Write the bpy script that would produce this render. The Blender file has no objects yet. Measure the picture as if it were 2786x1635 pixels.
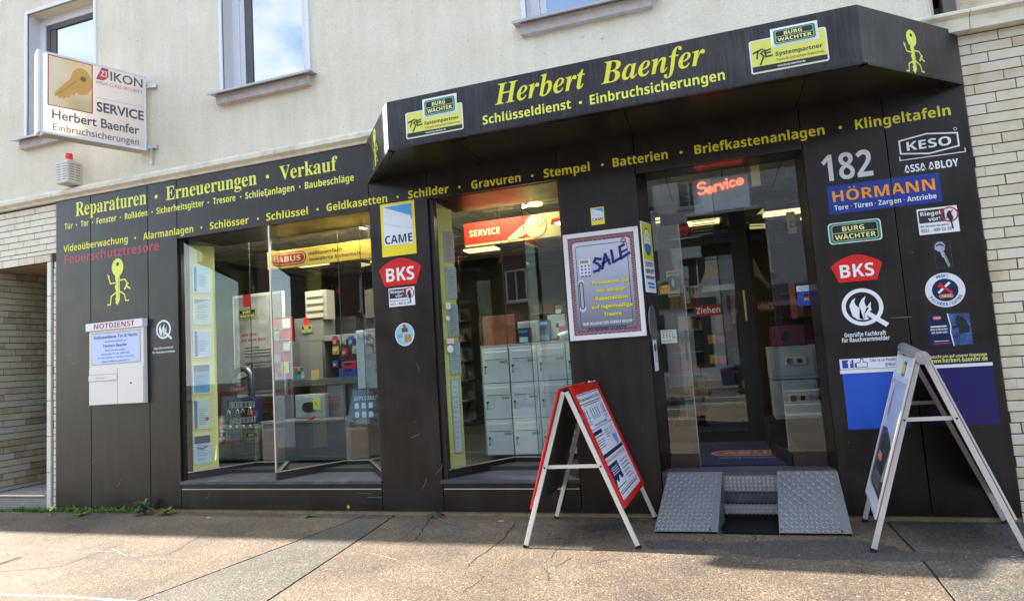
import bpy, math, random
from mathutils import Vector, Matrix
random.seed(7)
sc = bpy.context.scene
COL = sc.collection
rad = math.radians

# ------------------------------------------------------------------ camera
F = 1715.0; CAMY = -6.0; CAMZ = 1.53
def _rot(y, p, r):
    cy, sy, cp, sp, cr, sr = math.cos(y), math.sin(y), math.cos(p), math.sin(p), math.cos(r), math.sin(r)
    f = Vector((sy*cp, cy*cp, sp)); rt = Vector((cy, -sy, 0)); up = rt.cross(f)
    return cr*rt + sr*up, -sr*rt + cr*up, f
RT, UP, FW = _rot(rad(-17.55), rad(5.3), rad(-3.79))
CAM = Vector((0, CAMY, CAMZ))
cam = bpy.data.objects.new('camera', bpy.data.cameras.new('camera'))
COL.objects.link(cam); sc.camera = cam
m = Matrix((RT, UP, -FW)).transposed().to_4x4(); m.translation = CAM
cam.matrix_world = m
cam.data.sensor_width = 36; cam.data.lens = F/2786*36; cam.data.clip_end = 1000; cam.data.clip_start = .05

# ------------------------------------------------------------------ light
SUN = Vector((1.57, -0.060, -1.0)).normalized()
EXPO = 2.38
world = bpy.data.worlds.new('World'); sc.world = world; world.use_nodes = True
wn, wl = world.node_tree.nodes, world.node_tree.links
wn.clear()
wo = wn.new('ShaderNodeOutputWorld'); bg = wn.new('ShaderNodeBackground'); sky = wn.new('ShaderNodeTexSky')
sky.sky_type = 'NISHITA'; sky.sun_disc = False
sd = -SUN
sky.sun_elevation = math.asin(sd.z); sky.sun_rotation = math.atan2(sd.x, sd.y)
sky.air_density = 1.3; sky.dust_density = .6; sky.ozone_density = 2.0
tc = wn.new('ShaderNodeTexCoord'); mp = wn.new('ShaderNodeMapping'); mp.inputs['Scale'].default_value = (1.0, 1.0, 1.7); mp.inputs['Location'].default_value = (2.62, .4, 0)
nz = wn.new('ShaderNodeTexNoise'); nz.inputs['Scale'].default_value = 2.3; nz.inputs['Detail'].default_value = 7; nz.inputs['Roughness'].default_value = .55
cr_ = wn.new('ShaderNodeValToRGB'); cr_.color_ramp.elements[0].position = .48; cr_.color_ramp.elements[1].position = .60
mx = wn.new('ShaderNodeMix'); mx.data_type = 'RGBA'; mx.inputs['B'].default_value = (5.6, 5.8, 6.2, 1)
wl.new(tc.outputs['Generated'], mp.inputs['Vector']); wl.new(mp.outputs[0], nz.inputs['Vector']); wl.new(nz.outputs['Fac'], cr_.inputs[0])
wl.new(cr_.outputs[0], mx.inputs['Factor']); wl.new(sky.outputs[0], mx.inputs['A']); wl.new(mx.outputs['Result'], bg.inputs['Color'])
bg.inputs['Strength'].default_value = .088; wl.new(bg.outputs[0], wo.inputs['Surface'])
sun = bpy.data.objects.new('sun', bpy.data.lights.new('sun', 'SUN')); COL.objects.link(sun)
sun.data.energy = 4.1; sun.data.angle = rad(.5); sun.data.color = (1, .93, .82)
sun.rotation_euler = SUN.to_track_quat('-Z', 'Y').to_euler(); sun.location = (-20, 5, 20)
sc.view_settings.view_transform = 'Standard'; sc.view_settings.look = 'None'; sc.view_settings.gamma = 1
sc.view_settings.exposure = EXPO; sc.view_settings.use_curve_mapping = False
sc.render.engine = 'CYCLES'
sc.cycles.max_bounces = 10; sc.cycles.transparent_max_bounces = 24; sc.cycles.use_denoising = True

# ------------------------------------------------------------------ materials
_M = {}
def srgb(h):
    h = h.lstrip('#'); c = [int(h[i:i+2], 16)/255 for i in (0, 2, 4)]
    return tuple(x/12.92 if x <= .04045 else ((x+.055)/1.055)**2.4 for x in c)
def newmat(name):
    mt = bpy.data.materials.new(name); mt.use_nodes = True
    nt = mt.node_tree; return mt, nt.nodes, nt.links, nt.nodes['Principled BSDF']
def mat(color, rough=.5, metal=0.0, emit=0.0, noise=.06, bump=0.0, bscale=200, spec=.5, trans=0):
    """plain painted / printed surface with a little procedural unevenness"""
    key = (color, rough, metal, emit, noise, bump, bscale, spec, trans)
    if key in _M: return _M[key]
    c = srgb(color) if isinstance(color, str) else color
    mt, n, l, b = newmat('surface')
    b.inputs['Roughness'].default_value = rough; b.inputs['Metallic'].default_value = metal
    b.inputs['Specular IOR Level'].default_value = spec
    if emit:
        b.inputs['Base Color'].default_value = (*c, 1); b.inputs['Emission Color'].default_value = (*c, 1); b.inputs['Emission Strength'].default_value = emit
    else:
        t = n.new('ShaderNodeTexCoord'); q = n.new('ShaderNodeTexNoise'); q.inputs['Scale'].default_value = 6; q.inputs['Detail'].default_value = 6; q.inputs['Roughness'].default_value = .65
        mr = n.new('ShaderNodeMapRange'); mr.inputs['To Min'].default_value = 1-noise*2; mr.inputs['To Max'].default_value = 1+noise*1.2
        mx = n.new('ShaderNodeMix'); mx.data_type = 'RGBA'; mx.blend_type = 'MULTIPLY'; mx.inputs['Factor'].default_value = 1
        mx.inputs['A'].default_value = (*c, 1)
        l.new(t.outputs['Object'], q.inputs['Vector']); l.new(q.outputs['Fac'], mr.inputs['Value']); l.new(mr.outputs[0], mx.inputs['B']); l.new(mx.outputs['Result'], b.inputs['Base Color'])
        if bump:
            q2 = n.new('ShaderNodeTexNoise'); q2.inputs['Scale'].default_value = bscale; q2.inputs['Detail'].default_value = 3
            bp = n.new('ShaderNodeBump'); bp.inputs['Strength'].default_value = bump; bp.inputs['Distance'].default_value = .004
            l.new(t.outputs['Object'], q2.inputs['Vector']); l.new(q2.outputs['Fac'], bp.inputs['Height']); l.new(bp.outputs[0], b.inputs['Normal'])
    if trans: b.inputs['Transmission Weight'].default_value = trans
    _M[key] = mt; return mt

def ramp_mat(name, stops, scale, rough=.8, detail=8, bump=.3, bscale=80, bdist=.004, perobj=0.0, spec=.4, extra=None, roughn=.6):
    mt, n, l, b = newmat(name)
    t = n.new('ShaderNodeTexCoord'); q = n.new('ShaderNodeTexNoise'); q.inputs['Scale'].default_value = scale; q.inputs['Detail'].default_value = detail; q.inputs['Roughness'].default_value = roughn
    r = n.new('ShaderNodeValToRGB'); e = r.color_ramp.elements
    e[0].position, e[0].color = stops[0][0], (*stops[0][1], 1); e[1].position, e[1].color = stops[-1][0], (*stops[-1][1], 1)
    for p, c in stops[1:-1]:
        k = e.new(p); k.color = (*c, 1)
    geo = n.new('ShaderNodeNewGeometry')
    l.new(geo.outputs['Position'], q.inputs['Vector'])
    if perobj:
        oi = n.new('ShaderNodeObjectInfo'); ma = n.new('ShaderNodeMath'); ma.operation = 'MULTIPLY_ADD'; ma.inputs[1].default_value = perobj
        sb = n.new('ShaderNodeMath'); sb.operation = 'SUBTRACT'; sb.inputs[1].default_value = perobj/2
        l.new(oi.outputs['Random'], ma.inputs[0]); l.new(q.outputs['Fac'], ma.inputs[2]); l.new(ma.outputs[0], sb.inputs[0]); l.new(sb.outputs[0], r.inputs[0])
    else: l.new(q.outputs['Fac'], r.inputs[0])
    l.new(r.outputs[0], b.inputs['Base Color']); b.inputs['Roughness'].default_value = rough; b.inputs['Specular IOR Level'].default_value = spec
    q2 = n.new('ShaderNodeTexNoise'); q2.inputs['Scale'].default_value = bscale; q2.inputs['Detail'].default_value = 4; q2.inputs['Roughness'].default_value = .6
    l.new(geo.outputs['Position'], q2.inputs['Vector'])
    bp = n.new('ShaderNodeBump'); bp.inputs['Strength'].default_value = bump; bp.inputs['Distance'].default_value = bdist
    l.new(q2.outputs['Fac'], bp.inputs['Height']); l.new(bp.outputs[0], b.inputs['Normal'])
    return mt

def clad_mat(streak=0):
    """dark brown anodised sheet with weather streaks and fine scratches"""
    mt, n, l, b = newmat('dark_cladding')
    g = n.new('ShaderNodeNewGeometry')
    mp = n.new('ShaderNodeMapping'); mp.inputs['Scale'].default_value = (5, 5, .8)
    q = n.new('ShaderNodeTexNoise'); q.inputs['Scale'].default_value = 2.2; q.inputs['Detail'].default_value = 8
    l.new(g.outputs['Position'], mp.inputs[0]); l.new(mp.outputs[0], q.inputs['Vector'])
    q1 = n.new('ShaderNodeTexNoise'); q1.inputs['Scale'].default_value = 3; q1.inputs['Detail'].default_value = 6; l.new(g.outputs['Position'], q1.inputs['Vector'])
    r = n.new('ShaderNodeValToRGB'); r.color_ramp.elements[0].position = .35; r.color_ramp.elements[0].color = (.0090, .0056, .0044, 1)
    r.color_ramp.elements[1].position = .72; r.color_ramp.elements[1].color = (.024, .0175, .0150, 1)
    ad = n.new('ShaderNodeMath'); ad.operation = 'ADD'; ml = n.new('ShaderNodeMath'); ml.operation = 'MULTIPLY'; ml.inputs[1].default_value = .5
    l.new(q.outputs['Fac'], ad.inputs[0]); l.new(q1.outputs['Fac'], ad.inputs[1]); l.new(ad.outputs[0], ml.inputs[0]); l.new(ml.outputs[0], r.inputs[0])
    if streak: r.color_ramp.elements[1].position = .66; r.color_ramp.elements[1].color = (.048, .043, .045, 1); r.color_ramp.elements[0].position = .42; mp.inputs['Scale'].default_value = (26, 26, 1.1)
    l.new(r.outputs[0], b.inputs['Base Color'])
    rr = n.new('ShaderNodeMapRange'); rr.inputs['To Min'].default_value = .20; rr.inputs['To Max'].default_value = .52; l.new(q1.outputs['Fac'], rr.inputs[0]); l.new(rr.outputs[0], b.inputs['Roughness'])
    b.inputs['Specular IOR Level'].default_value = .45
    q3 = n.new('ShaderNodeTexNoise'); q3.inputs['Scale'].default_value = 1.3; q3.inputs['Detail'].default_value = 2; l.new(g.outputs['Position'], q3.inputs['Vector'])
    bp = n.new('ShaderNodeBump'); bp.inputs['Strength'].default_value = .35; bp.inputs['Distance'].default_value = .012
    l.new(q3.outputs['Fac'], bp.inputs['Height']); l.new(bp.outputs[0], b.inputs['Normal'])
    return mt
CLAD = clad_mat(); CLADS = clad_mat(1)

def glass_mat(ior=1.75, tint=(.93, .97, .96)):
    mt = bpy.data.materials.new('window_glass'); mt.use_nodes = True
    n, l = mt.node_tree.nodes, mt.node_tree.links; n.clear()
    o = n.new('ShaderNodeOutputMaterial'); mx = n.new('ShaderNodeMixShader'); tr = n.new('ShaderNodeBsdfTransparent'); gl = n.new('ShaderNodeBsdfGlossy'); fr = n.new('ShaderNodeFresnel')
    tr.inputs[0].default_value = (*tint, 1); gl.inputs['Roughness'].default_value = 0.0; fr.inputs['IOR'].default_value = ior
    ge = n.new('ShaderNodeNewGeometry'); iv = n.new('ShaderNodeMath'); iv.operation = 'SUBTRACT'; iv.inputs[0].default_value = 1; ml = n.new('ShaderNodeMath'); ml.operation = 'MULTIPLY'
    l.new(ge.outputs['Backfacing'], iv.inputs[1]); l.new(iv.outputs[0], ml.inputs[0]); l.new(fr.outputs[0], ml.inputs[1])
    l.new(ml.outputs[0], mx.inputs[0]); l.new(tr.outputs[0], mx.inputs[1]); l.new(gl.outputs[0], mx.inputs[2]); l.new(mx.outputs[0], o.inputs[0])
    return mt
GLASS = glass_mat(2.1)

STUCCO = ramp_mat('stucco', [(.3, (.73, .67, .54)), (.5, (.79, .735, .605)), (.75, (.82, .775, .66))], 1.4, rough=.95, bump=1.0, bscale=62, bdist=.012, spec=.2)
def add_grime(mt):
    n, l = mt.node_tree.nodes, mt.node_tree.links; b = n['Principled BSDF']; src = b.inputs['Base Color'].links[0].from_socket
    g = n.new('ShaderNodeNewGeometry'); mp = n.new('ShaderNodeMapping'); mp.inputs['Scale'].default_value = (5, 5, .55); q = n.new('ShaderNodeTexNoise'); q.inputs['Scale'].default_value = 1.3; q.inputs['Detail'].default_value = 9; q.inputs['Roughness'].default_value = .7
    l.new(g.outputs['Position'], mp.inputs[0]); l.new(mp.outputs[0], q.inputs['Vector']); mr = n.new('ShaderNodeMapRange'); mr.inputs['From Min'].default_value = .35; mr.inputs['From Max'].default_value = .62; mr.inputs['To Min'].default_value = .93; mr.inputs['To Max'].default_value = 1.02; l.new(q.outputs['Fac'], mr.inputs[0])
    v = n.new('ShaderNodeTexVoronoi'); v.inputs['Scale'].default_value = 9; l.new(g.outputs['Position'], v.inputs['Vector']); m2 = n.new('ShaderNodeMapRange'); m2.inputs['From Min'].default_value = .05; m2.inputs['From Max'].default_value = .10; m2.inputs['To Min'].default_value = .74; m2.inputs['To Max'].default_value = 1; l.new(v.outputs['Distance'], m2.inputs[0])
    q3 = n.new('ShaderNodeTexNoise'); q3.inputs['Scale'].default_value = 75; q3.inputs['Detail'].default_value = 3; l.new(g.outputs['Position'], q3.inputs['Vector']); m3 = n.new('ShaderNodeMapRange'); m3.inputs['From Min'].default_value = .3; m3.inputs['From Max'].default_value = .7; m3.inputs['To Min'].default_value = .90; m3.inputs['To Max'].default_value = 1.05; l.new(q3.outputs['Fac'], m3.inputs[0])
    a = n.new('ShaderNodeMath'); a.operation = 'MULTIPLY'; l.new(mr.outputs[0], a.inputs[0]); l.new(m2.outputs[0], a.inputs[1]); a2 = n.new('ShaderNodeMath'); a2.operation = 'MULTIPLY'; l.new(a.outputs[0], a2.inputs[0]); l.new(m3.outputs[0], a2.inputs[1])
    mx = n.new('ShaderNodeMix'); mx.data_type = 'RGBA'; mx.blend_type = 'MULTIPLY'; mx.inputs['Factor'].default_value = 1; l.new(src, mx.inputs['A']); l.new(a2.outputs[0], mx.inputs['B']); l.new(mx.outputs['Result'], b.inputs['Base Color'])
add_grime(STUCCO)
STUCCO2 = ramp_mat('rough_stucco', [(.3, (.50, .42, .27)), (.6, (.70, .60, .42))], 5, rough=.95, bump=1.0, bscale=26, bdist=.02, spec=.2)
STONE = ramp_mat('ledge_stone', [(.3, (.50, .46, .36)), (.5, (.68, .64, .53)), (.7, (.76, .72, .62))], 5, rough=.8, bump=.3, bscale=60)
BRICK = ramp_mat('glazed_brick', [(.05, (.44, .33, .21)), (.28, (.57, .49, .355)), (.5, (.64, .58, .45)), (.72, (.67, .62, .51)), (1.0, (.56, .545, .53))], 7, rough=.38, bump=.35, bscale=26, bdist=.003, perobj=.5)
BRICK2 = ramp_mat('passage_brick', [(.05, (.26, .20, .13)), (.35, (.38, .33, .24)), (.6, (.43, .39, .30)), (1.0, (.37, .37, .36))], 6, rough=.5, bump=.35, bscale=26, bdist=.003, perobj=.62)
MORTAR = mat((.055, .05, .047), .95, noise=.2, bump=.4)
SLATE = ramp_mat('slate_sill', [(.3, (.045, .048, .062)), (.55, (.075, .080, .10)), (.8, (.15, .16, .19))], 4, rough=.55, bump=.25, bscale=90)
WHITEF = mat('#d9dbe2', .35)
ALU = mat((.62, .60, .57), .38, metal=.85, noise=.08)
ALUW = mat((.70, .68, .65), .45, metal=.3, noise=.05)
DARKF = mat((.020, .016, .014), .4, noise=.1)
BLACK = mat((.012, .012, .012), .5)
YEL = mat('#e6ea5a', .45, noise=.05)
YEL2 = mat('#e2dd35', .45, noise=.05)
PALEY = mat('#e8ea90', .45, noise=.05)

def pavement_mat(name, ca, cb, cc):
    mt, n, l, b = newmat(name)
    g = n.new('ShaderNodeNewGeometry')
    v = n.new('ShaderNodeTexVoronoi'); v.inputs['Scale'].default_value = 95; l.new(g.outputs['Position'], v.inputs['Vector'])
    v2 = n.new('ShaderNodeTexVoronoi'); v2.inputs['Scale'].default_value = 42; l.new(g.outputs['Position'], v2.inputs['Vector'])
    q = n.new('ShaderNodeTexNoise'); q.inputs['Scale'].default_value = 1.1; q.inputs['Detail'].default_value = 9; q.inputs['Roughness'].default_value = .62; l.new(g.outputs['Position'], q.inputs['Vector'])
    r = n.new('ShaderNodeValToRGB'); e = r.color_ramp.elements
    e[0].position, e[0].color = .32, (*ca, 1); e[1].position, e[1].color = .68, (*cc, 1); k = e.new(.5); k.color = (*cb, 1)
    l.new(q.outputs['Fac'], r.inputs[0])
    sr = n.new('ShaderNodeValToRGB'); se = sr.color_ramp.elements
    se[0].position, se[0].color = 0, (.55, .52, .5, 1); se[1].position, se[1].color = 1, (1.75, 1.7, 1.6, 1); k = se.new(.55); k.color = (.98, .98, .98, 1); k = se.new(.86); k.color = (1.15, 1.12, 1.08, 1)
    sx = n.new('ShaderNodeSeparateColor'); l.new(v.outputs['Color'], sx.inputs[0]); l.new(sx.outputs[0], sr.inputs[0])
    mx = n.new('ShaderNodeMix'); mx.data_type = 'RGBA'; mx.blend_type = 'MULTIPLY'; mx.inputs['Factor'].default_value = 1
    l.new(r.outputs[0], mx.inputs['A']); l.new(sr.outputs[0], mx.inputs['B'])
    ed = n.new('ShaderNodeMapRange'); ed.inputs['From Min'].default_value = .25; ed.inputs['From Max'].default_value = .62; ed.inputs['To Min'].default_value = 1.06; ed.inputs['To Max'].default_value = .72
    l.new(v2.outputs['Distance'], ed.inputs[0])
    mx2 = n.new('ShaderNodeMix'); mx2.data_type = 'RGBA'; mx2.blend_type = 'MULTIPLY'; mx2.inputs['Factor'].default_value = .8
    l.new(mx.outputs['Result'], mx2.inputs['A']); l.new(ed.outputs[0], mx2.inputs['B'])
    l.new(mx2.outputs['Result'], b.inputs['Base Color']); b.inputs['Roughness'].default_value = .82
    bp = n.new('ShaderNodeBump'); bp.inputs['Strength'].default_value = .55; bp.inputs['Distance'].default_value = .006; bp.invert = True
    l.new(v.outputs['Distance'], bp.inputs['Height']); l.new(bp.outputs[0], b.inputs['Normal'])
    return mt
PAVE = pavement_mat('pebbled_asphalt', (.105, .081, .062), (.165, .125, .088), (.215, .166, .118))
PAVE_G = pavement_mat('grey_asphalt', (.082, .072, .060), (.122, .107, .088), (.16, .142, .118))
ROAD = pavement_mat('road_asphalt', (.045, .045, .046), (.06, .06, .06), (.08, .078, .075))

# ------------------------------------------------------------------ planes and rays
class Pl:
    """a plane in the place: origin o, axes u (right) and v (up); n points to the viewer's side"""
    def __init__(s, o, u=(1, 0, 0), v=(0, 0, 1)):
        s.o = Vector(o); s.u = Vector(u).normalized(); s.v = Vector(v).normalized(); s.n = s.u.cross(s.v).normalized()
    def w(s, a, b, c=0): return s.o + s.u*a + s.v*b + s.n*c
    def at(s, px, py):
        d = RT*((px-1393)/F) + UP*(-(py-817.5)/F) + FW
        t = (s.o-CAM).dot(s.n)/d.dot(s.n); p = CAM + d*t - s.o
        return p.dot(s.u), p.dot(s.v)
    def sub(s, a, b, c=0, rot=0):
        u = s.u*math.cos(rot)+s.v*math.sin(rot); v = -s.u*math.sin(rot)+s.v*math.cos(rot)
        return Pl(s.w(a, b, c), u, v)
FAC = Pl((0, 0, 0))
def wallpl(Y): return Pl((0, Y, 0))
GRD = Pl((0, 0, 0), (1, 0, 0), (0, 1, 0))
def xat(px, z, Y=0.0):
    """x on the plane Y at height z seen at column px"""
    k = (px-1393)/F; b = Vector((0, Y, z))-CAM
    return -(b.dot(RT)-k*b.dot(FW))/(RT.x-k*FW.x)

# ------------------------------------------------------------------ text
_fc = bpy.data.curves.new('type', 'FONT'); _fo = bpy.data.objects.new('type', _fc); _fc.resolution_u = 3
_UM = {'ä': 'a', 'ö': 'o', 'ü': 'u', 'Ä': 'A', 'Ö': 'O', 'Ü': 'U'}
def _style(s, f):
    up, lo, dg = {'B': (0x1D5D4, 0x1D5EE, 0x1D7EC), 'S': (0x1D400, 0x1D41A, 0x1D7CE), 'I': (0x1D468, 0x1D482, 0), 'O': (0x1D63C, 0x1D656, 0)}.get(f, (0, 0, 0))
    if not up: return s
    return ''.join(chr(up+ord(c)-65) if 'A' <= c <= 'Z' else chr(lo+ord(c)-97) if 'a' <= c <= 'z' else chr(dg+ord(c)-48) if dg and '0' <= c <= '9' else '\U0001D77D' if c == 'ß' else c for c in s)
_tc = {}
def _raw(s, off):
    k = (s, off)
    if k not in _tc:
        _fc.body = s; _fc.offset = off
        me = _fo.to_mesh(); vs = [(v.co.x, v.co.y) for v in me.vertices]; fs = [tuple(p.vertices) for p in me.polygons]; _fo.to_mesh_clear()
        _tc[k] = (vs, fs)
    return _tc[k]
def _mx(s, off): 
    v = _raw(s, off)[0]; return max(x for x, y in v) if v else 0
def glyphs(s, f='B', off=0.0):
    base = ''.join(_UM.get(c, c) for c in s) if f in 'BSIO' else s
    vs, fs = _raw(_style(base, f), off); vs, fs = list(vs), list(fs)
    if f in 'BSIO':
        for i, c in enumerate(s):
            if c in _UM:
                b = _style(_UM[c], f)
                lv = _raw(b, off)[0]; w = max(x for x, y in lv); lx = min(x for x, y in lv); top = max(y for x, y in lv)
                xr = _mx(_style(base[:i+1], f), off); cx = xr-(w-lx)/2; d = .062 if c.islower() else .058
                for sx in (-1, 1):
                    n = len(vs); x0 = cx+sx*.125
                    for k in range(8): vs.append((x0+d*math.cos(k*math.pi/4), top+.115+d*math.sin(k*math.pi/4)))
                    fs.append(tuple(range(n, n+8)))
    return vs, fs
_cap = {}
def cap(f, off):
    if (f, off) not in _cap: _cap[(f, off)] = max(y for x, y in _raw(_style('H', f), off)[0])
    return _cap[(f, off)]

# ------------------------------------------------------------------ mesh builder
class G:
    def __init__(s): s.v = []; s.f = []
    def quad(s, *p):
        n = len(s.v); s.v += [tuple(x) for x in p]; s.f.append(tuple(range(n, n+len(p)))); return s
    def box(s, x0, y0, z0, x1, y1, z1): return s.pbox(GRD, x0, y0, x1, y1, z0, z1)
    def pbox(s, pl, a0, b0, a1, b1, c0, c1): return s.prism(pl, [(a0, b0), (a1, b0), (a1, b1), (a0, b1)], c0, c1)
    def prism(s, pl, pts, c0, c1):
        if c0 > c1: c0, c1 = c1, c0
        ar = sum(pts[i][0]*pts[(i+1) % len(pts)][1]-pts[(i+1) % len(pts)][0]*pts[i][1] for i in range(len(pts)))
        if ar < 0: pts = pts[::-1]
        n = len(s.v); k = len(pts)
        s.v += [tuple(pl.w(a, b, c0)) for a, b in pts]+[tuple(pl.w(a, b, c1)) for a, b in pts]
        s.f.append(tuple(range(n+k-1, n-1, -1))); s.f.append(tuple(range(n+k, n+2*k)))
        for i in range(k):
            j = (i+1) % k; s.f.append((n+i, n+j, n+k+j, n+k+i))
        return s
    def poly(s, pl, pts, c=0):
        ar = sum(pts[i][0]*pts[(i+1) % len(pts)][1]-pts[(i+1) % len(pts)][0]*pts[i][1] for i in range(len(pts)))
        if ar < 0: pts = pts[::-1]
        n = len(s.v); s.v += [tuple(pl.w(a, b, c)) for a, b in pts]; s.f.append(tuple(range(n, n+len(pts)))); return s
    def rect(s, pl, a0, b0, a1, b1, c=0): return s.poly(pl, [(a0, b0), (a1, b0), (a1, b1), (a0, b1)], c)
    def rrect(s, pl, a0, b0, a1, b1, r, c=0, c1=None):
        p = rr_pts(a0, b0, a1, b1, r)
        return s.poly(pl, p, c) if c1 is None else s.prism(pl, p, c, c1)
    def disc(s, pl, a, b, r, c=0, r2=None, n=28, c1=None):
        r2 = r2 or r; p = [(a+r*math.cos(2*math.pi*k/n), b+r2*math.sin(2*math.pi*k/n)) for k in range(n)]
        return s.poly(pl, p, c) if c1 is None else s.prism(pl, p, c, c1)
    def ring(s, pl, a, b, r0, r1, c=0, a0=0, a1=360, n=32, e=1):
        for k in range(n):
            t0, t1 = rad(a0+(a1-a0)*k/n), rad(a0+(a1-a0)*(k+1)/n)
            s.poly(pl, [(a+r0*math.cos(t0), b+e*r0*math.sin(t0)), (a+r1*math.cos(t0), b+e*r1*math.sin(t0)), (a+r1*math.cos(t1), b+e*r1*math.sin(t1)), (a+r0*math.cos(t1), b+e*r0*math.sin(t1))], c)
        return s
    def line(s, pl, pts, w, c=0, closed=False):
        P = list(pts)+([pts[0]] if closed else [])
        for i in range(len(P)-1):
            (x0, y0), (x1, y1) = P[i], P[i+1]; d = math.hypot(x1-x0, y1-y0) or 1e-9; ux, uy = (x1-x0)/d*w/2, (y1-y0)/d*w/2
            s.poly(pl, [(x0-ux+uy, y0-uy-ux), (x1+ux+uy, y1+uy-ux), (x1+ux-uy, y1+uy+ux), (x0-ux-uy, y0-uy+ux)], c+(i % 2)*.00015)
        return s
    def tube(s, p0, p1, r, n=10, r1=None, capd=True):
        p0, p1 = Vector(p0), Vector(p1); d = (p1-p0).normalized(); r1 = r if r1 is None else r1
        a = d.orthogonal().normalized(); b = d.cross(a); k0 = len(s.v)
        for p, rr in ((p0, r), (p1, r1)):
            for k in range(n): t = 2*math.pi*k/n; s.v.append(tuple(p+a*rr*math.cos(t)+b*rr*math.sin(t)))
        for k in range(n): j = (k+1) % n; s.f.append((k0+k, k0+j, k0+n+j, k0+n+k))
        if capd: s.f.append(tuple(range(k0+n-1, k0-1, -1))); s.f.append(tuple(range(k0+n, k0+2*n)))
        return s
    def path(s, pts, r, n=10):
        """one continuous bent tube"""
        P = [Vector(p) for p in pts]; k0 = len(s.v); a = None
        for i, p in enumerate(P):
            d = ((P[min(i+1, len(P)-1)]-P[max(i-1, 0)])).normalized()
            a = d.orthogonal().normalized() if a is None else (a-d*a.dot(d)).normalized()
            b = d.cross(a)
            for k in range(n): t = 2*math.pi*k/n; s.v.append(tuple(p+a*r*math.cos(t)+b*r*math.sin(t)))
        for i in range(len(P)-1):
            for k in range(n): j = (k+1) % n; s.f.append((k0+i*n+k, k0+i*n+j, k0+(i+1)*n+j, k0+(i+1)*n+k))
        s.f.append(tuple(range(k0+n-1, k0-1, -1))); q = k0+(len(P)-1)*n; s.f.append(tuple(range(q, q+n))); return s
    def bar(s, p0, p1, w, h, up=(0, 0, 1)):
        """rectangular bar from p0 to p1; w across, h along up"""
        p0, p1 = Vector(p0), Vector(p1); d = (p1-p0); L = d.length; d.normalize(); up = Vector(up)
        a = d.cross(up).normalized(); b = a.cross(d).normalized()
        return s.pbox(Pl(p0, a, b), -w/2, -h/2, w/2, h/2, -L, 0) if Pl(p0, a, b).n.dot(d) < 0 else s.pbox(Pl(p0, a, b), -w/2, -h/2, w/2, h/2, 0, L)
    def text(s, pl, t, a0, a1, b, h, c=0, f='B', off=0.0, slope=0.0):
        """string t fitted between a0 and a1 on baseline b with cap height h"""
        vs, fs = glyphs(t, f, off)
        if not vs: return s
        lo = min(x for x, y in vs); hi = max(x for x, y in vs); sx = (a1-a0)/(hi-lo); sy = h/cap(f, off); n = len(s.v)
        s.v += [tuple(pl.w(a0+(x-lo)*sx, b+y*sy+slope*(x-lo)*sx, c)) for x, y in vs]
        s.f += [tuple(n+i for i in q) for q in fs]; return s
    def grow(s, pts, faces):
        n = len(s.v); s.v += [tuple(p) for p in pts]; s.f += [tuple(n+i for i in f) for f in faces]; return s
    def mesh(s, name, m):
        me = bpy.data.meshes.new(name); me.from_pydata(s.v, [], s.f); me.materials.append(m); me.update(); return me
    def build(s, name, m, parent=None, smooth=False, bevel=0, **props):
        me = s.mesh(name, m)
        if smooth: me.shade_smooth()
        o = bpy.data.objects.new(name, me); COL.objects.link(o)
        if parent:
            o.parent = parent
            o.matrix_parent_inverse = Matrix.Translation(-world_loc(parent))
        if bevel:
            bv = o.modifiers.new('bevel', 'BEVEL'); bv.width = bevel; bv.segments = 2; bv.limit_method = 'ANGLE'
        for k, v in props.items(): o[k] = v
        return o
def rr_pts(a0, b0, a1, b1, r, n=5):
    p = []
    for cx, cy, t0 in ((a1-r, b1-r, 0), (a0+r, b1-r, 90), (a0+r, b0+r, 180), (a1-r, b0+r, 270)):
        for k in range(n+1): t = rad(t0+90*k/n); p.append((cx+r*math.cos(t), cy+r*math.sin(t)))
    return p
def world_loc(o):
    v = Vector((0, 0, 0))
    if o.type == 'EMPTY': v = o.location.copy()
    return v
def thing(name, label, cat, loc=(0, 0, 0), group=None):
    o = bpy.data.objects.new(name, None); COL.objects.link(o); o.location = loc; o.empty_display_size = .1
    o['label'] = label; o['category'] = cat
    if group: o['group'] = group
    return o
def tag(o, label, cat, group=None):
    o['label'] = label; o['category'] = cat
    if group: o['group'] = group
    return o
def struct(o): o['kind'] = 'structure'; return o
def kids(o): return [c for c in COL.objects if c.parent == o]
def dup(root, delta, label, group=None, ch=None):
    c = root.copy(); COL.objects.link(c); c.location = root.location+Vector(delta); c['label'] = label
    if group: c['group'] = group
    ch = ch if ch is not None else kids(root)
    for k in ch:
        d = k.copy(); COL.objects.link(d); d.parent = c; d.matrix_parent_inverse = k.matrix_parent_inverse.copy()
        for g in [x for x in COL.objects if x.parent == k]:
            e = g.copy(); COL.objects.link(e); e.parent = d
    return c

# ================================================================== GROUND
gl = lambda *p: GRD.at(*p)
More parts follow.
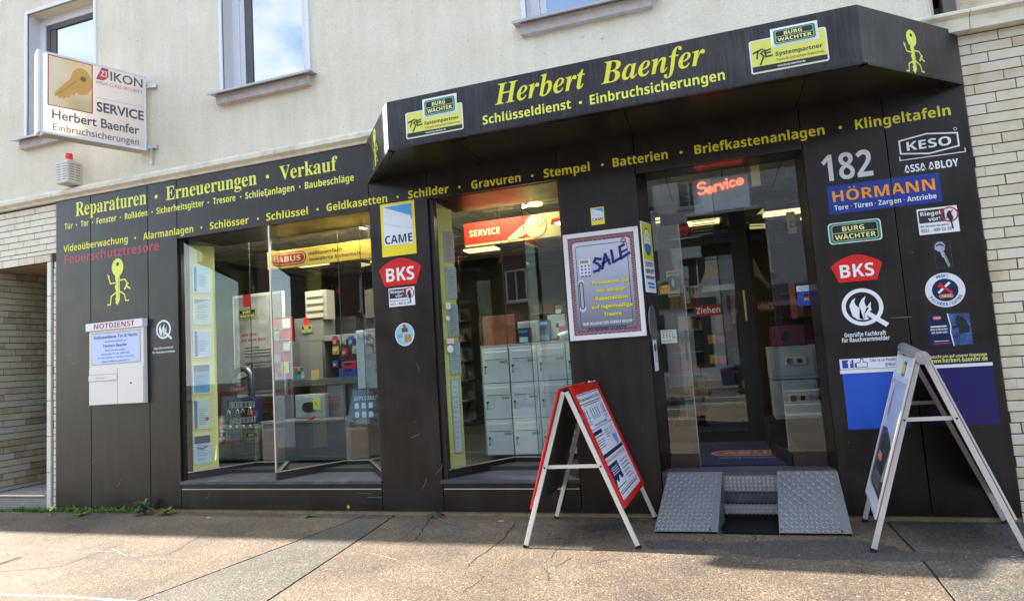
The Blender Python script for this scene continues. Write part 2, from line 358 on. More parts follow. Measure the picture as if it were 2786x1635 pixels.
# base under the pavement, far ground, road, kerbs
struct(G().box(-200, -200, -.30, 200, 30, -.135).build('ground', ROAD))
struct(G().box(-60, -14.2, -.134, 60, -8.0, -.10).build('road', ROAD))
struct(G().box(-60, -200, -.134, 60, -14.36, .0).build('opposite_pavement', PAVE_G))
G_ = mat((.36, .34, .31), .8, noise=.15, bump=.3)
for y0, nm in ((-8.0, 'kerb'), (-14.35, 'kerb')):
    k = struct(bpy.data.objects.new('kerb', None)); COL.objects.link(k)
    st = None
    for i in range(28):
        x = -14+i*1.0
        if st is None: st = G().box(x, y0+.004 if y0 > -10 else y0, -.13, x+.99, y0+.146, .012).mesh('kerb_stone', G_); x_0 = x
        o = bpy.data.objects.new('kerb_stone', st); COL.objects.link(o); o.parent = k; o.location.x = x-x_0
pv = struct(G().box(-60, -7.85, -.13, 60, 9, -.012).build('pavement', MORTAR))
cuts = [[gl(995, 1400), gl(385, 1630)], [gl(1070, 1404), gl(985, 1462), gl(725, 1635)], [gl(2405, 1410), gl(2480, 1490), gl(2525, 1540), gl(2600, 1634)]]
def ext(c):
    (x0, y0), (x1, y1) = c[0], c[-1]
    (xa, ya) = c[-2]; s = (x1-xa)/(y1-ya); t = (c[1][0]-x0)/(c[1][1]-y0)
    return [(x0+t*(.06-y0), .06)]+c+[(x1+s*(-7.85-y1), -7.85)]
cuts = [ext(c) for c in cuts]
# seam in the far left section
secs = [([(-40, .06), (-40, -7.85)], cuts[0], PAVE), (cuts[0], cuts[1], PAVE_G), (cuts[1], cuts[2], PAVE), (cuts[2], [(40, .06), (40, -7.85)], PAVE_G)]
for i, (l_, r_, m_) in enumerate(secs):
    gp = .010
    L = [(x+(gp if i else 0), y) for x, y in l_]; R = [(x-(gp if i < 3 else 0), y) for x, y in r_]
    o = G().prism(GRD, L+R[::-1], -.011, 0).build('pavement_section', m_, pv)
# cracks, wet stains with painted shadow, old patches, chalk
def jag(p, q, n, amp):
    out = []
    for i in range(n+1):
        t = i/n; out.append((p[0]+(q[0]-p[0])*t+random.uniform(-amp, amp)*(0 < i < n), p[1]+(q[1]-p[1])*t+random.uniform(-amp, amp)*(0 < i < n)))
    return out
CRK = mat((.035, .03, .027), .95)
def crack(pts, w, seg=5, amp=.012):
    g = G()
    for a, b in zip(pts[:-1], pts[1:]): g.line(GRD, jag(gl(*a), gl(*b), seg, amp), w, .0012)
    g.build('crack', CRK, pv)
crack([(1168, 1412), (1150, 1445), (1125, 1470)], .012); crack([(1140, 1428), (1110, 1452), (1062, 1478)], .006)
crack([(1400, 1425), (1375, 1460), (1330, 1495), (1285, 1528)], .014); crack([(1285, 1528), (1268, 1545)], .008)
crack([(1510, 1458), (1550, 1470), (1520, 1492), (1500, 1516)], .008); crack([(1480, 1545), (1495, 1560), (1494, 1580)], .008)
crack([(1512, 1542), (1555, 1518)], .008); crack([(1603, 1535), (1660, 1522)], .005); crack([(1260, 1610), (1318, 1566)], .006)
crack([(1640, 1420), (1690, 1440), (1600, 1470)], .004); crack([(1913, 1460), (1921, 1486), (1905, 1500)], .010); crack([(2042, 1452), (2058, 1462), (2046, 1482)], .012)
crack([(2075, 1520), (2110, 1505)], .008); crack([(330, 1480), (165, 1540), (0, 1555)], .008); crack([(560, 1448), (480, 1496), (450, 1512)], .007)
crack([(2268, 1500), (2330, 1530), (2352, 1560)], .006); crack([(860, 1440), (790, 1462), (740, 1470)], .006); crack([(250, 1440), (200, 1458), (120, 1472)], .005)
def blob(name, pts, m_, c=.0016, rough=.02, parent=None, sub=4):
    P = [gl(*p) for p in pts]; out = []
    for i in range(len(P)):
        out += jag(P[i], P[(i+1) % len(P)], sub, rough)[:-1]
    return G().poly(GRD, out, c).build(name, m_, parent or pv)
WET_SHADE = pavement_mat('damp_shade_asphalt', (.075, .068, .066), (.085, .078, .075), (.10, .092, .09))
blob('asphalt_patch', [(1560, 1436), (1572, 1428), (1660, 1422), (1712, 1425), (1725, 1432), (1660, 1443), (1600, 1448)], WET_SHADE, .0018)
blob('damp_shadow_stain', [(1752, 1472), (1830, 1468), (1985, 1478), (2120, 1470), (2290, 1462), (2390, 1478), (2470, 1500), (2600, 1502), (2720, 1508), (2784, 1512), (2784, 1530), (2600, 1526), (2300, 1522), (2085, 1518), (1940, 1493), (1760, 1490)], WET_SHADE, .0014, .035)  # damp stain with the light box sign's cast shadow painted in
blob('damp_shadow_stain', [(2706, 1422), (2784, 1412), (2800, 1470), (2790, 1502), (2740, 1490)], WET_SHADE, .0022, .03)
CHALK = mat((.42, .38, .32), .95, noise=.3)
g = G()
for pts in ([(0, 1487), (120, 1494), (200, 1500), (300, 1500)], [(300, 1490), (340, 1508), (385, 1511)], [(380, 1520), (440, 1520), (512, 1523)], [(1010, 1505), (1040, 1512), (1078, 1522)]):
    P = [gl(*p) for p in pts]
    for a, b in zip(P[:-1], P[1:]): g.line(GRD, jag(a, b, 6, .01), .007, .0015)
g.build('chalk_scribble', CHALK, pv)
g = G(); g.line(GRD, [gl(-200, 1612), gl(180, 1622), gl(372, 1637)], .035, .0017); g.build('chalk_line', CHALK, pv)
G().line(GRD, [gl(-10, 1537), gl(46, 1518)], .06, .0016).build('tar_seam', CRK, pv)
g = G()
for p in [gl(random.uniform(0, 2780), random.uniform(1500, 1634)) for _ in range(46)]:
    g.disc(GRD, p[0], p[1], random.uniform(.006, .017), .0019, random.uniform(.005, .010), n=7)
g.build('chewing_gum_spots', mat((.42, .37, .30), .9, noise=.2), pv, kind='stuff')
g = G()
for _ in range(90):
    x = random.uniform(-8.5, 2.4); y = -abs(random.gauss(0, .12))-.02
    g.poly(GRD, [(x+random.uniform(-.012, .012), y+random.uniform(-.008, .008)) for _ in range(3)], .004+random.random()*.004)
o = g.build('leaf_litter', mat((.22, .15, .09), .9, noise=.3)); o['kind'] = 'stuff'; o['label'] = 'dry brown leaf crumbs along the foot of the shop front'
# sandstone plinth under the cladding
o = struct(G().box(-8.15, .02, -.01, 2.15, .12, .06).build('plinth', ramp_mat('plinth_stone', [(.3, (.20, .14, .08)), (.7, (.34, .26, .16))], 9, bump=.5)))

# ================================================================== UPPER BUILDING
bld = thing('apartment_building', 'cream stucco apartment building above the locksmith shop, with white framed upper windows', 'building', (-3, 5, 0))
ZW0, ZW1 = 4.05, 10.0
wins = [(-8.72, -7.49), (-5.398, -4.20), (-1.55, -.33)]
WZ0, WZ1 = 4.965, 6.76
g = G(); xs = [-11.0]
for a, b in wins: xs += [a, b]
xs += [2.02]
for i in range(0, len(xs), 2): g.box(xs[i], .03, ZW0, xs[i+1], .33, ZW1)
for a, b in wins: g.box(a, .03, ZW0, b, .33, WZ0-.03); g.box(a, .03, WZ1, b, .33, ZW1)
g.build('stucco_wall', STUCCO, bld)
G().box(-11, -.32, 10.0, 8, 9, 10.25).build('eaves', STONE, bld)
sh = G(); sh.box(-11, 8.7, 0, 8, 9, 10); sh.box(-11.3, .35, 0, -11, 9, 10); sh.box(8, .35, 0, 8.3, 9, 10); sh.box(-11, .36, 4.2, 8, 8.7, 4.4)
sh.build('rear_walls', mat((.3, .28, .25), .9), bld)
FRM = mat('#dfe1e8', .4, noise=.03); DFR = mat((.10, .085, .085), .5)
SKYG = glass_mat(7.0, (.25, .28, .3))
SILLM = mat((.42, .42, .42), .45, metal=.4, noise=.12); SILLC = ramp_mat('sill_concrete', [(.3, (.38, .34, .33)), (.7, (.54, .50, .49))], 12, bump=.3, rough=.85)
for i, (a, b) in enumerate(wins):
    w = G()
    # thin surround flush on the wall
    w.box(a-.045, .012, WZ0-.01, a, .045, WZ1+.045); w.box(b, .012, WZ0-.01, b+.045, .045, WZ1+.045); w.box(a, .012, WZ1, b, .045, WZ1+.045)
    w = w.build('window', FRM, bld, bevel=.003)
    G().box(a+.001, .045, WZ0, a+.012, .19, WZ1).build('reveal', mat((.60, .60, .64), .8), w)
    f = G(); y0, y1 = .19, .25
    f.box(a, y0, WZ0, a+.11, y1, WZ1); f.box(b-.11, y0, WZ0, b, y1, WZ1); f.box(a+.11, y0, WZ1-.11, b-.11, y1, WZ1); f.box(a+.11, y0, WZ0, b-.11, y1, WZ0+.06)
    f.build('frame', FRM, w, bevel=.004)
    s_ = G(); y0, y1 = .205, .245; t = .065
    s_.box(a+.115, y0, WZ0+.065, a+.115+t, y1, WZ1-.115); s_.box(b-.115-t, y0, WZ0+.065, b-.115, y1, WZ1-.115); s_.box(a+.115+t, y0, WZ1-.115-t, b-.115-t, y1, WZ1-.115); s_.box(a+.115+t, y0, WZ0+.065, b-.115-t, y1, WZ0+.065+t)
    s_.build('sash', FRM if i else DFR, w)
    if i < 2: G().box(a+.182, .212, WZ0+.13, a+.285, .236, WZ1-.19).build('blind_rail', DFR, w)
    G().box(a+.18, .226, WZ0+.12, b-.18, .232, WZ1-.18).build('pane', SKYG, w)
    G().box(a+.15, .30, WZ0+.1, b-.15, .31, WZ1-.15).build('curtain', mat((.5, .5, .5), .9), w)
    sl = G(); p = Pl((a-.12, 0, 0), (0, -1, 0), (0, 0, 1))
    sl.prism(p, [(-.19, WZ0), (.115, WZ0-.03), (.115, WZ0-.055), (.10, WZ0-.055), (.10, WZ0-.042), (-.19, WZ0-.012)], 0, -(b-a+.24))
    sl.build('sill', SILLM, w)
    G().box(a-.05, -.045, WZ0-.155, b+.05, .029, WZ0-.045).build('sill_stone', SILLC, w)
# ledge between brick and stucco, in lengths
led = thing('stone_ledge', 'long pale stone ledge above the dark fascia on the left', 'ledge', (-7, 0, 4.0))
def ledge(x0, x1, parent):
    pr = Pl((x0, 0, 0), (0, -1, 0), (0, 0, 1))
    G().prism(pr, [(-.029, 4.155), (.035, 4.14), (.07, 4.10), (.07, 4.055), (.03, 4.025), (.02, 4.0), (-.029, 4.0)], 0, -(x1-x0)).build('ledge_stone', STONE, parent)
for a, b in ((-11, -9.3), (-9.295, -8.15), (-8.145, -6.6), (-6.595, -5.1), (-5.095, -3.1)): ledge(a, b, led)
led2 = thing('stone_ledge', 'pale stone ledge above the brick strip beside the canopy on the right', 'ledge', (2.6, 0, 4.0))
pr = lambda x: Pl((x, 0, 0), (0, -1, 0), (0, 0, 1))
for a, b in ((1.3, 2.22), (2.226, 3.6), (3.606, 6)): G().prism(pr(a), [(-.029, 4.16), (.08, 4.15), (.13, 4.12), (.13, 4.10), (.09, 4.075), (.08, 3.975), (-.029, 3.975)], 0, -(b-a)).build('ledge_stone', STONE, led2)
# pipe and next house
pz = thing('downpipe', 'dark grey rain downpipe on the wall above the right end of the canopy', 'downpipe', (2.12, 0, 4.16))
G().tube((2.12, -.02, 4.16), (2.12, -.02, 10), .048, 14).build('pipe', mat((.20, .21, .23), .45, metal=.5, noise=.15), pz, smooth=True)
G().box(2.06, -.05, 4.9, 2.18, .03, 4.94).build('clamp', ALU, pz)
G().path([(1.93, .024, 5.3), (1.94, .022, 4.6), (1.98, .02, 4.4), (2.0, .02, 4.16)], .006, 6).build('cable', ALUW, pz)
nb = thing('neighbour_building', 'yellow rough plaster wall of the next house above the right brick strip', 'building', (4, 0, 4))
G().box(2.17, .0, 4.161, 8, .33, 10).build('plaster_wall', STUCCO2, nb)
nl = thing('neighbour_building', 'unseen stucco house added left of the passage to extend the building shadow', 'building', (-20, 4, 0))  # unseen house added to carry the building shadow along the pavement
G().box(-40, .06, 0, -11.31, 9, 10).build('wall', STUCCO, nl); G().box(-40, -.32, 10.0, -11.01, 9, 10.25).build('eaves', STONE, nl)  # wall and eaves of the added unseen house
# screws in stucco
for (px, py) in ((1583, 100), (1637, 104), (374, 110)):
    a, b = wallpl(.03).at(px, py); tag(G().disc(wallpl(.03), a, b, .012, .0, n=12, c1=.014).build('anchor_cap', ALUW), {1583: 'left of the two small round grey caps on the stucco above the canopy lettering', 1637: 'right of the two small round grey caps on the stucco above the canopy lettering', 374: 'tiny round cap on the stucco beside the left upper window'}[px], 'cap')

# ================================================================== BRICK WALLS
def brick_wall(parent, pl, a0, a1, z0, z1, course=.0865, L=.29, m_=BRICK, hole=None, depth=.012, shift=None):
    """bond of single bricks on plane pl between a0..a1; hole(a,b) skips"""
    cache = {}
    row = 0; z = z1
    while z > z0+.02:
        h = min(course-.009, z-z0); zb = z-h; offs = [(0, .21, .08, .15)[row % 4], ][0]+random.uniform(-.01, .01)
        x = a0-offs
        while x < a1-.002:
            l, r = max(x, a0), min(x+L-.006, a1)
            if r-l > .012 and not (hole and hole((l+r)/2, (zb+z)/2)):
                k = (round(r-l, 2), round(h, 3))
                if k not in cache:
                    w_, h_ = r-l, h; e = .002; g = G(); n0 = []
                    front = [(e, e), (w_-e, e), (w_-e, h_-e), (e, h_-e)]; back = [(0, 0), (w_, 0), (w_, h_), (0, h_)]
                    q = Pl((0, 0, 0), pl.u, pl.v)
                    pts = [q.w(a, b, 0) for a, b in back]+[q.w(a, b, depth-e) for a, b in back]+[q.w(a, b, depth) for a, b in front]
                    fc = [(8, 9, 10, 11)]+[(4+i, 4+(i+1) % 4, 8+(i+1) % 4, 8+i) for i in range(4)]+[(i, (i+1) % 4, 4+(i+1) % 4, 4+i) for i in range(4)]
                    cache[k] = g.grow(pts, fc).mesh('brick', m_)
                o = bpy.data.objects.new('brick', cache[k]); COL.objects.link(o); o.parent = parent
                o.matrix_parent_inverse = Matrix.Translation(-world_loc(parent)); o.location = pl.w(l, zb, random.uniform(-.0015, .0015))
            x += L
        z -= course; row += 1
bw = thing('brick_wall', 'pale glazed brick strip wall right of the dark shop front', 'brick wall', (2.8, .03, 0))
G().box(2.155, .028, -.01, 4.0, .2, 4.0).build('mortar_bed', MORTAR, bw)
brick_wall(bw, wallpl(.028), 2.157, 3.25, .0, 3.965)
bl = thing('brick_wall', 'pale glazed brick wall around the passage entrance left of the shop', 'brick wall', (-9, .03, 0))
g = G(); g.box(-11, .028, 3.215, -8.148, .2, 4.0); g.box(-8.228, .028, -.01, -8.148, .2, 3.215); g.build('mortar_bed', MORTAR, bl)
brick_wall(bl, wallpl(.028), -10.0, -8.15, 3.32, 3.975)
brick_wall(bl, wallpl(.028), -8.205, -8.15, .02, 3.20, L=.29)
# lintel course and glazed jamb tiles
for i in range(7):
    x = -8.24-(i+1)*.30
    G().box(x+.003, .004, 3.215, x+.297, .06, 3.308).build('lintel_tile', BRICK, bl, bevel=.003)
for i in range(7):
    z = .02+i*.456
    G().box(-8.318, .01, z+.003, -8.248, .06, min(z+.453, 3.21)).build('jamb_tile', ramp_mat('glazed_jamb', [(.3, (.62, .62, .55)), (.7, (.74, .74, .68))], 4, rough=.25, bump=.05) if i == 0 else bpy.data.materials['glazed_jamb'], bl, bevel=.004)
# passage
ps = thing('passage', 'open covered passage with brick side wall and raised floor at the far left', 'passage', (-9, 1, 0))
PWX = -9.42
pw = Pl((PWX, 0, 0), (0, 1, 0), (0, 0, 1))
G().box(PWX-.2, .06, .19, PWX-.001, 2.3, 3.21).build('mortar_bed', MORTAR, ps)
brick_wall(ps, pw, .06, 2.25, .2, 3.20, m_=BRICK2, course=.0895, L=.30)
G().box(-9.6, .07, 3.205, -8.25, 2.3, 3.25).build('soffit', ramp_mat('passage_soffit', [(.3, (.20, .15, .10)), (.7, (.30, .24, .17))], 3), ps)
G().box(-9.6, 2.3, .1, -8.25, 2.34, 3.25).build('back_door', mat((.05, .045, .04), .5), ps)
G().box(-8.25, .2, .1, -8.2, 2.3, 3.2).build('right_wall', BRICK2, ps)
fl = G().box(-11, .04, -.01, -8.325, 2.3, .185).build('floor', mat((.30, .29, .27), .8, noise=.2, bump=.4), ps)
for i in range(10): G().box(-9.9+i*.16, .12, .1855, -9.9+i*.16+.152, 2.2, .191).build('floor_tile', mat((.34, .33, .31), .7, noise=.2), ps)
G().box(-11, .012, .172, -8.36, .05, .196).build('nosing', ALU, ps, bevel=.003)
g = G()
for i in range(52):
    for k in range(5):
        x = -9.9+i*.03; z = .015+k*.03; g.disc(wallpl(.038), x+(k % 2)*.015, z, .011, 0, n=6, c1=.005)
g.build('riser_pattern', mat((.40, .385, .37), .5, noise=.15), ps, kind='stuff')

# ================================================================== SHOP FRONT
ZB, ZT, ZC = .043, 4.0, 3.557
X0, XS1, XS2, X1 = -8.146, -7.533, -6.585, -6.122
W1R, P2R, W2R, P3R, XDR, XS3, XE = -3.462, -2.762, -1.340, -.577, .888, 1.541, 2.153
FZ = 3.258
shop = thing('locksmith_shop', 'dark brown locksmith shop front with yellow lettering, two display windows and a stepped entrance', 'shop front', (-3, 0, 0))
g = .0045
def panel(x0, x1, z0, z1, y1=.03, name='cladding_panel'): return G().box(x0+g, 0, z0, x1-g, y1, z1).build(name, CLAD, shop, bevel=.0025)
for a, b in ((X0, XS1), (XS1, XS2), (XS2, X1)): panel(a, b, ZB, ZT)
panel(X1, W1R, FZ, ZT)
panel(W1R, P2R, ZB, ZC+.3); panel(P2R, W2R, 3.275, ZC+.3); panel(W2R, P3R, ZB, ZC+.3)
panel(P3R, XDR, 3.21, ZC+.3); panel(XDR, XS3, ZB, ZC+.3); panel(XS3, XE, ZB, ZC+.3)
for a, b in ((X1, W1R), (P2R, W2R)):
    panel(a, b, ZB, .262); panel(a, b, .27, .322)
    G().box(a+.01, -.004, .2625, b-.01, .01, .2695).build('trim_strip', ALUW, shop)
back = G(); bk = mat((.008, .007, .006), .8)
for a, b in ((X0+.01, X1-.003), (W1R+.003, P2R-.003), (W2R+.003, P3R-.003), (XDR+.003, XE-.01)): back.box(a, .031, .03, b, .10, 3.99)
back.box(X1, .031, FZ+.01, W1R, .1, 3.99); back.box(P2R, .031, 3.28, W2R, .1, 3.99); back.box(P3R, .031, 3.22, XDR, .1, 3.99); back.box(X1, .031, .03, W1R, .1, .32); back.box(P2R, .031, .03, W2R, .1, .32)
back.build('backing', bk, shop)
# faint scratches on the panels
g2 = G()
for p, q in (((1185, 1290), (1205, 1262)), ((1148, 1330), (1160, 1300)), ((318, 1325), (330, 1300)), ((973, 1340), (1012, 1341)), ((1000, 1352), (1040, 1353)), ((1120, 1190), (1140, 1180)), ((560, 1358), (572, 1340)), ((190, 988), (206, 988)), ((188, 966), (192, 966)), ((249, 1256), (258, 1255)), ((1135, 990), (1140, 1010)), ((2425, 865), (2480, 862)), ((2190, 1385), (2195, 1380))):
    a, b = FAC.at(*p), FAC.at(*q); g2.line(FAC, [a, ((a[0]+b[0])/2+.01, (a[1]+b[1])/2), b], .0045, .0012)
for _ in range(70):
    x = random.choice([random.uniform(X0+.05, X1-.05), random.uniform(W1R+.05, P2R-.05), random.uniform(W2R+.05, P3R-.05), random.uniform(XDR+.05, XE-.05)]); z = random.uniform(.1, 3.1)
    g2.disc(FAC, x, z, random.uniform(.002, .005), .0012, n=6)
g2.build('scratches', mat((.20, .185, .18), .6, noise=.3), shop, kind='stuff')
# canopy
can = thing('canopy', 'dark projecting canopy box with angled ends above the second window and the door', 'canopy', (-.7, 0, 3.6))
CY, CTL, CTR = -.855, -2.735, 1.238; CWL, CWR = -3.468, 2.157; CZT = 4.008
fp = Pl((0, CY, 0))
G().prism(GRD, [(CTL, CY), (CTR, CY), (CTR-.02, CY+.025), (CTL+.02, CY+.025)], ZC, CZT).build('front_panel', CLADS, can, bevel=.002)
LC = Pl((CWL, 0, 0), (CTL-CWL, CY, 0)); LCW = math.hypot(CTL-CWL, CY)
RC = Pl((CTR, CY, 0), (CWR-CTR, -CY, 0)); RCW = math.hypot(CWR-CTR, CY)
G().pbox(LC, .003, ZC, LCW-.002, CZT, -.025, 0).build('end_panel', CLADS, can, bevel=.002)
G().pbox(LC, LCW-.16, ZC+.002, LCW-.004, CZT-.002, .0008, .003).build('glare_strip', mat((.62, .60, .60), .4, metal=.5, noise=.12), can)  # sun glare at the canopy corner, painted as a pale metal strip
G().pbox(RC, .002, ZC, RCW-.003, CZT, -.025, 0).build('end_panel', CLADS, can, bevel=.002)
G().prism(GRD, [(CTL+.02, CY+.026), (CTR-.02, CY+.026), (CWR-.06, -.001), (CWL+.06, -.001)], CZT-.03, CZT-.005).build('top_sheet', ALU, can)
lip = G(); lip.prism(GRD, [(CTL, CY), (CTR, CY), (CTR-.03, CY+.05), (CTL+.03, CY+.05)], ZC-.012, ZC-.001); lip.pbox(LC, 0, ZC-.012, LCW-.05, ZC-.001, -.05, 0); lip.pbox(RC, .05, ZC-.012, RCW, ZC-.001, -.05, 0)
lip.build('lip', CLAD, can)
sx = [CWL+.10, -2.10, -.56, .86, CWR-.10]
def soy(x):  # soffit outline: y of the front edge at x
    t = (x-CWL)/(CTL-CWL) if x < CTL else (CWR-x)/(CWR-CTR) if x > CTR else 1
    return (CY+.06)*min(1, max(0, t-.06))
for a, b in zip(sx[:-1], sx[1:]):
    P = [(a+.004, -.002)]+[(a+.004, soy(a+.004))]
    for c in (CTL+.05, CTR-.05):
        if a < c < b: P.append((c, CY+.06))
    P += [(b-.004, soy(b-.004)), (b-.004, -.002)]
    P = [p for i, p in enumerate(P) if i == 0 or (Vector(p)-Vector(P[i-1])).length > .001]
    G().prism(GRD, P, ZC+.004, ZC+.02).build('soffit_panel', CLAD, can)
# lettering on the canopy
Ztop = 3.775
def T(pl, items, m_, parent, c=.0015, name='lettering'):
    for (t, px0, px1, z, h, f) in items:
        Y = pl.o.y; G().text(pl, t, xat(px0, z, Y), xat(px1, z, Y), z, h, c, f).build(name, m_, parent)
T(fp, [('Herbert', 1347, 1594, Ztop, .185, 'I'), ('Baenfer', 1636, 1921, Ztop, .185, 'I')], YEL2, can)
zz = 3.618
T(fp, [('Schlüsseldienst', 1314, 1554, zz, .080, 'B'), ('Einbruchsicherungen', 1606, 1973, zz, .083, 'B')], YEL, can)
def dots(pl, items, r, m_, parent):
    for px, z in items: G().disc(pl, xat(px, z, pl.o.y), z, r, .0015, n=14).build('bullet_dot', m_, parent)
dots(fp, [(1579, zz+.035)], .014, YEL, can)
z1, z2, z3, z4 = 3.757, 3.606, 3.308, 3.150
T(FAC, [('Reparaturen', 206, 398.5, z1, .183, 'S'), ('Erneuerungen', 452, 699, z1, .17, 'S'), ('Verkauf', 761, 919, z1, .165, 'S')], YEL, shop)
dots(FAC, [(425, z1+.07), (728, z1+.07)], .024, YEL, shop)
r2 = [('Tür', 176, 198), ('Tor', 220, 241), ('Fenster', 263, 317), ('Rolläden', 340, 401), ('Sicherheitsgitter', 426, 555), ('Tresore', 580, 641), ('Schließanlagen', 668, 801), ('Baubeschläge', 830, 963)]
T(FAC, [(t, a, b, z2, .078, 'B') for t, a, b in r2], YEL, shop)
dots(FAC, [(px, z2+.035) for px in (208.5, 252, 328, 414, 567, 655, 816)], .011, YEL, shop)
r3 = [('Videoüberwachung', 173, 348), ('Alarmanlagen', 390, 526), ('Schlösser', 571, 677), ('Schlüssel', 725, 838), ('Geldkasetten', 889, 1054), ('Schilder', 1111, 1221), ('Gravuren', 1283, 1417), ('Stempel', 1480, 1605), ('Batterien', 1668, 1817.5), ('Briefkastenanlagen', 1891, 2244), ('Klingeltafeln', 2328, 2587)]
T(FAC, [(t, a, b, z3, .086, 'B') for t, a, b in r3], YEL2, shop)
dots(FAC, [(px, z3+.04) for px in (368, 548, 702, 864, 1082, 1250, 1448, 1639, 1853, 2286)], .014, YEL2, shop)
T(FAC, [('Feuerschutztresore', 176, 433, z4, .112, 'B')], mat('#b5304a', .5, noise=.1), shop)

# sills (slate) and window bays
zs = .357
def sill(x0, x1, seam=None):
    for a, b in ([(x0, seam-.002), (seam+.002, x1)] if seam else [(x0, x1)]):
        G().box(a, -.022, .3225, b, .82, zs).build('slate_sill', SLATE, shop, bevel=.003)
sill(X1-.005, W1R+.003, xat(749, zs)); sill(P2R-.02, W2R+.01)
def bay(pts, ztop, label, frame_right=True):
    """folded glazing: low dark plinth, glass panes, corner posts"""
    dw = thing('display_window', label, 'display window', ((pts[0][0]+pts[-1][0])/2, .4, zs))
    for (a, b) in zip(pts[:-1], pts[1:]):
        A, B = Vector((*a, 0)), Vector((*b, 0)); L = (B-A).length; p = Pl(A, B-A)
        G().pbox(p, 0, zs+.001, L, zs+.085, -.03, .0).build('base_rail', DARKF, dw)
        G().pbox(p, .002, zs+.086, L-.002, ztop, -.008, .0).build('pane', GLASS, dw)
        G().pbox(p, 0, zs+.0855, L, zs+.092, -.034, .004).build('edge_strip', ALU, dw)
    for i, a in enumerate(pts):
        if i in (0, len(pts)-1): continue
        if a[1] < .3: G().box(a[0]-.009, a[1]-.014, zs+.086, a[0]+.009, a[1]+.006, ztop).build('post', ALU, dw)
        else: G().box(a[0]-.0025, a[1]-.004, zs+.092, a[0]+.0025, a[1]+.004, ztop).build('glass_joint', mat((.06, .07, .07), .4), dw)
    return dw
B1 = [(-6.10, .075), (-5.69, .735), (-5.22, .745), (-4.80, .03), (-4.36, .745), (-4.06, .77), (-3.475, .03)]
B2 = [(-2.715, .06), (-2.235, .79), (-1.95, .77), (-1.355, .03)]
dw1 = bay(B1, FZ+.02, 'left display window with folded glass bays, showing certificates, a big padlock and safes')
dw2 = bay(B2, 3.28, 'middle display window with a red service banner and pale letterboxes')
# jambs and lintel soffits of the openings
for (a_, b_, y_, z_) in ((X1+.001, X1+.02, .16, FZ+.1), (W1R-.02, W1R-.001, .16, FZ+.1), (P2R+.001, P2R+.045, .12, 3.4), (W2R-.015, W2R-.001, .1, 3.4)): G().box(a_, .031, zs, b_, y_, z_).build('jamb', DARKF, shop)
so = G(); so.box(X1, .031, FZ+.02, W1R, .76, FZ+.05); so.box(P2R, .031, 3.282, W2R, .76, 3.31); so.build('window_soffit', CLAD, shop)

# ================================================================== ENTRANCE
LZ = .405
landing = G().prism(GRD, [(P3R+.005, .0), (XDR-.005, .0), (XDR-.005, .5), (P3R+.005, .5)], .0, LZ)
landing.build('entrance_landing', SLATE, shop, bevel=.006)
ent = thing('entrance', 'recessed glass shop entrance with transom pane and side panes under the service light', 'entrance', (.15, .27, LZ))
# slanting dark reveals
rl = Pl((P3R, .031, 0), (.075, .24, 0)); rr = Pl((XDR-.035, .27, 0), (.035, -.24, 0))
G().pbox(rl, 0, LZ, .25, 3.205, -.03, 0).build('left_reveal', CLAD, ent); G().pbox(rr, 0, LZ, .245, 3.205, -.03, 0).build('right_reveal', CLAD, ent)
G().box(P3R, .031, 3.205, XDR, .3, 3.23).build('door_soffit', CLAD, ent)
GY = .275; gp_ = wallpl(GY); XL, XR = P3R+.08, XDR-.037
DL, DR = xat(1885, 1.2, GY), xat(2125, 1.2, GY)
TZ = 2.79
G().box(XL, GY, TZ+.004, XR, GY+.008, 3.204).build('transom_pane', GLASS, ent)
G().box(XL, GY, LZ+.13, DL, GY+.008, TZ).build('side_pane', GLASS, ent)
G().box(DR, GY, LZ+.13, XR, GY+.008, TZ).build('side_pane', GLASS, ent)
BRN = mat((.045, .022, .016), .45)
for a, b in ((XL, DL), (DR+.03, XR)): G().box(a, GY-.01, LZ+.001, b, GY+.03, LZ+.128).build('side_rail', BRN, ent)
G().box(DL-.004, GY-.006, LZ, DL+.004, GY+.014, TZ).build('glass_edge', mat((.25, .30, .29), .2), ent)
# door leaf of glass swung inwards on the right
dp = Pl((DR+.01, GY, 0), (-.16, 1.0, 0)); 
G().pbox(dp, 0, LZ+.13, .62, TZ-.01, -.01, 0).build('open_door', GLASS, ent)
od = G(); od.pbox(dp, .0, LZ+.015, .62, LZ+.125, -.02, .01); od.build('door_rail', BLACK, ent)
G().box(XL, GY-.004, TZ-.006, XR, GY+.012, TZ+.003).build('transom_bar', mat((.08, .08, .08), .3), ent)
fx = mat((.10, .10, .10), .4, metal=.6)
G().box(xat(1798, 2.7, GY), GY-.012, TZ-.06, xat(1870, 2.7, GY), GY+.02, TZ+.05).build('clamp', fx, ent)
G().box(xat(2082, 2.8, GY), GY-.012, TZ-.03, xat(2150, 2.8, GY), GY+.02, TZ+.055).build('clamp', fx, ent)
# mat
bm = thing('door_mat', 'dark blue door mat with red oval logo lying inside the shop entrance', 'door mat', (.15, .8, LZ))
mp_ = Pl((-.335, .30, LZ+.002), (1, 0, 0), (0, 1, 0)); BLUEM = mat((.010, .013, .055), .95, noise=.2, bump=.5)
G().rrect(mp_, 0, 0, 1.06, 1.35, .02, 0, .012).build('mat', BLUEM, bm)
REDM = mat((.20, .07, .055), .95); PKM = mat((.26, .20, .18), .95)
G().rrect(mp_, .19, .50, .97, .85, .17, .013).build('logo_rim', PKM, bm); G().rrect(mp_, .215, .53, .945, .82, .145, .0135).build('logo_field', REDM, bm)
G().text(mp_, 'ABUS', .30, .86, .60, .16, .014, 'B').build('lettering', PKM, bm)
G().text(mp_, 'Security Tech Germany', .27, .86, .36, .055, .014, 'B').build('lettering', mat((.2, .22, .36), .9), bm)

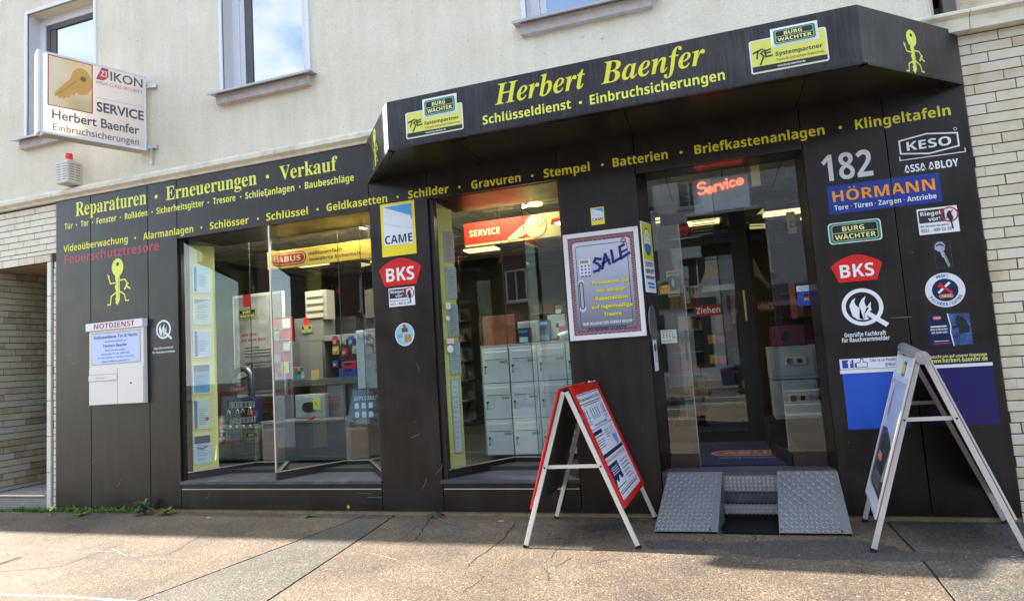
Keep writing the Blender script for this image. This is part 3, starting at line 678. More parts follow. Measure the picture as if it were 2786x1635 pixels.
# ramps and steps
def ramp(label, P):
    """P: top-left, top-right, bottom-right, bottom-left on the ground plan (x, y)"""
    r = thing('wheel_ramp', label, 'ramp', (P[0][0], P[3][1], 0))
    zt, zb = LZ+.012, .022
    tl, tr, br, bl = [Vector((x, y, z)) for (x, y), z in zip(P, (zt, zt, zb, zb))]
    u = (tr-tl); vv = (tl-bl); pl = Pl(bl, u, vv-u.normalized()*vv.dot(u.normalized()))
    dn = -pl.n*.004
    g = G(); f = [(0, 1, 2, 3), (7, 6, 5, 4), (0, 4, 5, 1), (1, 5, 6, 2), (2, 6, 7, 3), (3, 7, 4, 0)]
    g.grow([bl, br, tr, tl, bl+dn, br+dn, tr+dn, tl+dn], f)
    o = g.build('plate', TREAD, r)
    for a, b in ((bl, tl), (br, tr)):
        s = G(); w = Vector((.004 if a is bl else -.004, 0, 0)); lo = Vector((0, 0, .004))
        A = [a-lo, b-lo, Vector((b.x, b.y, .004)), Vector((a.x, a.y, .004))]
        s.grow(A+[p+w for p in A], f); s.build('side_plate', TREAD, r)
    tb = G(); W = u.length; Hh = vv.length; sl = (tl-bl).dot(pl.u); n = 0
    step = .037
    for i in range(int(Hh/step)):
        for k in range(int(W/step)):
            cy = (i+.5)*step+.004; cx = (k+.5)*step+.004+sl*cy/Hh; an = rad(45+90*((i+k) % 2)); 
            for q in (0,):
                p = pl.sub(cx-q*math.sin(an), cy+q*math.cos(an), 0, an)
                tb.grow([p.w(-.0155, -.0048, 0), p.w(.0155, -.0048, 0), p.w(.0155, .0048, 0), p.w(-.0155, .0048, 0), p.w(-.010, 0, .0042), p.w(.010, 0, .0042)], [(0, 1, 5, 4), (1, 2, 5), (2, 3, 4, 5), (3, 0, 4)])
    tb.build('tread_pattern', TREADB, r, kind='stuff')
    sc_ = G()
    for a, b in ((.02, .025), (W-.02, .025)): sc_.disc(pl, a, b, .008, .001, n=10, c1=.004)
    sc_.build('screw', BLACK, r)
    return r
TREAD = mat((.17, .175, .19), .5, metal=.4, noise=.15); TREADB = mat((.27, .275, .29), .35, metal=.5, noise=.05)
ramp('grey chequer plate wheel ramp left of the two black steps', [(-.515, -.02), (-.045, -.02), (-.12, -.475), (-.63, -.49)])
ramp('grey chequer plate wheel ramp right of the two black steps', [(.402, -.02), (.878, -.02), (.872, -.46), (.345, -.47)])
st = thing('entrance_steps', 'two narrow black rubber steps with chequer plate nosings between the ramps', 'steps', (.15, -.1, 0))
xa, xb = -.05, .398
TREADN = mat((.42, .42, .44), .4, metal=.4, noise=.1)
rub = mat((.012, .012, .015), .95, noise=.2, bump=.7, bscale=300, spec=.1)
G().box(xa, -.10, .0, xb, -.003, .150).build('lower_step', rub, st); G().box(xa-.04, -.46, .0, xb-.03, -.10, .018).build('ground_mat', rub, st)
G().box(xa, -.009, .245, xb, -.003, LZ-.025).build('upper_nosing', TREADN, st); G().box(xa-.005, -.108, .078, xb-.005, -.102, .155).build('lower_nosing', TREADN, st)
tb = G()
for (z0, z1, y, xo) in ((.25, LZ-.03, -.009, 0), (.083, .15, -.108, -.005)):
    p0 = wallpl(y); s = .034; rows = max(1, int((z1-z0)/s+.5))
    for i in range(rows+1):
        for k in range(int((xb-xa)/s)):
            cx, cy = xa+xo+(k+.5)*s, z0+i*(z1-z0)/max(1, rows); an = rad(45+90*((i+k) % 2))
            for q in (-.011, -.004, .004, .011):
                p = p0.sub(cx-q*math.sin(an), cy+q*math.cos(an), 0, an)
                tb.grow([p.w(-.014, -.002, 0), p.w(.014, -.002, 0), p.w(.014, .002, 0), p.w(-.014, .002, 0), p.w(-.011, 0, .003), p.w(.011, 0, .003)], [(0, 1, 5, 4), (1, 2, 5), (2, 3, 4, 5), (3, 0, 4)])
tb.build('tread_pattern', TREADB, st, kind='stuff')

# ================================================================== INTERIOR
FLZ = .40
it = thing('shop_interior', 'dark shop room behind the glass with tiled ceiling and light panels', 'room', (-3, 4, .4))
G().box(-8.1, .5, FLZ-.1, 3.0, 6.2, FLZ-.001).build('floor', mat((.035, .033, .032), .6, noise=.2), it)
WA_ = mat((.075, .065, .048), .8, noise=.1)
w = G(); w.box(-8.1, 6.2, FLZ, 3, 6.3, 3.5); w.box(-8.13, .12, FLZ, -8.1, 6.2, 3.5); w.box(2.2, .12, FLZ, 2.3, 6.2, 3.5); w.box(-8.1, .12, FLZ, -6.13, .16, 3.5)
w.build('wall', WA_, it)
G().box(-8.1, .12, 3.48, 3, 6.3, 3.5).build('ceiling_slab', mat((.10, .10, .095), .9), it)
CT = mat((.50, .49, .45), .9, noise=.12, bump=.3)
lights = {(3, 5), (5, 6), (7, 3), (8, 6), (10, 4), (11, 6), (12, 7), (13, 5), (14, 6), (15, 4), (16, 6), (17, 7)}
tm_ = G().prism(Pl((0, 0, 0), (1, 0, 0), (0, -1, 0)), [(-.295, -.295), (.295, -.295), (.295, .295), (-.295, .295)], 0, .012)
tm_.prism(Pl((0, 0, 0), (1, 0, 0), (0, -1, 0)), [(-.2, -.2), (.2, -.2), (.2, .2), (-.2, .2)], .012, .03)
tmesh = tm_.mesh('ceiling_tile', CT); LG = mat((1.0, .80, .36), .5, emit=.42)
lmesh = G().box(-.29, -.14, -.02, .29, .14, .01).mesh('light_panel', LG)
for i in range(18):
    for k in range(8):
        x, y = -8.6+i*.61, .55+k*.61
        if x < -7.9: continue
        if (i, k) in lights: me, nm, dz = lmesh, 'light_panel', 3.462
        else: me, nm, dz = tmesh, 'ceiling_tile', 3.466
        o = bpy.data.objects.new(nm, me); COL.objects.link(o); o.parent = it; o.matrix_parent_inverse = Matrix.Translation(-it.location); o.location = (x, y, dz)

def bx(name, m_, x0, z0, x1, z1, Y, d=.2, parent=None, bevel=.004): return G().box(x0, Y, z0, x1, Y+d, z1).build(name, m_, parent, bevel=bevel)
def prect(p, q, Y):
    a, b = wallpl(Y).at(*p), wallpl(Y).at(*q); return min(a[0], b[0]), min(a[1], b[1]), max(a[0], b[0]), max(a[1], b[1])
# --- left window: yellow board with certificates parallel to the first pane
A, B = Vector((*B1[0], 0)), Vector((*B1[1], 0)); bp_ = Pl(A, B-A); bp_ = Pl(bp_.w(0, 0, -.05), bp_.u, bp_.v)
a0, _ = bp_.at(508, 1000); a1, _ = bp_.at(590, 1000)
yb = thing('certificate_board', 'tall yellow board with six framed certificates behind the left edge of the left display window', 'display board', tuple(bp_.w(a0, zs+.1)))
YB = mat((.74, .70, .24), .6, noise=.05)
G().pbox(bp_, a0, zs+.09, a1, 3.20, -.015, 0).build('board', YB, yb)
BL, LB, GY_ = mat('#1d5fa8', .4), mat('#b9d4ea', .4), mat('#c3ccd0', .4)
CE = [((522, 724), (571, 801), 'a'), ((524, 811), (574, 887), 'b'), ((524, 898), (574, 975), 'a'), ((522, 991), (573, 1073), 'c'), ((524, 1088), (573, 1168), 'd'), ((525, 1185), (575, 1262), 'e')]
LW = mat((.05, .06, .09), .5)
for i, (p, q, k) in enumerate(CE):
    x0, y1 = bp_.at(p[0], (p[1])); x1, y0 = bp_.at(q[0], q[1]-4)
    y1 = bp_.at(p[0], p[1])[1]
    t = thing('certificate', ['blue striped certificate at the top of the yellow board', 'pale certificate with grey curved head, second from the top of the yellow board', 'blue striped certificate, third from the top of the yellow board', 'bright blue certificate, fourth from the top of the yellow board', 'white certificate with red seal, fifth from the top of the yellow board', 'pale blue certificate with dark head, lowest on the yellow board'][i], 'certificate', tuple(bp_.w(x0, y0)), 'framed certificates on the yellow board')
    G().pbox(bp_, x0, y0, x1, y1, 0, .018).build('frame', ALU, t, bevel=.002)
    e = .012; W, H = x1-x0-2*e, y1-y0-2*e
    s = bp_.sub(x0+e, y0+e, .0185)
    G().rect(s, 0, 0, W, H, 0).build('sheet', {'a': LB, 'b': GY_, 'c': mat('#2f94c8', .3), 'd': GY_, 'e': mat('#a9cbe6', .4)}[k], t)
    c = G()
    if k == 'a': c.rect(s, .02*W, 0, .2*W, H, .001)
    elif k == 'b': c.poly(s, [(0, H), (0, H*.82), (W*.4, H*.88), (W, H*.96), (W, H)], .001)
    elif k == 'c': c.rect(s, 0, H*.76, W, H, .001)
    elif k == 'd': c.rect(s, 0, 0, W*.2, H, .001)
    else: c.rect(s, 0, H*.72, W, H, .001)
    c.build('colour_band', {'a': BL, 'b': mat('#6f7a80', .4), 'c': mat('#16496e', .4), 'd': mat('#4a62a0', .4), 'e': mat('#24324a', .4)}[k], t)
    c = G(); x_ = .3*W if k in 'ad' else .12*W
    for r in range(9):
        if random.random() < .8: c.rect(s, x_, H*(.66-.065*r), x_+(W*.9-x_)*random.uniform(.5, 1), H*(.66-.065*r)+.0045, .0012)
    if k == 'e':
        c.poly(s, [(.1*W, .62*H), (.3*W, .58*H), (.5*W, .55*H), (.75*W, .60*H), (.92*W, .66*H), (.75*W, .55*H), (.5*W, .50*H), (.25*W, .53*H)], .0012)
    c.build('print_lines', LW, t)
    if k == 'b': G().text(s, 'Urkunde', W*.25, W*.75, H*.72, H*.05, .0012, 'B').build('lettering', LW, t)
    if k == 'd': G().disc(s, W*.82, H*.32, .022, .0015, n=14).build('seal', mat('#a8323a', .4), t)
# --- pedestal with two signs
x0, z0, x1, z1 = prect((590, 1165), (693, 1300), 1.0)
ped = thing('display_pedestal', 'grey stone look pedestal with two small dark yellow lettered plates in the left window', 'pedestal', (x0, 1.0, .44))
G().box(x0-.3, 1.0, .43, x1+.03, 1.5, z1).build('block', mat((.17, .20, .19), .6, noise=.12), ped, bevel=.01)
gl_ = G(); cx = (x0+x1)/2-.07
P = wallpl(.995)
for r in range(4): 
    zc = z1-.17-.27*r
    gl_.line(P, rr_pts(cx-.11, zc-.085, cx+.04, zc+.085, .02, 2), .007, .001, True); gl_.line(P, rr_pts(cx+.04, zc-.08, cx+.16, zc+.08, .02, 2), .007, .001, True)
gl_.build('stone_joints', mat((.05, .06, .065), .6), ped)
def bw_plate(parent, pl, a0, b0, a1, b1, c=0, m1='#1d8a68', txt=True, cols=None):
    W, H = a1-a0, b1-b0; r = .16*H; s = pl.sub(a0, b0, c)
    G().rrect(s, 0, 0, W, H, r, 0, .004).build('plate', mat('#dfe6e8', .35) if m1 != 'k' else mat('#8f9a55', .4), parent)
    if m1 != 'k': G().rrect(s, .022*W, .04*H, .978*W, .96*H, r*.9, .0045).build('green_rim', mat(m1, .4), parent)
    G().rrect(s, .07*W, .12*H, .93*W, .88*H, r*.7, .005).build('inner_rim', mat('#e6e6c8', .4), parent)
    G().rrect(s, .078*W, .135*H, .922*W, .865*H, r*.65, .0055).build('black_field', mat((.01, .012, .012), .4), parent)
    g = G(); g.rect(s, .08*W, .49*H, .92*W, .51*H, .006); g.text(s, 'BURG', .27*W, .68*W, .57*H, .22*H, .006, 'B'); g.text(s, 'WÄCHTER', .115*W, .885*W, .2*H, .22*H, .006, 'B')
    g.build('lettering', mat('#eef0a0', .4), parent)
a = prect((667, 1173), (703, 1203), .99)
t = thing('brand_plate', 'small dark plate with yellow lettering on the right front of the grey pedestal', 'sign', (a[0], .99, a[1])); bw_plate(t, wallpl(.992), a[0], a[1], a[2], a[3], m1='k')
a = prect((583, 1172), (618, 1202), .99)
t = thing('brand_plate', 'small dark plate with yellow lettering, half hidden behind the yellow board', 'sign', (a[0], .99, a[1])); bw_plate(t, wallpl(.992), a[0], a[1], a[2], a[3], m1='k')
# --- giant padlock
x0, z0, x1, z1 = prect((616, 1087), (692, 1154), 1.05)
pk = thing('giant_padlock', 'giant blue display padlock with grey shackle carrying small coloured locks, on the pedestal', 'padlock', (x0, 1.05, z0))
NAVY = mat((.025, .03, .13), .4)
G().box(x0, 1.05, z0, x1, 1.22, z1).build('body', NAVY, pk, bevel=.012)
cx = (x0+x1)/2-.02; r = (x1-x0)*.33
pts = [(cx-r, 1.13, z1-.02), (cx-r, 1.13, z1+.26)]+[(cx-r*math.cos(t), 1.13, z1+.26+r*math.sin(t)) for t in [k*math.pi/12 for k in range(1, 12)]]+[(cx+r, 1.13, z1+.26), (cx+r, 1.13, z1-.02)]
G().path(pts, .042, 12).build('shackle', mat((.16, .21, .23), .35, metal=.5), pk, smooth=True)
s = wallpl(1.049); W = x1-x0
G().rrect(s, cx-.15, z1+.10, cx+.15, z1+.17, .03, 0, .004).build('badge', mat('#b06a70', .5), pk); G().text(s, 'ABUS', cx-.09, cx+.09, z1+.118, .035, .005, 'B').build('lettering', mat('#e8e0e0', .5), pk)
gw, gb = G(), G()
for i, ch in enumerate('LIEBES'): x = x0+.05+i*W*.155; gw.rect(s, x, z1-.12, x+.065, z1-.035, .002); gb.text(s, ch, x+.015, x+.05, z1-.105, .055, .003, 'B')
for i, ch in enumerate('SCHLOSS'): x = x0+.05+i*W*.135; dz = (-.01, .008, -.004, .01, .006, .012, .02)[i]; gw.rect(s, x, z1-.33+dz, x+.06, z1-.255+dz, .002); gb.text(s, ch, x+.014, x+.046, z1-.317+dz, .045, .003, 'B')
gw.build('letter_card', mat('#c9ccc8', .5), pk); gb.build('lettering', BLACK, pk)
for i, (fx_, dz, cl) in enumerate(((.1, -.22, '#3d6a2a'), (.42, -.21, '#4d6a1e'), (.62, -.21, '#23324e'), (.88, -.19, '#d87a2a'), (.15, -.43, '#6a4aa0'), (.38, -.43, '#e07a20'), (.62, -.42, '#7fa32a'), (.86, -.42, '#a03040'))):
    xx = x0+fx_*W
    o = G().box(xx-.032, 1.025, z1+dz-.03, xx+.032, 1.048, z1+dz+.03).build('small_padlock', mat(cl, .4), pk, bevel=.004)
    G().path([(xx-.02, 1.036, z1+dz+.03), (xx-.02, 1.036, z1+dz+.055), (xx, 1.036, z1+dz+.072), (xx+.02, 1.036, z1+dz+.055), (xx+.02, 1.036, z1+dz+.03)], .006, 6).build('shackle', ALU, o)
# --- tall poster stand
x0, z0, x1, z1 = prect((632, 806), (779, 1075), 1.7)
po = thing('poster_stand', 'tall grey and white info poster standing behind the giant padlock', 'poster', (x0, 1.7, z0))
G().box(x0, 1.7, z0, x1, 1.74, z1).build('frame', mat('#c6cbd0', .5), po, bevel=.004)
s = wallpl(1.698); W, H = x1-x0, z1-z0
G().rect(s, x0+.03, z0+.05, x1-.03, z1-.04, .0).build('sheet', ramp_mat('poster_print', [(.3, (.16, .17, .19)), (.5, (.36, .38, .42)), (.7, (.50, .52, .56))], 1.5, detail=2, bump=0), po)
G().rect(s, x0+.2, z1-.18, x0+.34, z1+.0, .003).build('red_tab', mat('#b0303a', .5), po)
bw_plate(po, s, x0+.1, z1-.37, x0+.44, z1-.21, .002, 'k')
g = G(); g.text(s, 'Alle Sets', x0+.16, x0+.42, z1-.62, .045, .002, 'B'); g.text(s, 'auf einen Blick', x0+.16, x0+.58, z1-.70, .045, .002, 'B'); g.build('lettering', mat('#9a2b38', .5), po)
g = G()
for r in range(22):
    z = z1-.8-.045*r
    if r % 5 != 4: g.rect(s, x0+.2, z, x0+.2+random.uniform(.25, .72), z+.014, .002)
g.build('print_lines', mat((.10, .10, .12), .6), po)
G().rect(s, x0+.12, z0+.1, x1-.2, z0+.42, .003).build('photo', mat((.10, .11, .13), .5), po)
# tablet picture in front of poster
a = prect((645, 992), (690, 1030), 1.5)
t = tag(G().pbox(Pl((a[0], 1.5, a[1]), (1, 0, .22)), 0, -.02, a[2]-a[0], (a[3]-a[1])*.75, 0, .02).build('display_tablet', mat('#3a3d46', .3)), 'tilted small tablet leaning in front of the tall grey poster', 'tablet')
G().pbox(Pl((a[0], 1.5, a[1]), (1, 0, .22)), .02, 0, a[2]-a[0]-.02, (a[3]-a[1])*.66, .021, .023).build('screen', mat('#b9bcc4', .3), t)
# --- red rack of blister packs
x0, z0, x1, z1 = prect((732, 866), (790, 1000), 1.35)
rk = thing('key_rack', 'red hanging rack of blister packed locks left of the grey safe column', 'rack', (x0, 1.35, z0))
G().box(x0, 1.4, z0, x1, 1.44, z1).build('back_board', mat('#7c1620', .5), rk)
for r in range(4):
    for k in range(2):
        xx, z = x0+.02+k*.17, z1-.15-r*.155
        o = G().box(xx, 1.36, z, xx+.12, 1.40, z+.12).build('blister_pack', mat('#c8ccd4' if (r+k) % 2 else '#b8202c', .4), rk, bevel=.003)
    G().box(x0, 1.345, z1-.165-r*.155, x1, 1.365, z1-.155-r*.155).build('price_rail', mat('#b9b0b4', .5), rk)
# --- grey wall unit / safes
UG = mat((.105, .11, .12), .5, noise=.06); UG2 = mat((.17, .18, .195), .45, noise=.05); STL = mat((.36, .42, .46), .45, noise=.04)
sh_ = thing('display_shelf', 'dark grey shelving unit carrying safes and toolboxes on the right of the left window', 'shelf', (-4.6, 1.4, .44))
def pb(name, p, q, Y, m_, parent, d=.3, bevel=.004):
    a = prect(p, q, Y); return G().box(a[0], Y, a[1], a[2], Y+d, a[3]).build(name, m_, parent, bevel=bevel)
pb('upper_cabinet', (800, 868), (880, 926), 1.5, UG2, sh_); pb('lower_cabinet', (800, 930), (880, 1034), 1.5, UG2, sh_, .1)
pb('shelf_board', (795, 1034), (972, 1042), 1.3, UG, sh_, .4); pb('side_post', (788, 930), (797, 1150), 1.3, UG, sh_, .4); pb('side_post', (882, 925), (889, 1145), 1.3, UG, sh_, .4)
pb('shelf_board', (795, 1142), (945, 1152), 1.25, UG, sh_, .4); pb('text_panel', (889, 1036), (942, 1142), 1.32, UG2, sh_, .03); pb('right_panel', (942, 1030), (985, 1120), 1.4, UG2, sh_, .03)
pb('back_panel', (735, 1040), (940, 1250), 1.8, mat((.05, .052, .058), .6), sh_, .03); pb('back_board', (880, 868), (975, 1035), 1.9, mat((.02, .02, .022), .6), sh_, .03)
pb('top_shelf', (880, 914), (972, 921), 1.3, mat((.25, .26, .28), .5), sh_, .3)
a = prect((893, 1078), (930, 1100), 1.31); s = wallpl(1.318)
g = G()
for r in range(5): g.rect(s, a[0], a[3]-.02-.04*r, a[2]-random.uniform(0, .06), a[3]-.004-.04*r, .0)
g.rect(s, a[0], a[3]+.14, a[2], a[3]+.155, 0); g.build('print_lines', mat('#8a4a54', .5), sh_)
# burg plates on cabinets
a = prect((818, 886), (849, 904), 1.48); t = thing('brand_plate', 'yellow and green plate on the rounded grey cabinet in the left window', 'sign', (a[0], 1.48, a[1])); bw_plate(t, wallpl(1.49), *[a[0], a[1], a[2], a[3]], m1='k')
G().rect(wallpl(1.492), (a[0]+a[2])/2-.05, a[3]-.0, (a[0]+a[2])/2+.05, a[3]+.11, .001).build('red_tab', mat('#c02c3a', .5), t)
# letterbox with slats
a = prect((829, 794), (890, 868), 1.5)
lb = thing('louvred_box', 'grey louvred metal box hanging above the grey cabinet in the left window', 'box', (a[0], 1.5, a[1]))
G().box(a[0], 1.5, a[1], a[2], 1.7, a[3]).build('body', mat((.30, .30, .28), .5), lb, bevel=.006)
for r in range(4): z = a[1]+.03+r*(a[3]-a[1])/4.2; G().box(a[0]+.03, 1.48, z, a[2]-.05, 1.5, z+.05).build('flap', mat((.42, .41, .38), .5), lb, bevel=.004)
# wall safe with sticky note
a = prect((802, 1075), (882, 1140), 1.2)
sf = thing('wall_safe', 'pale grey safe with black oval lock in the left display window', 'safe', (a[0], 1.2, a[1]))
G().box(a[0], 1.2, a[1], a[2], 1.5, a[3]).build('body', STL, sf, bevel=.01); G().box(a[0]+.03, 1.185, a[1]+.03, a[2]-.03, 1.2, a[3]-.03).build('door', STL, sf, bevel=.006)
G().rrect(wallpl(1.184), a[0]+.13, a[1]+.10, a[2]-.1, a[3]-.10, .07, 0, .02).build('lock_panel', BLACK, sf)
def note(p, q, Y, label):
    b = prect(p, q, Y); t = tag(G().pbox(Pl((b[0], Y, b[1]), (1, 0, -.06)), 0, 0, b[2]-b[0], b[3]-b[1], 0, .003).build('sticky_note', mat('#c9dc52', .6)), label, 'sticky note')
    s = Pl((b[0], Y, b[1]), (1, 0, -.06)); W, H = b[2]-b[0], b[3]-b[1]
    G().line(s, [(.25*W, .75*H), (.4*W, .6*H), (.25*W, .45*H), (.5*W, .5*H), (.7*W, .25*H)], .006, .004).build('scribble', mat((.12, .10, .04), .6), t)
note((852, 1083), (872, 1112), 1.12, 'yellow sticky note on the door of the pale grey safe'); note((764, 985), (786, 1013), 1.2, 'yellow sticky note below the red rack')
# tall pale safe open, diplomat panel
a = prect((967, 900), (1020, 1056), 1.15)
ts = thing('tall_safe', 'tall pale blue safe cabinet at the right end of the left window', 'safe', (a[0], 1.15, a[1]))
G().box(a[0], 1.15, a[1], a[2]+.4, 1.6, a[3]).build('body', mat((.44, .54, .62), .45, noise=.04), ts, bevel=.01)
G().box(a[0]+.03, 1.135, a[3]-.10, a[2]+.3, 1.15, a[3]-.03).build('rail', mat((.36, .46, .54), .4), ts, bevel=.004); G().box(a[0]+.2, 1.05, a[1]+.55, a[2]+.1, 1.15, a[1]+.75).build('lock_unit', mat((.52, .56, .58), .35), ts, bevel=.008)
G().disc(wallpl(1.05), a[0]+.26, a[1]+.65, .04, 0, n=16, c1=.02).build('dial', BLACK, ts)
dpn = wallpl(1.0); P4 = [dpn.at(*q) for q in ((963, 1061), (1003, 1060), (1008, 1152), (945, 1154))]
dg = thing('diplomat_sign', 'blue grey slanted panel with white lettering at the right end of the left window', 'sign', (P4[3][0], 1.0, P4[3][1]))
G().prism(dpn, P4, 0, .02).build('panel', mat((.14, .20, .29), .4), dg)
tp = P4[0][1]; g = G(); g.text(dpn, 'DIPLOMAT', P4[0][0]+.01, P4[0][0]+.34, tp-.13, .05, .022, 'O'); 
for r in range(2):
    for k in range(3): g.rrect(dpn, P4[3][0]+.13+k*.10, P4[3][1]+.08+r*.11, P4[3][0]+.19+k*.10, P4[3][1]+.15+r*.11, .01, .022)
g.build('lettering', mat('#c9dcf0', .4), dg)
# toolboxes, cards, padlocks, pliers
for (p, q, cl, lb_) in (((928, 985), (968, 1002), '#b3222a', 'red toolbox on top of the blue toolbox in the left window'), ((921, 1003), (970, 1026), '#1c3f9a', 'blue toolbox under the red toolbox in the left window')):
    a = prect(p, q, 1.3); t = thing('toolbox', lb_, 'toolbox', (a[0], 1.3, a[1]))
    G().box(a[0], 1.3, a[1], a[2], 1.55, a[3]).build('case', mat(cl, .4), t, bevel=.01); c = (a[0]+a[2])/2; G().box(c-.05, 1.28, a[3]-.04, c+.05, 1.3, a[3]-.015).build('handle', BLACK, t)
cd = thing('colour_sample_card', 'card of small coloured sample squares on the grey shelf of the left window', 'sample card', (-4.9, 1.25, 1.6))
a = prect((800, 998), (828, 1030), 1.25)
G().box(a[0], 1.25, a[1], a[2], 1.26, a[3]).build('card', mat('#8a929a', .5), cd)
for r in range(3):
    for k in range(3): 
        w_ = (a[2]-a[0])/3.4; G().box(a[0]+.01+k*w_*1.1, 1.24, a[1]+.01+r*w_*1.1, a[0]+.01+k*w_*1.1+w_*.9, 1.25, a[1]+.01+r*w_*1.1+w_*.9).build('sample_square', mat(['#3f9ad0', '#46b0d8', '#c8bcd8', '#5a8f3a', '#1f6a44', '#c0c06a', '#b4485a', '#c89a52', '#3a5ac0'][r*3+k], .4), cd)
a = prect((846, 1006), (866, 1032), 1.2); t = tag(G().box(a[0], 1.2, a[1], a[2], 1.22, a[3]).build('price_card', mat('#d8b878', .5)), 'small cream price card in front of the grey cabinet in the left window', 'card')
for i in range(3):
    b = wallpl(1.0).at(773+i*15, 1176-(i % 2)*8); t = thing('brass_padlock', ['pale padlock, left one of the three lying at the front of the left window', 'pale padlock, middle one of the three lying at the front of the left window', 'pale padlock, right one of the three lying at the front of the left window'][i], 'padlock', (b[0], 1.0, b[1]))
    G().box(b[0]-.03, 1.0, b[1]-.03, b[0]+.03, 1.03, b[1]+.02).build('body', mat((.62, .58, .40), .3, metal=.4), t, bevel=.005)
    G().path([(b[0]-.02, 1.015, b[1]+.02), (b[0]-.02, 1.015, b[1]+.05), (b[0], 1.015, b[1]+.066), (b[0]+.02, 1.015, b[1]+.05), (b[0]+.02, 1.015, b[1]+.02)], .007, 6).build('shackle', mat((.75, .75, .75), .25, metal=.8), t)
tb_ = tag(G().box(-5.75, .9, .9, -4.35, 1.3, .93).build('display_table', mat((.12, .13, .14), .4)), 'grey display ledge carrying padlocks and a bolt cutter in the left window', 'ledge')
G().box(-5.7, .92, .43, -4.4, 1.28, .9).build('front_panel', mat((.07, .075, .085), .5), tb_)
b0, b1 = wallpl(1.0).at(800, 1162), wallpl(1.0).at(857, 1132)
t = thing('bolt_cutter', 'red and black bolt cutter lying on the display ledge', 'bolt cutter', (b0[0], 1.0, b0[1]))
G().path([(b0[0], 1.0, b0[1]), ((b0[0]+b1[0])/2, 1.0, (b0[1]+b1[1])/2-.01), (b1[0], 1.0, b1[1])], .018, 8).build('handle', mat('#b02030', .4), t); G().path([(b0[0], 1.0, b0[1]-.02), (b1[0]+.06, 1.0, b0[1]-.005)], .018, 8).build('handle', BLACK, t)
G().box(b0[0]-.09, .98, b0[1]-.03, b0[0]+.01, 1.02, b0[1]+.02).build('jaw', mat((.12, .12, .12), .4, metal=.5), t, bevel=.006)
rnd = random.Random(21)
GN = ['red lock blister card', 'grey lock blister card', 'blue lock blister card', 'yellow lock blister card']; GC = ['#a82830', '#8a929a', '#2a4a9a', '#c8b040']
for i, (px, py) in enumerate(((905, 940), (925, 938), (948, 940), (905, 965), (930, 968), (958, 962), (905, 1000), (700, 1180), (720, 1175), (745, 1178))):
    a = wallpl(1.25).at(px, py); k = i % 4; w_, h_ = rnd.uniform(.07, .10), rnd.uniform(.09, .13)
    t = thing('blister_card', f"{GN[k]}, {['upper row, nearest the grey cabinet', 'upper row, in the middle', 'upper row, nearest the tall pale safe', 'lower row, nearest the grey cabinet', 'lower row, in the middle', 'lower row, nearest the tall pale safe', 'left of the red toolbox', 'right beside the giant padlock', 'between giant padlock and centre post', 'left of the centre post'][i]}", 'package', (a[0], 1.25, a[1]), 'lock packages in the left window')
    G().box(a[0], 1.25, a[1], a[0]+w_, 1.26, a[1]+h_).build('card', mat(GC[k], .4), t); G().box(a[0]+.02, 1.225, a[1]+.015, a[0]+w_-.02, 1.249, a[1]+h_*.55).build('blister', mat((.45, .45, .42), .25, metal=.4), t, bevel=.006)
# --- banner ABUS
bnp = wallpl(.84); c0, c1 = bnp.at(728, 690), bnp.at(985, 655); zt = bnp.at(739, 687)[1]; zb = bnp.at(740, 734)[1]
xl, xr = bnp.at(727, 700)[0], bnp.at(1012, 660)[0]
bn = thing('banner_sign', 'yellow banner with red oval lettering hanging behind the left display window', 'sign', (xl, .84, zb))
G().box(xl, .84, zb, xr, .88, zt).build('panel', mat((.88, .64, .10), .5, emit=0), bn, bevel=.004)
def abus(parent, s, W, H, c=0, col='#c8281e'):
    r = H*.5
    G().rrect(s, 0, 0, W, H, r, c).build('oval_rim', mat(col, .4), parent); G().rrect(s, .03*W, .08*H, .97*W, .92*H, r*.84, c+.001).build('oval_line', mat('#f2e0c0', .4), parent)
    G().rrect(s, .055*W, .15*H, .945*W, .85*H, r*.7, c+.002).build('oval_field', mat(col, .4), parent); G().text(s, 'ABUS', .16*W, .84*W, .29*H, .42*H, c+.003, 'B').build('lettering', mat('#f6ecc8', .4), parent)
H = zt-zb; Wf = bnp.at(833, 700)[0]-bnp.at(741, 700)[0]
abus(bn, bnp.sub(bnp.at(741, 700)[0], zb+.13*H, .001), Wf, H*.74)
g = G(); z_ = zb+.56*H; ax = lambda px, z: xat(px, z, .84)
g.text(bnp, 'millionenfach', ax(839.5, z_), ax(931, z_), z_, .19*H, .001, 'B'); g.text(bnp, 'bewährte Sicherheit', ax(842, zb+.22*H), ax(981, zb+.22*H), zb+.22*H, .19*H, .001, 'B')
g.build('lettering', mat((.08, .06, .03), .5), bn)
g = G(); 
for px in (737, 1000): x = ax(px, zt); g.tube((x, .86, zt), (x, .86, 3.46), .003, 6)
g.build('hanging_wire', ALU, bn)
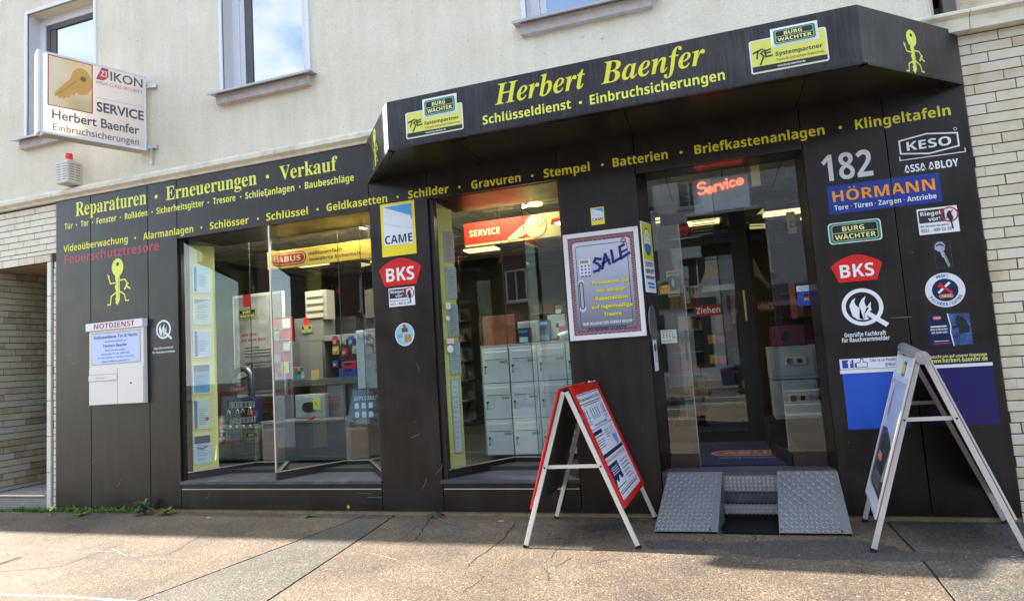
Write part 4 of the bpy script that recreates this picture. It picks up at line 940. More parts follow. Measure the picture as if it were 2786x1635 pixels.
# ================================================================== middle window
A, B = Vector((*B2[0], 0)), Vector((*B2[1], 0)); b2 = Pl(A, B-A); b2 = Pl(b2.w(0, 0, -.05), b2.u, b2.v)
a0 = b2.at(1192, 1000)[0]; a0 = max(a0, -.02); a1 = b2.at(1252, 1000)[0]
yb = thing('certificate_board', 'narrow yellow board with framed certificates behind the left edge of the middle display window', 'display board', tuple(b2.w(a0, zs+.1)))
G().pbox(b2, a0, zs+.09, a1, 3.2, -.015, 0).build('board', YB, yb)
for i, (p, q, cl) in enumerate((((1204, 628), (1236, 716), '#c6aeb4'), ((1209, 727), (1243, 814), '#b9c0c0'), ((1214, 829), (1248, 916), '#a9b4b8'), ((1219, 928), (1254, 1018), '#b6c4c8'), ((1224, 1032), (1258, 1230), '#d4dbe0'))):
    x0, y1 = b2.at(*p); x1, y0 = b2.at(*q)
    t = thing('certificate', ['pinkish certificate at the top of the narrow yellow board', 'grey certificate, second from the top of the narrow yellow board', 'grey certificate, third from the top of the narrow yellow board', 'pale certificate, fourth from the top of the narrow yellow board', 'tall white poster at the foot of the narrow yellow board'][i], 'certificate', tuple(b2.w(x0, y0)), 'framed certificates on the narrow board')
    G().pbox(b2, x0, y0, x1, y1, 0, .016).build('frame', ALU, t, bevel=.002); e = .012; s = b2.sub(x0+e, y0+e, .0165); W, H = x1-x0-2*e, y1-y0-2*e
    G().rect(s, 0, 0, W, H, 0).build('sheet', mat(cl, .4), t); g = G()
    for r in range(12): g.rect(s, W*.1, H*(.9-.07*r), W*random.uniform(.5, .9), H*(.9-.07*r)+.005, .001)
    g.build('print_lines', mat((.2, .2, .24), .6), t)
# little stickers on the glass
gp2 = Pl(A, B-A)
for (px, py, r, lb_) in ((1218, 866, .026, 'upper round white sticker on the middle window glass'), (1225, 949, .04, 'lower round white sticker on the middle window glass')):
    a, b = gp2.at(px, py); tag(G().disc(gp2, a, b, r, .001, n=20, c1=.003).build('glass_sticker', mat('#dfe3e6', .4)), lb_, 'sticker')
a, b = gp2.at(1219, 832); tag(G().pbox(gp2, a-.03, b-.035, a+.03, b+.035, .001, .003).build('glass_sticker', mat('#dfe3e6', .4)), 'small square white sticker on the left of the middle window glass', 'sticker')
a, b = gp2.at(1225, 930); tag(G().pbox(gp2, a-.045, b-.02, a+.045, b+.035, .001, .003).build('glass_sticker', mat('#e3c9c9', .4)), 'small white sticker with red top above the lower round sticker', 'sticker')
# red service banner
bnp = wallpl(1.02); xl = bnp.at(1262, 620)[0]; xr = bnp.at(1545, 600)[0]; zt = bnp.at(1262, 608)[1]-.01; zb = bnp.at(1268, 674)[1]
bn = thing('banner_sign', 'red and yellow service banner with a big key drawing hanging in the middle window', 'sign', (xl, 1.02, zb))
G().box(xl, 1.02, zb, xr, 1.07, zt).build('panel', mat((.80, .70, .30), .5), bn, bevel=.004)
W, H = xr-xl, zt-zb; s = bnp.sub(xl, zb, .001)
xm = bnp.at(1447, 620)[0]-xl
G().rect(s, 0, .1*H, xm, H, 0).build('red_field', mat((.72, .05, .025), .45), bn)
g = G(); g.text(s, 'SERVICE', bnp.at(1277, 640)[0]-xl, bnp.at(1361, 640)[0]-xl, .42*H, .26*H, .001, 'B'); g.build('lettering', mat('#f0e6b0', .4), bn)
kx = bnp.at(1457, 615)[0]-xl; KEYC, KL = mat((.84, .74, .36), .4), mat((.05, .04, .02), .5)
g = G(); R = .47*H
bl_ = [(kx-.7*R, .62*H), (kx-.78*R, .40*H), (kx-1.3*R, .25*H)]
g.disc(s, kx, .52*H, R, .0012, n=36)
shaft = [(kx-.8*R, .72*H), (kx-.95*R, .70*H), (.46*W*.95, .22*H), (.445*W*.95, .14*H), (.46*W*.95, .05*H), (.50*W*.95, .10*H), (.53*W*.95, .06*H), (.56*W*.95, .14*H), (.60*W*.95, .12*H), (kx-1.6*R, .20*H), (kx-1.35*R, .14*H), (kx-.9*R, .26*H), (kx-.55*R, .28*H)]
g.poly(s, shaft, .0011); g.build('key_shape', KEYC, bn)
g = G(); g.ring(s, kx, .52*H, R*.985, R*1.03, .0014); g.line(s, shaft, .006, .0016, True); g.line(s, [(kx-1.0*R, .55*H), (.48*W*.95, .16*H)], .006, .0017); g.line(s, [(kx-1.1*R, .43*H), (.52*W*.95, .17*H)], .006, .0017)
g.ring(s, kx+.40*R, .60*H, R*.2, R*.26, .0016, n=20); 
for k in range(26): t0 = -95+k*8; g.ring(s, kx, .52*H, R*(.84 if k % 2 else .92), R*.95, .0016, t0, t0+5, 2)
g.build('key_outline', KL, bn)
xz = bnp.at(1497, 600)[0]-xl; G().prism(s, [(xz, .50*H), (xz+.02, .72*H), (xz+.25, .80*H), (xz+.25, .52*H)], 0, .002).build('logo_block', mat('#c8321e', .4), bn); G().text(s, 'Z', xz+.1, xz+.19, .55*H, .2*H, .003, 'B').build('lettering', mat('#f0e6c0', .4), bn)
# fill lights added in both display windows to brighten banners and goods
for (x_, y_) in ((-5.55, .95), (-4.2, .95), (-2.25, .95)):
    for (yy, en, an) in ((.795, 5.5, 2), (1.12, 10, -8)):
        L_ = bpy.data.lights.new('window_fill_light', 'AREA'); L_.shape = 'RECTANGLE'; L_.energy = en; L_.size = .9; L_.size_y = .06 if yy < 1 else .25; L_.color = (1, .88, .66)
        o = bpy.data.objects.new('window_fill_light', L_); COL.objects.link(o); o.location = (x_, yy, 3.43); o.rotation_euler = (rad(an), 0, 0)
# hanging lamp
lp = wallpl(1.1).at(1456, 558); lm = thing('ceiling_lamp', 'small round glowing ceiling lamp above the red service banner', 'lamp', (lp[0], 1.1, 3.4))
G().disc(Pl((lp[0], 1.1, lp[1]), (1, 0, 0), (0, -1, 0)), 0, 0, .085, -.02, n=24, c1=.0).build('bulb', mat((1.0, .72, .12), .5, emit=2.2), lm); G().tube((lp[0], 1.1, lp[1]+.02), (lp[0], 1.1, 3.46), .05, 14).build('housing', BLACK, lm)
# letterboxes
lbp = wallpl(.90); xl = lbp.at(1308, 1000)[0]; xl = lbp.at(1308, 945)[0]; zt = lbp.at(1308, 945)[1]; zb = zs+.09; cw = lbp.at(1382, 945)[0]-xl; ch = (zt-zb-.02)/3
LBM = mat((.62, .70, .74), .4, noise=.03); LBD = mat((.30, .35, .38), .5)
fr = thing('letterbox_block', 'pale grey frame holding the bank of letterboxes in the middle window', 'frame', (xl, .9, zb))
G().box(xl-.02, .93, zb, xl+4*cw+.02, 1.2, zt+.012).build('casing', mat((.24, .27, .29), .5), fr, bevel=.004)
def letterbox(label):
    t = thing('letterbox', label, 'letterbox', (xl, .9, zb), 'bank of pale grey letterboxes')
    x0, z0 = xl+.006, zb+.008; w_, h_ = cw-.010, ch-.008
    G().box(x0, .91, z0, x0+w_, .929, z0+h_).build('door', LBM, t, bevel=.003)
    G().box(x0+.03, .900, z0+h_-.13, x0+w_-.02, .9095, z0+h_-.045).build('flap', LBM, t, bevel=.004); G().box(x0+.03, .9055, z0+h_-.137, x0+w_-.02, .9098, z0+h_-.131).build('flap_edge', LBD, t)
    n_ = G().box(x0+w_-.11, .906, z0+h_-.18, x0+w_-.02, .9098, z0+h_-.152).build('name_plate', LBD, t)
    G().disc(Pl((x0+.035, .9098, z0+h_*.47)), 0, 0, .014, 0, n=12, c1=.012).build('lock', BLACK, t); k = G(); k.box(x0+.031, .896, z0+h_*.47-.07, x0+.039, .8985, z0+h_*.47); k.disc(Pl((x0+.035, .8985, z0+h_*.47-.07)), 0, 0, .011, 0, n=10, c1=.002); k.build('key', mat((.30, .30, .32), .3, metal=.7), t)
    return t
COLN = ['first column from the left', 'second column from the left', 'third column from the left', 'fourth column from the left']; ROWN = ['bottom row', 'middle row', 'top row']
base = letterbox('letterbox in the bottom row, first column from the left, middle window'); ch_ = kids(base)
for r in range(3):
    for c_ in range(4):
        if r == c_ == 0: continue
        if c_ == 3 and r == 0: pass
        dup(base, (c_*cw, 0, r*ch), f'letterbox in the {ROWN[r]}, {COLN[c_]}, middle window', ch=ch_)
# things on top of the letterboxes
def item(name, lb_, cat, p, q, Y, cl, d=.15, extra=None, m_=None):
    a = prect(p, q, Y); t = thing(name, lb_, cat, (a[0], Y, a[1])); G().box(a[0], Y, a[1], a[2], Y+d, a[3]).build('carton', m_ or mat(cl, .45), t, bevel=.004)
    s = wallpl(Y-.001); W, H = a[2]-a[0], a[3]-a[1]
    if extra:
        for (x0, z0, x1, z1, c2) in extra: G().pbox(s, a[0]+x0*W, a[1]+z0*H, a[0]+x1*W, a[1]+z1*H, 0, .002).build('print_field', mat(c2, .45), t)
    return t
item('product_box', 'dark blue product box with pale oval picture on the letterboxes', 'box', (1409, 893), (1440, 934), .98, '#1e3a5a', extra=[(.1, .1, .9, .42, '#b9cfd8'), (.1, .7, .9, .85, '#3f8ac0')])
item('key_cabinet', 'small pale metal key cabinet on the letterboxes', 'cabinet', (1408, 876), (1466, 928), 1.15, '#a8b2b6', extra=[(.08, .08, .88, .9, '#8f9a9e')])
item('product_box', 'blue printed product box on the letterboxes between the key cabinet and the white box', 'box', (1466, 872), (1496, 928), 1.0, '#285a9a', extra=[(.1, .1, .9, .3, '#6a9ac8'), (.1, .55, .9, .7, '#12355e'), (.1, .78, .9, .92, '#9ac0e0')])
item('product_box', 'white camera box with pink corner at the right end of the letterboxes', 'box', (1489, 858), (1541, 918), 1.1, '#c6ccd2', extra=[(.62, .28, 1, .5, '#c04a90'), (.45, .45, .62, .65, '#14181c'), (.5, 1.04, .8, 1.22, '#e0e4e8')])
b = wallpl(.98).at(1526, 915); t = thing('security_camera', 'white domed camera lying at the right end of the letterboxes', 'camera', (b[0], .98, b[1])); G().tube((b[0]-.02, .98, b[1]-.01), (b[0]+.09, 1.06, b[1]+.02), .045, 16, .055).build('housing', mat('#d3dade', .3), t, smooth=True); G().disc(Pl((b[0]-.02, .975, b[1]-.01), (1, .4, 0)), 0, 0, .025, .003, n=16, c1=.008).build('lens', BLACK, t)
WOOD = ramp_mat('brown_wood', [(.3, (.10, .035, .015)), (.7, (.18, .065, .03))], 6, bump=.1, rough=.5)
item('wooden_cabinet', 'reddish brown wooden cabinet behind the letterboxes', 'cabinet', (1312, 862), (1405, 940), 1.5, None, .4, m_=WOOD)
# back shelves full of goods in the shop
def shelf_unit(x0, x1, y, label, seed, cols, z1=2.5):
    rnd = random.Random(seed); t = thing('goods_shelf', label, 'shelf', (x0, y, FLZ))
    G().box(x0, y+.3, FLZ, x1, y+.33, z1).build('back', mat((.05, .05, .05), .6), t)
    for r in range(6):
        z = FLZ+.1+r*(z1-FLZ)/6
        G().box(x0, y, z, x1, y+.3, z+.02).build('shelf_board', mat((.12, .12, .12), .5), t)
        x = x0+.03
        while x < x1-.15:
            w_ = rnd.uniform(.08, .2); h_ = rnd.uniform(.1, .26); G().box(x, y+.03, z+.021, x+w_*.9, y+.2, z+.02+h_).build('goods_pack', mat(rnd.choice(cols), .45), t); x += w_
    return t
shelf_unit(-.6, .25, 3.4, 'shelf of yellow and red packs behind the inner door', 3, ['#7a6020', '#6a2018', '#8a7028', '#3a2c18', '#521814', '#1c1c1c'], 2.3)
shelf_unit(-2.9, -1.2, 4.2, 'shelf of boxed goods deep in the room behind the middle window', 5, ['#3a3f48', '#6a2a2a', '#5a5a50', '#2a3a5a', '#888878'])
shelf_unit(-6.8, -4.2, 4.4, 'shelf of boxed goods deep in the room behind the left window', 8, ['#33363e', '#702a2a', '#444038', '#2a3550', '#777768'])
shelf_unit(.9, 2.1, 3.2, 'shelf of dark red boxes behind the safes at the entrance', 9, ['#5a2030', '#7a2a30', '#444', '#303440', '#8a8070'][:3]+['#303440', '#8a8070'] if False else ['#5a2030', '#7a2a30', '#303440', '#8a8070'], 2.4)
# inner door partition
IY = 1.95; ip = wallpl(IY)
dr = thing('inner_door', 'black framed inner glass door with pull sign and white key sticker', 'door', (-.2, IY, FLZ))
xa_, xb_ = xat(1812, 1.6, IY), xat(2035, 1.6, IY); zt_ = ip.at(1900, 668)[1]
fr_ = G(); fr_.box(xa_-.07, IY, FLZ, xa_, IY+.06, zt_+.55); fr_.box(xb_-.09, IY, FLZ, xb_+.10, IY+.06, zt_+.55); fr_.box(xa_, IY, zt_, xb_-.09, IY+.06, zt_+.10); fr_.box(xa_, IY, FLZ, xb_-.09, IY+.06, FLZ+.12); fr_.box(xa_, IY, zt_+.42, xb_-.09, IY+.06, zt_+.55); fr_.box(xb_+.1, IY, zt_+.42, xb_+1.3, IY+.06, zt_+.55)
fr_.build('frame', BLACK, dr)
G().box(xa_, IY+.02, FLZ+.12, xb_-.09, IY+.028, zt_).build('pane', GLASS, dr); G().box(xa_, IY+.02, zt_+.1, xb_-.09, IY+.028, zt_+.42).build('transom_pane', GLASS, dr)
g = G(); h = ip.at(1868, 900); h2 = ip.at(1868, 980); g.path([(h[0]-.02, IY-.0, h[1]), (h[0]-.02, IY-.06, h[1]), (h[0]-.02, IY-.06, h2[1]), (h[0]-.02, IY, h2[1])], .014, 8); g.build('handle', BLACK, dr)
def osign(name, lb_, cat, p, q, pl, cl, c=.0, th=.003):
    a, b = pl.at(*p), pl.at(*q); x0, x1, z0, z1 = min(a[0], b[0]), max(a[0], b[0]), min(a[1], b[1]), max(a[1], b[1])
    t = thing(name, lb_, cat, tuple(pl.w(x0, z0, c))); G().pbox(pl, x0, z0, x1, z1, c, c+th).build('panel', mat(cl, .45), t); return t, pl.sub(x0, z0, c+th+.0006), x1-x0, z1-z0
zp = wallpl(IY+.019)
t, s, W, H = osign('pull_sign', 'red sign reading Ziehen on the inner glass door', 'sign', (1889, 833), (1965, 856), zp, '#8e1f24')
G().text(s, 'Ziehen', .06*W, .94*W, .24*H, .56*H, 0, 'B').build('lettering', mat('#e8d8d4', .4), t)
t = thing('key_sticker', 'big pale key shaped sticker on the inner glass door', 'sticker', (0, IY, 1.9))
K = [zp.at(*q) for q in ((1925, 714), (1931, 714), (1951, 736), (1948, 742), (1926, 765), (1918, 772), (1901, 800), (1894, 801), (1894, 792), (1908, 764), (1914, 752))]
G().prism(zp, K, 0, .003).build('key_shape', mat('#9a948c', .5), t)
for (cx, cy, rx, ry, lb_) in ((1857, 623, 18, 24, 'oval dark red sticker at the top left of the inner door'),):
    a = zp.at(cx, cy); b = zp.at(cx+rx, cy); c = zp.at(cx, cy-ry); t = thing('oval_sticker', lb_, 'sticker', tuple(zp.w(*a))); G().disc(zp, a[0], a[1], b[0]-a[0], 0, c[1]-a[1], c1=.003).build('disc', mat('#7e1a1e', .5), t)
    G().ring(zp, a[0], a[1], (b[0]-a[0])*.78, (b[0]-a[0])*.86, .004, e=(c[1]-a[1])/(b[0]-a[0])).build('ring', mat('#a85a58', .5), t)
    q = zp.sub(a[0]-.06, a[1]-.02, .004); g = G(); g.rrect(q, 0, 0, .12, .05, .01, 0); g.rect(q, 0, -.05, .12, -.04, 0); g.rect(q, .02, -.075, .10, -.065, 0); g.build('print_lines', mat('#a85a58', .5), t)
g = G()
for r in range(5): a, b = zp.at(1881, 606+r*9), zp.at(1950-r*3, 606+r*9-4); g.rect(zp, a[0], a[1], b[0], a[1]+.012, .001)
g.build('print_lines', mat((.25, .24, .23), .5), dr)
# mandatory mask sheets
for (p, q, Y, lb_) in (((1812, 738), (1851, 806), 1.7, 'left notice sheet with blue round sign beside the inner door'), ((1853, 754), (1878, 824), 1.75, 'right notice sheet with blue round sign beside the inner door')):
    t, s, W, H = osign('notice_sheet', lb_, 'notice', p, q, wallpl(Y), '#a89c84')
    G().disc(s, .5*W, .52*H, .30*H if W > .3*H else .4*W, 0).build('blue_disc', mat('#16305e', .5), t); g = G(); g.rect(s, .1*W, .86*H, .9*W, .93*H, 0); g.rect(s, .1*W, .08*H, .8*W, .12*H, 0); g.build('print_lines', mat((.1, .1, .12), .5), t)
    G().disc(s, .5*W, .53*H, .12*W, .001, .16*H).build('face_shape', mat('#a8a8a0', .5), t)
# safes on the right
def safe(label, p, q, Y, cl, lockc):
    a = prect(p, q, Y); t = thing('safe', label, 'safe', (a[0], Y, a[1])); W, H = a[2]-a[0], a[3]-a[1]
    G().box(a[0], Y, a[1], a[2], Y+.4, a[3]).build('body', mat(cl, .4, noise=.04), t, bevel=.012); G().box(a[0]+.03, Y-.012, a[1]+.04, a[2]-.03, Y-.001, a[3]-.04).build('door', mat(cl, .35, noise=.04), t, bevel=.006)
    G().box(a[0]+.33*W, Y-.03, a[1]+.42*H, a[0]+.78*W, Y-.013, a[1]+.66*H).build('lock_panel', mat('#b4b8b8', .4, metal=.4), t, bevel=.004)
    G().disc(Pl((a[0]+.42*W, Y-.03, a[1]+.54*H)), 0, 0, .035, 0, n=16, c1=.012).build('dial', mat('#6a6e6e', .3, metal=.6), t); G().box(a[0]+.58*W, Y-.036, a[1]+.48*H, a[0]+.68*W, Y-.031, a[1]+.60*H).build('keypad', BLACK, t)
    return t
SAFG = (.34, .345, .35)
safe('lower of the two grey safes stacked inside the entrance', (2101, 1036), (2236, 1138), 1.3, SAFG, 0); safe('upper grey safe standing on the lower one inside the entrance', (2090, 944), (2228, 1028), 1.3, SAFG, 0)
a = prect((2097, 889), (2200, 941), 1.3); t = thing('cash_box', 'maroon cash safe with black round lock on top of the grey safes', 'safe', (a[0], 1.3, a[1]))
G().box(a[0], 1.3, a[1], a[2], 1.6, a[3]).build('body', mat((.13, .02, .055), .35), t, bevel=.02); G().box(a[0]+.03, 1.29, a[1]+.03, a[2]-.03, 1.2995, a[3]-.03).build('door', mat((.16, .025, .07), .35), t, bevel=.01)
G().disc(Pl((a[0]+.13, 1.29, (a[1]+a[3])/2+.0)), 0, 0, .05, 0, n=20, c1=.02).build('lock', BLACK, t)
# carpet, pedestal
G().box(.45, 1.25, FLZ, 1.3, 1.75, prect((2101, 1036), (2236, 1140), 1.3)[1]).build('safe_plinth', BLACK, it)
# coloured packs on a dark rack in the doorway
rk = thing('pack_rack', 'dark rack with yellow and orange packs seen through the open door', 'rack', (0, 2.6, FLZ))
a = prect((1905, 850), (2010, 1140), 2.6); G().box(a[0], 2.7, FLZ, a[2], 2.75, 2.4).build('back', mat((.015, .015, .015), .6), rk)
for (p, q, cl) in (((1925, 912), (1948, 935), '#b5862c'), ((1950, 914), (1975, 933), '#94452a'), ((1930, 966), (1952, 988), '#a89030'), ((1953, 968), (1978, 988), '#9a3826'), ((1945, 858), (1990, 900), '#6a3020'), ((1985, 790), (2005, 880), '#8a7040')):
    b = prect(p, q, 2.65); G().box(b[0], 2.66, b[1], b[2], 2.70, b[3]).build('goods_pack', mat(cl, .45), rk)
b = prect((1908, 780), (2005, 786), 2.6); G().box(b[0], 2.6, b[1], b[2], 2.62, b[3]).build('rail', ALU, rk)

# ================================================================== SIGNS ON THE FRONT
def fsign(name, label, cat, p, q, group=None, pl=FAC, z=None):
    """thing with a local plane whose origin is the lower left corner; returns thing, plane, W, H"""
    a, b = pl.at(*p), pl.at(*q); x0, x1, z0, z1 = min(a[0], b[0]), max(a[0], b[0]), min(a[1], b[1]), max(a[1], b[1])
    t = thing(name, label, cat, tuple(pl.w(x0, z0)), group)
    return t, pl.sub(x0, z0, .0012), x1-x0, z1-z0
WHT = mat('#e3e6ee', .4, noise=.03); INK = mat((.015, .015, .02), .5)
# system partner signs on the canopy
def partner(label, p, q, pp, pq):
    t, s, W, H = fsign('partner_sign', label, 'sign', p, q, None, fp)
    G().rrect(s, 0, 0, W, H, .07*H, 0, .004).build('panel', WHT, t); G().rrect(s, .02*W, .03*H, .98*W, .97*H, .06*H, .005).build('yellow_field', mat('#d9dc62', .45), t)
    G().prism(s, [(.02*W, .05*H), (.98*W, .05*H), (.98*W, .19*H), (.02*W, .21*H)], .0055, .0065).build('black_band', INK, t)
    g = G(); g.text(s, 'www.burg-waechter.de', .34*W, .70*W, .09*H, .06*H, .008, 'B'); g.build('lettering', WHT, t)
    g = G(); g.text(s, 'Systempartner', .335*W, .93*W, .42*H, .12*H, .007, 'B'); g.build('lettering', mat((.06, .05, .02), .5), t)
    g = G(); g.text(s, 'Technik·Sicherheit·Elektronik', .335*W, .95*W, .27*H, .075*H, .007, '', .01); g.build('lettering', mat('#a8702a', .5), t)
    g = G(); g.line(s, [(.05*W, .62*H), (.17*W, .70*H)], .012, .007); g.line(s, [(.11*W, .66*H), (.09*W, .45*H)], .012, .007); g.line(s, [(.20*W, .66*H), (.145*W, .58*H), (.18*W, .48*H), (.13*W, .26*H)], .012, .007); g.line(s, [(.27*W, .66*H), (.20*W, .62*H), (.21*W, .45*H), (.29*W, .47*H)], .012, .007); g.line(s, [(.20*W, .56*H), (.27*W, .57*H)], .012, .0072); g.build('monogram', mat((.05, .05, .02), .5), t)
    a, b = fp.at(*pp), fp.at(*pq); x0, x1, z0, z1 = min(a[0], b[0]), max(a[0], b[0]), min(a[1], b[1]), max(a[1], b[1])
    g = G().pbox(fp, x0-.012, z0-.012, x1+.012, z1+.012, .0055, .007).build('plaque_rim', WHT, t)
    bw_plate(t, fp, x0, z0, x1, z1, .0075)
partner('yellow partner sign with green plaque at the left end of the canopy front', (1103, 310), (1262, 352), (1153, 276), (1242, 304))
partner('yellow partner sign with green plaque at the right end of the canopy front', (2036, 116), (2257, 166), (2099, 86), (2223, 104))
# key man emblem
KM = lambda x, y, S, ox, oy: (ox+(x-690)*S, oy+(280-y)*S)
def keyman(label, pl, ox, oy, h, sq=1.0, mir=1):
    S = h/272; f = lambda x, y: (ox+(x-690)*S*sq*mir, oy+(280-y)*S)
    t = thing('key_man_emblem', label, 'emblem', tuple(pl.w(ox, oy)))
    g = G(); n = 30
    # head with hole, as two half rings
    for k in range(n):
        t0, t1 = 2*math.pi*k/n, 2*math.pi*(k+1)/n
        g.poly(pl, [f(682+44*math.cos(t0), 62+52*math.sin(t0)), f(682+44*math.cos(t1), 62+52*math.sin(t1)), f(682+11*math.cos(t1), 43+11*math.sin(t1)), f(682+11*math.cos(t0), 43+11*math.sin(t0))], .002)
    g.build('head', YEL, t); g = G()
    g.poly(pl, [f(*q) for q in ((664, 108), (697, 108), (698, 250), (680, 278), (662, 264), (668, 252), (661, 242), (672, 228), (664, 216), (675, 204), (665, 188), (660, 172), (668, 158), (676, 150), (668, 142), (662, 126))], .0016)
    g.line(pl, [f(672, 150), f(626, 150), f(612, 108)], 8*S, .0025); g.line(pl, [f(610, 120), f(608, 98)], 5*S, .003); g.line(pl, [f(617, 118), f(620, 104)], 4*S, .003)
    g.line(pl, [f(694, 137), f(738, 137), f(758, 166)], 8*S, .0025); g.line(pl, [f(752, 158), f(762, 160)], 7*S, .003)
    g.line(pl, [f(672, 204), f(632, 226), f(626, 272), f(605, 272)], 8*S, .0025); g.line(pl, [f(696, 200), f(734, 222), f(742, 258), f(762, 258)], 8*S, .0025)
    g.build('body', YEL, t)
    g = G(); g.line(pl, [f(748, 168), f(745, 178), f(738, 190)], 9*S, .0025); g.line(pl, [f(750, 174), f(762, 184), f(774, 190)], 9*S, .0028); g.disc(pl, *f(735, 190), 6*S, .0031, n=10); g.build('held_keys', YEL, t)
    g = G(); g.line(pl, [f(689, 115), f(689, 245)], 2.2*S, .0035); g.build('shaft_line', mat((.25, .27, .06), .5), t)
a = FAC.at(308, 832); b = FAC.at(308, 704)
keyman('yellow key man emblem on the left panels above the emergency service box', FAC, xat(324, 2.5), a[1], b[1]-a[1], .98)
a = RC.at(2490, 200); b = RC.at(2466, 62)
keyman('yellow key man emblem on the right end of the canopy', RC, RC.at(2484, 130)[0], a[1]-.005, .365, 1.05)
keyman('narrow looking yellow key man emblem on the left end of the canopy', LC, LC.at(1021, 400)[0]+.0, LC.at(1019, 461)[1]+.0, LC.at(1021, 345)[1]-LC.at(1019, 461)[1], 1.05)
# emergency box with letterbox
nb_ = wallpl(-.055); xl, xr = xat(243, 1.8, -.055), xat(391, 1.8, -.055); z4_, z3_, z2_, z1_ = 1.30, 1.755, 2.222, 2.322
em = thing('emergency_notice_box', 'grey letterbox cabinet with white NOTDIENST header and blue lettered notice on the left panels', 'notice box', (xl, -.05, z4_))
BOXG = mat((.74, .72, .70), .45, noise=.03)
G().box(xl, -.055, z4_, xr, -.001, z1_-.055).build('cabinet', BOXG, em, bevel=.004); G().box(xl-.03, -.080, z2_+.003, xr+.01, -.001, z1_+.0).build('header', mat('#dfe2ea', .35), em, bevel=.004)
n2 = wallpl(-.0815); g = G(); g.text(n2, 'NOTDIENST', xl+.11, xr-.11, z2_+.022, .063, 0, 'B'); g.build('lettering', mat('#a3122a', .4), em)
g = G(); n3 = wallpl(-.0565); g.line(n3, [(xl+.045, z3_+.045), (xr-.05, z3_+.045), (xr-.05, z2_-.035), (xl+.045, z2_-.035)], .006, .001, True); g.build('notice_frame', mat((.3, .3, .3), .4), em)
G().pbox(n3, xl+.05, z3_+.05, xr-.055, z2_-.04, 0, .002).build('notice_sheet', mat('#b9cdf6', .3), em)
g = G(); n4 = wallpl(-.0592); WW = xr-xl; cx = (xl+xr)/2-.005
for (t_, w_, z, h, f, of) in (('Schlüsseldienst Tag & Nacht', .80, .395, .038, '', .02), ('www.Herbert-Baenfer.de', .40, .345, .020, '', .01), ('Herbert Baenfer', .44, .285, .034, '', .02), ('Einbruchsicherungen', .38, .235, .020, '', .01), ('Berrenrather Str. 182 · 50937 Köln', .52, .19, .018, '', .01), ('Tel. 0221 / 4 30 22 55 · Fax 0221 / 4 30 22 56', .66, .145, .018, '', .01), ('E-Mail: info@herbert-baenfer.de', .52, .10, .016, '', .01)):
    g.text(n4, t_, cx-w_*WW/2, cx+w_*WW/2, z3_+z-.03, h, .0005, f, of)
g.build('lettering', mat('#2a3f9a', .5), em)
xm = xat(321, 1.5, -.055)
g = G(); g.box(xl+.004, -.063, z4_+.006, xm-.003, -.056, z3_-.165); g.build('letter_door', BOXG, em, bevel=.003); G().box(xl+.002, -.069, z3_-.158, xm-.004, -.056, z3_-.085).build('letter_flap', BOXG, em, bevel=.004)
G().text(wallpl(-.070), 'BRIEFE', xl+.13, xl+.27, z3_-.135, .022, 0, '').build('lettering', mat((.42, .41, .40), .5), em)
d_ = G().box(xm+.003, -.063, z4_+.006, xr-.006, -.056, z3_-.006).build('right_door', BOXG, em, bevel=.003); G().disc(wallpl(-.063), (xm+xr)/2+.01, z4_+.25, .010, 0, n=12, c1=.004).build('lock', BLACK, em)
G().box(xl+.004, -.063, z3_-.078, xm-.003, -.056, z3_-.006).build('upper_strip', BOXG, em, bevel=.003)
# smoke alarm specialist emblems
def flameq(label, p, q, cx, cy, r, lines, sq=True):
    t, s, W, H = fsign('specialist_emblem', label, 'emblem', p, q)
    if sq: G().rect(s, 0, 0, W, H, 0).build('black_square', mat((.012, .011, .012), .35), t)
    c = FAC.at(cx, cy); a = c[0]-s.o.x, c[1]-s.o.z; R = r
    g = G(); g.ring(s, a[0], a[1], R*.80, R, .001, n=40)
    g.line(s, [(a[0]+.30*R, a[1]-.42*R), (a[0]+1.0*R, a[1]-.98*R)], .24*R, .0016)
    def fl(pts): g.poly(s, [(a[0]+x*R, a[1]+y*R) for x, y in pts], .0012)
    fl([(-.58, -.15), (-.62, .10), (-.48, .38), (-.28, .52), (-.36, .30), (-.30, .10), (-.10, -.1), (0, -.7), (-.3, -.66), (-.52, -.45)])
    fl([(-.16, -.2), (-.14, .15), (.02, .42), (.22, .58), (.12, .30), (.16, .05), (.30, -.1), (.1, -.35), (.02, -.7), (-.2, -.6)])
    fl([(.08, -.3), (.22, -.02), (.44, .26), (.40, 0), (.42, -.2), (.2, -.34), (.34, -.52), (.16, -.5), (.25, -.68), (.0, -.7)])
    g.build('flame_ring', WHT, t)
    g = G()
    for (t_, p0, p1, y, h) in lines:
        z = FAC.at((p0+p1)/2, y)[1]; g.text(FAC, t_, xat(p0, z), xat(p1, z), z, h, .0025, 'B')
    g.build('lettering', WHT, t)
flameq('white flame ring emblem beside the emergency box, with small lettering below', (411, 860), (476, 935), 445, 896, .115, [('Geprüfte Fachkraft', 419, 472, 949, .026), ('für Rauchwarnmelder', 415, 477, 960, .026)])
flameq('large white flame ring emblem on black square on the right panels', (2276, 786), (2410, 896), 2346, 835, .158, [('Geprüfte Fachkraft', 2298, 2411, 914, .036), ('für Rauchwarnmelder', 2291, 2421, 928, .036)])
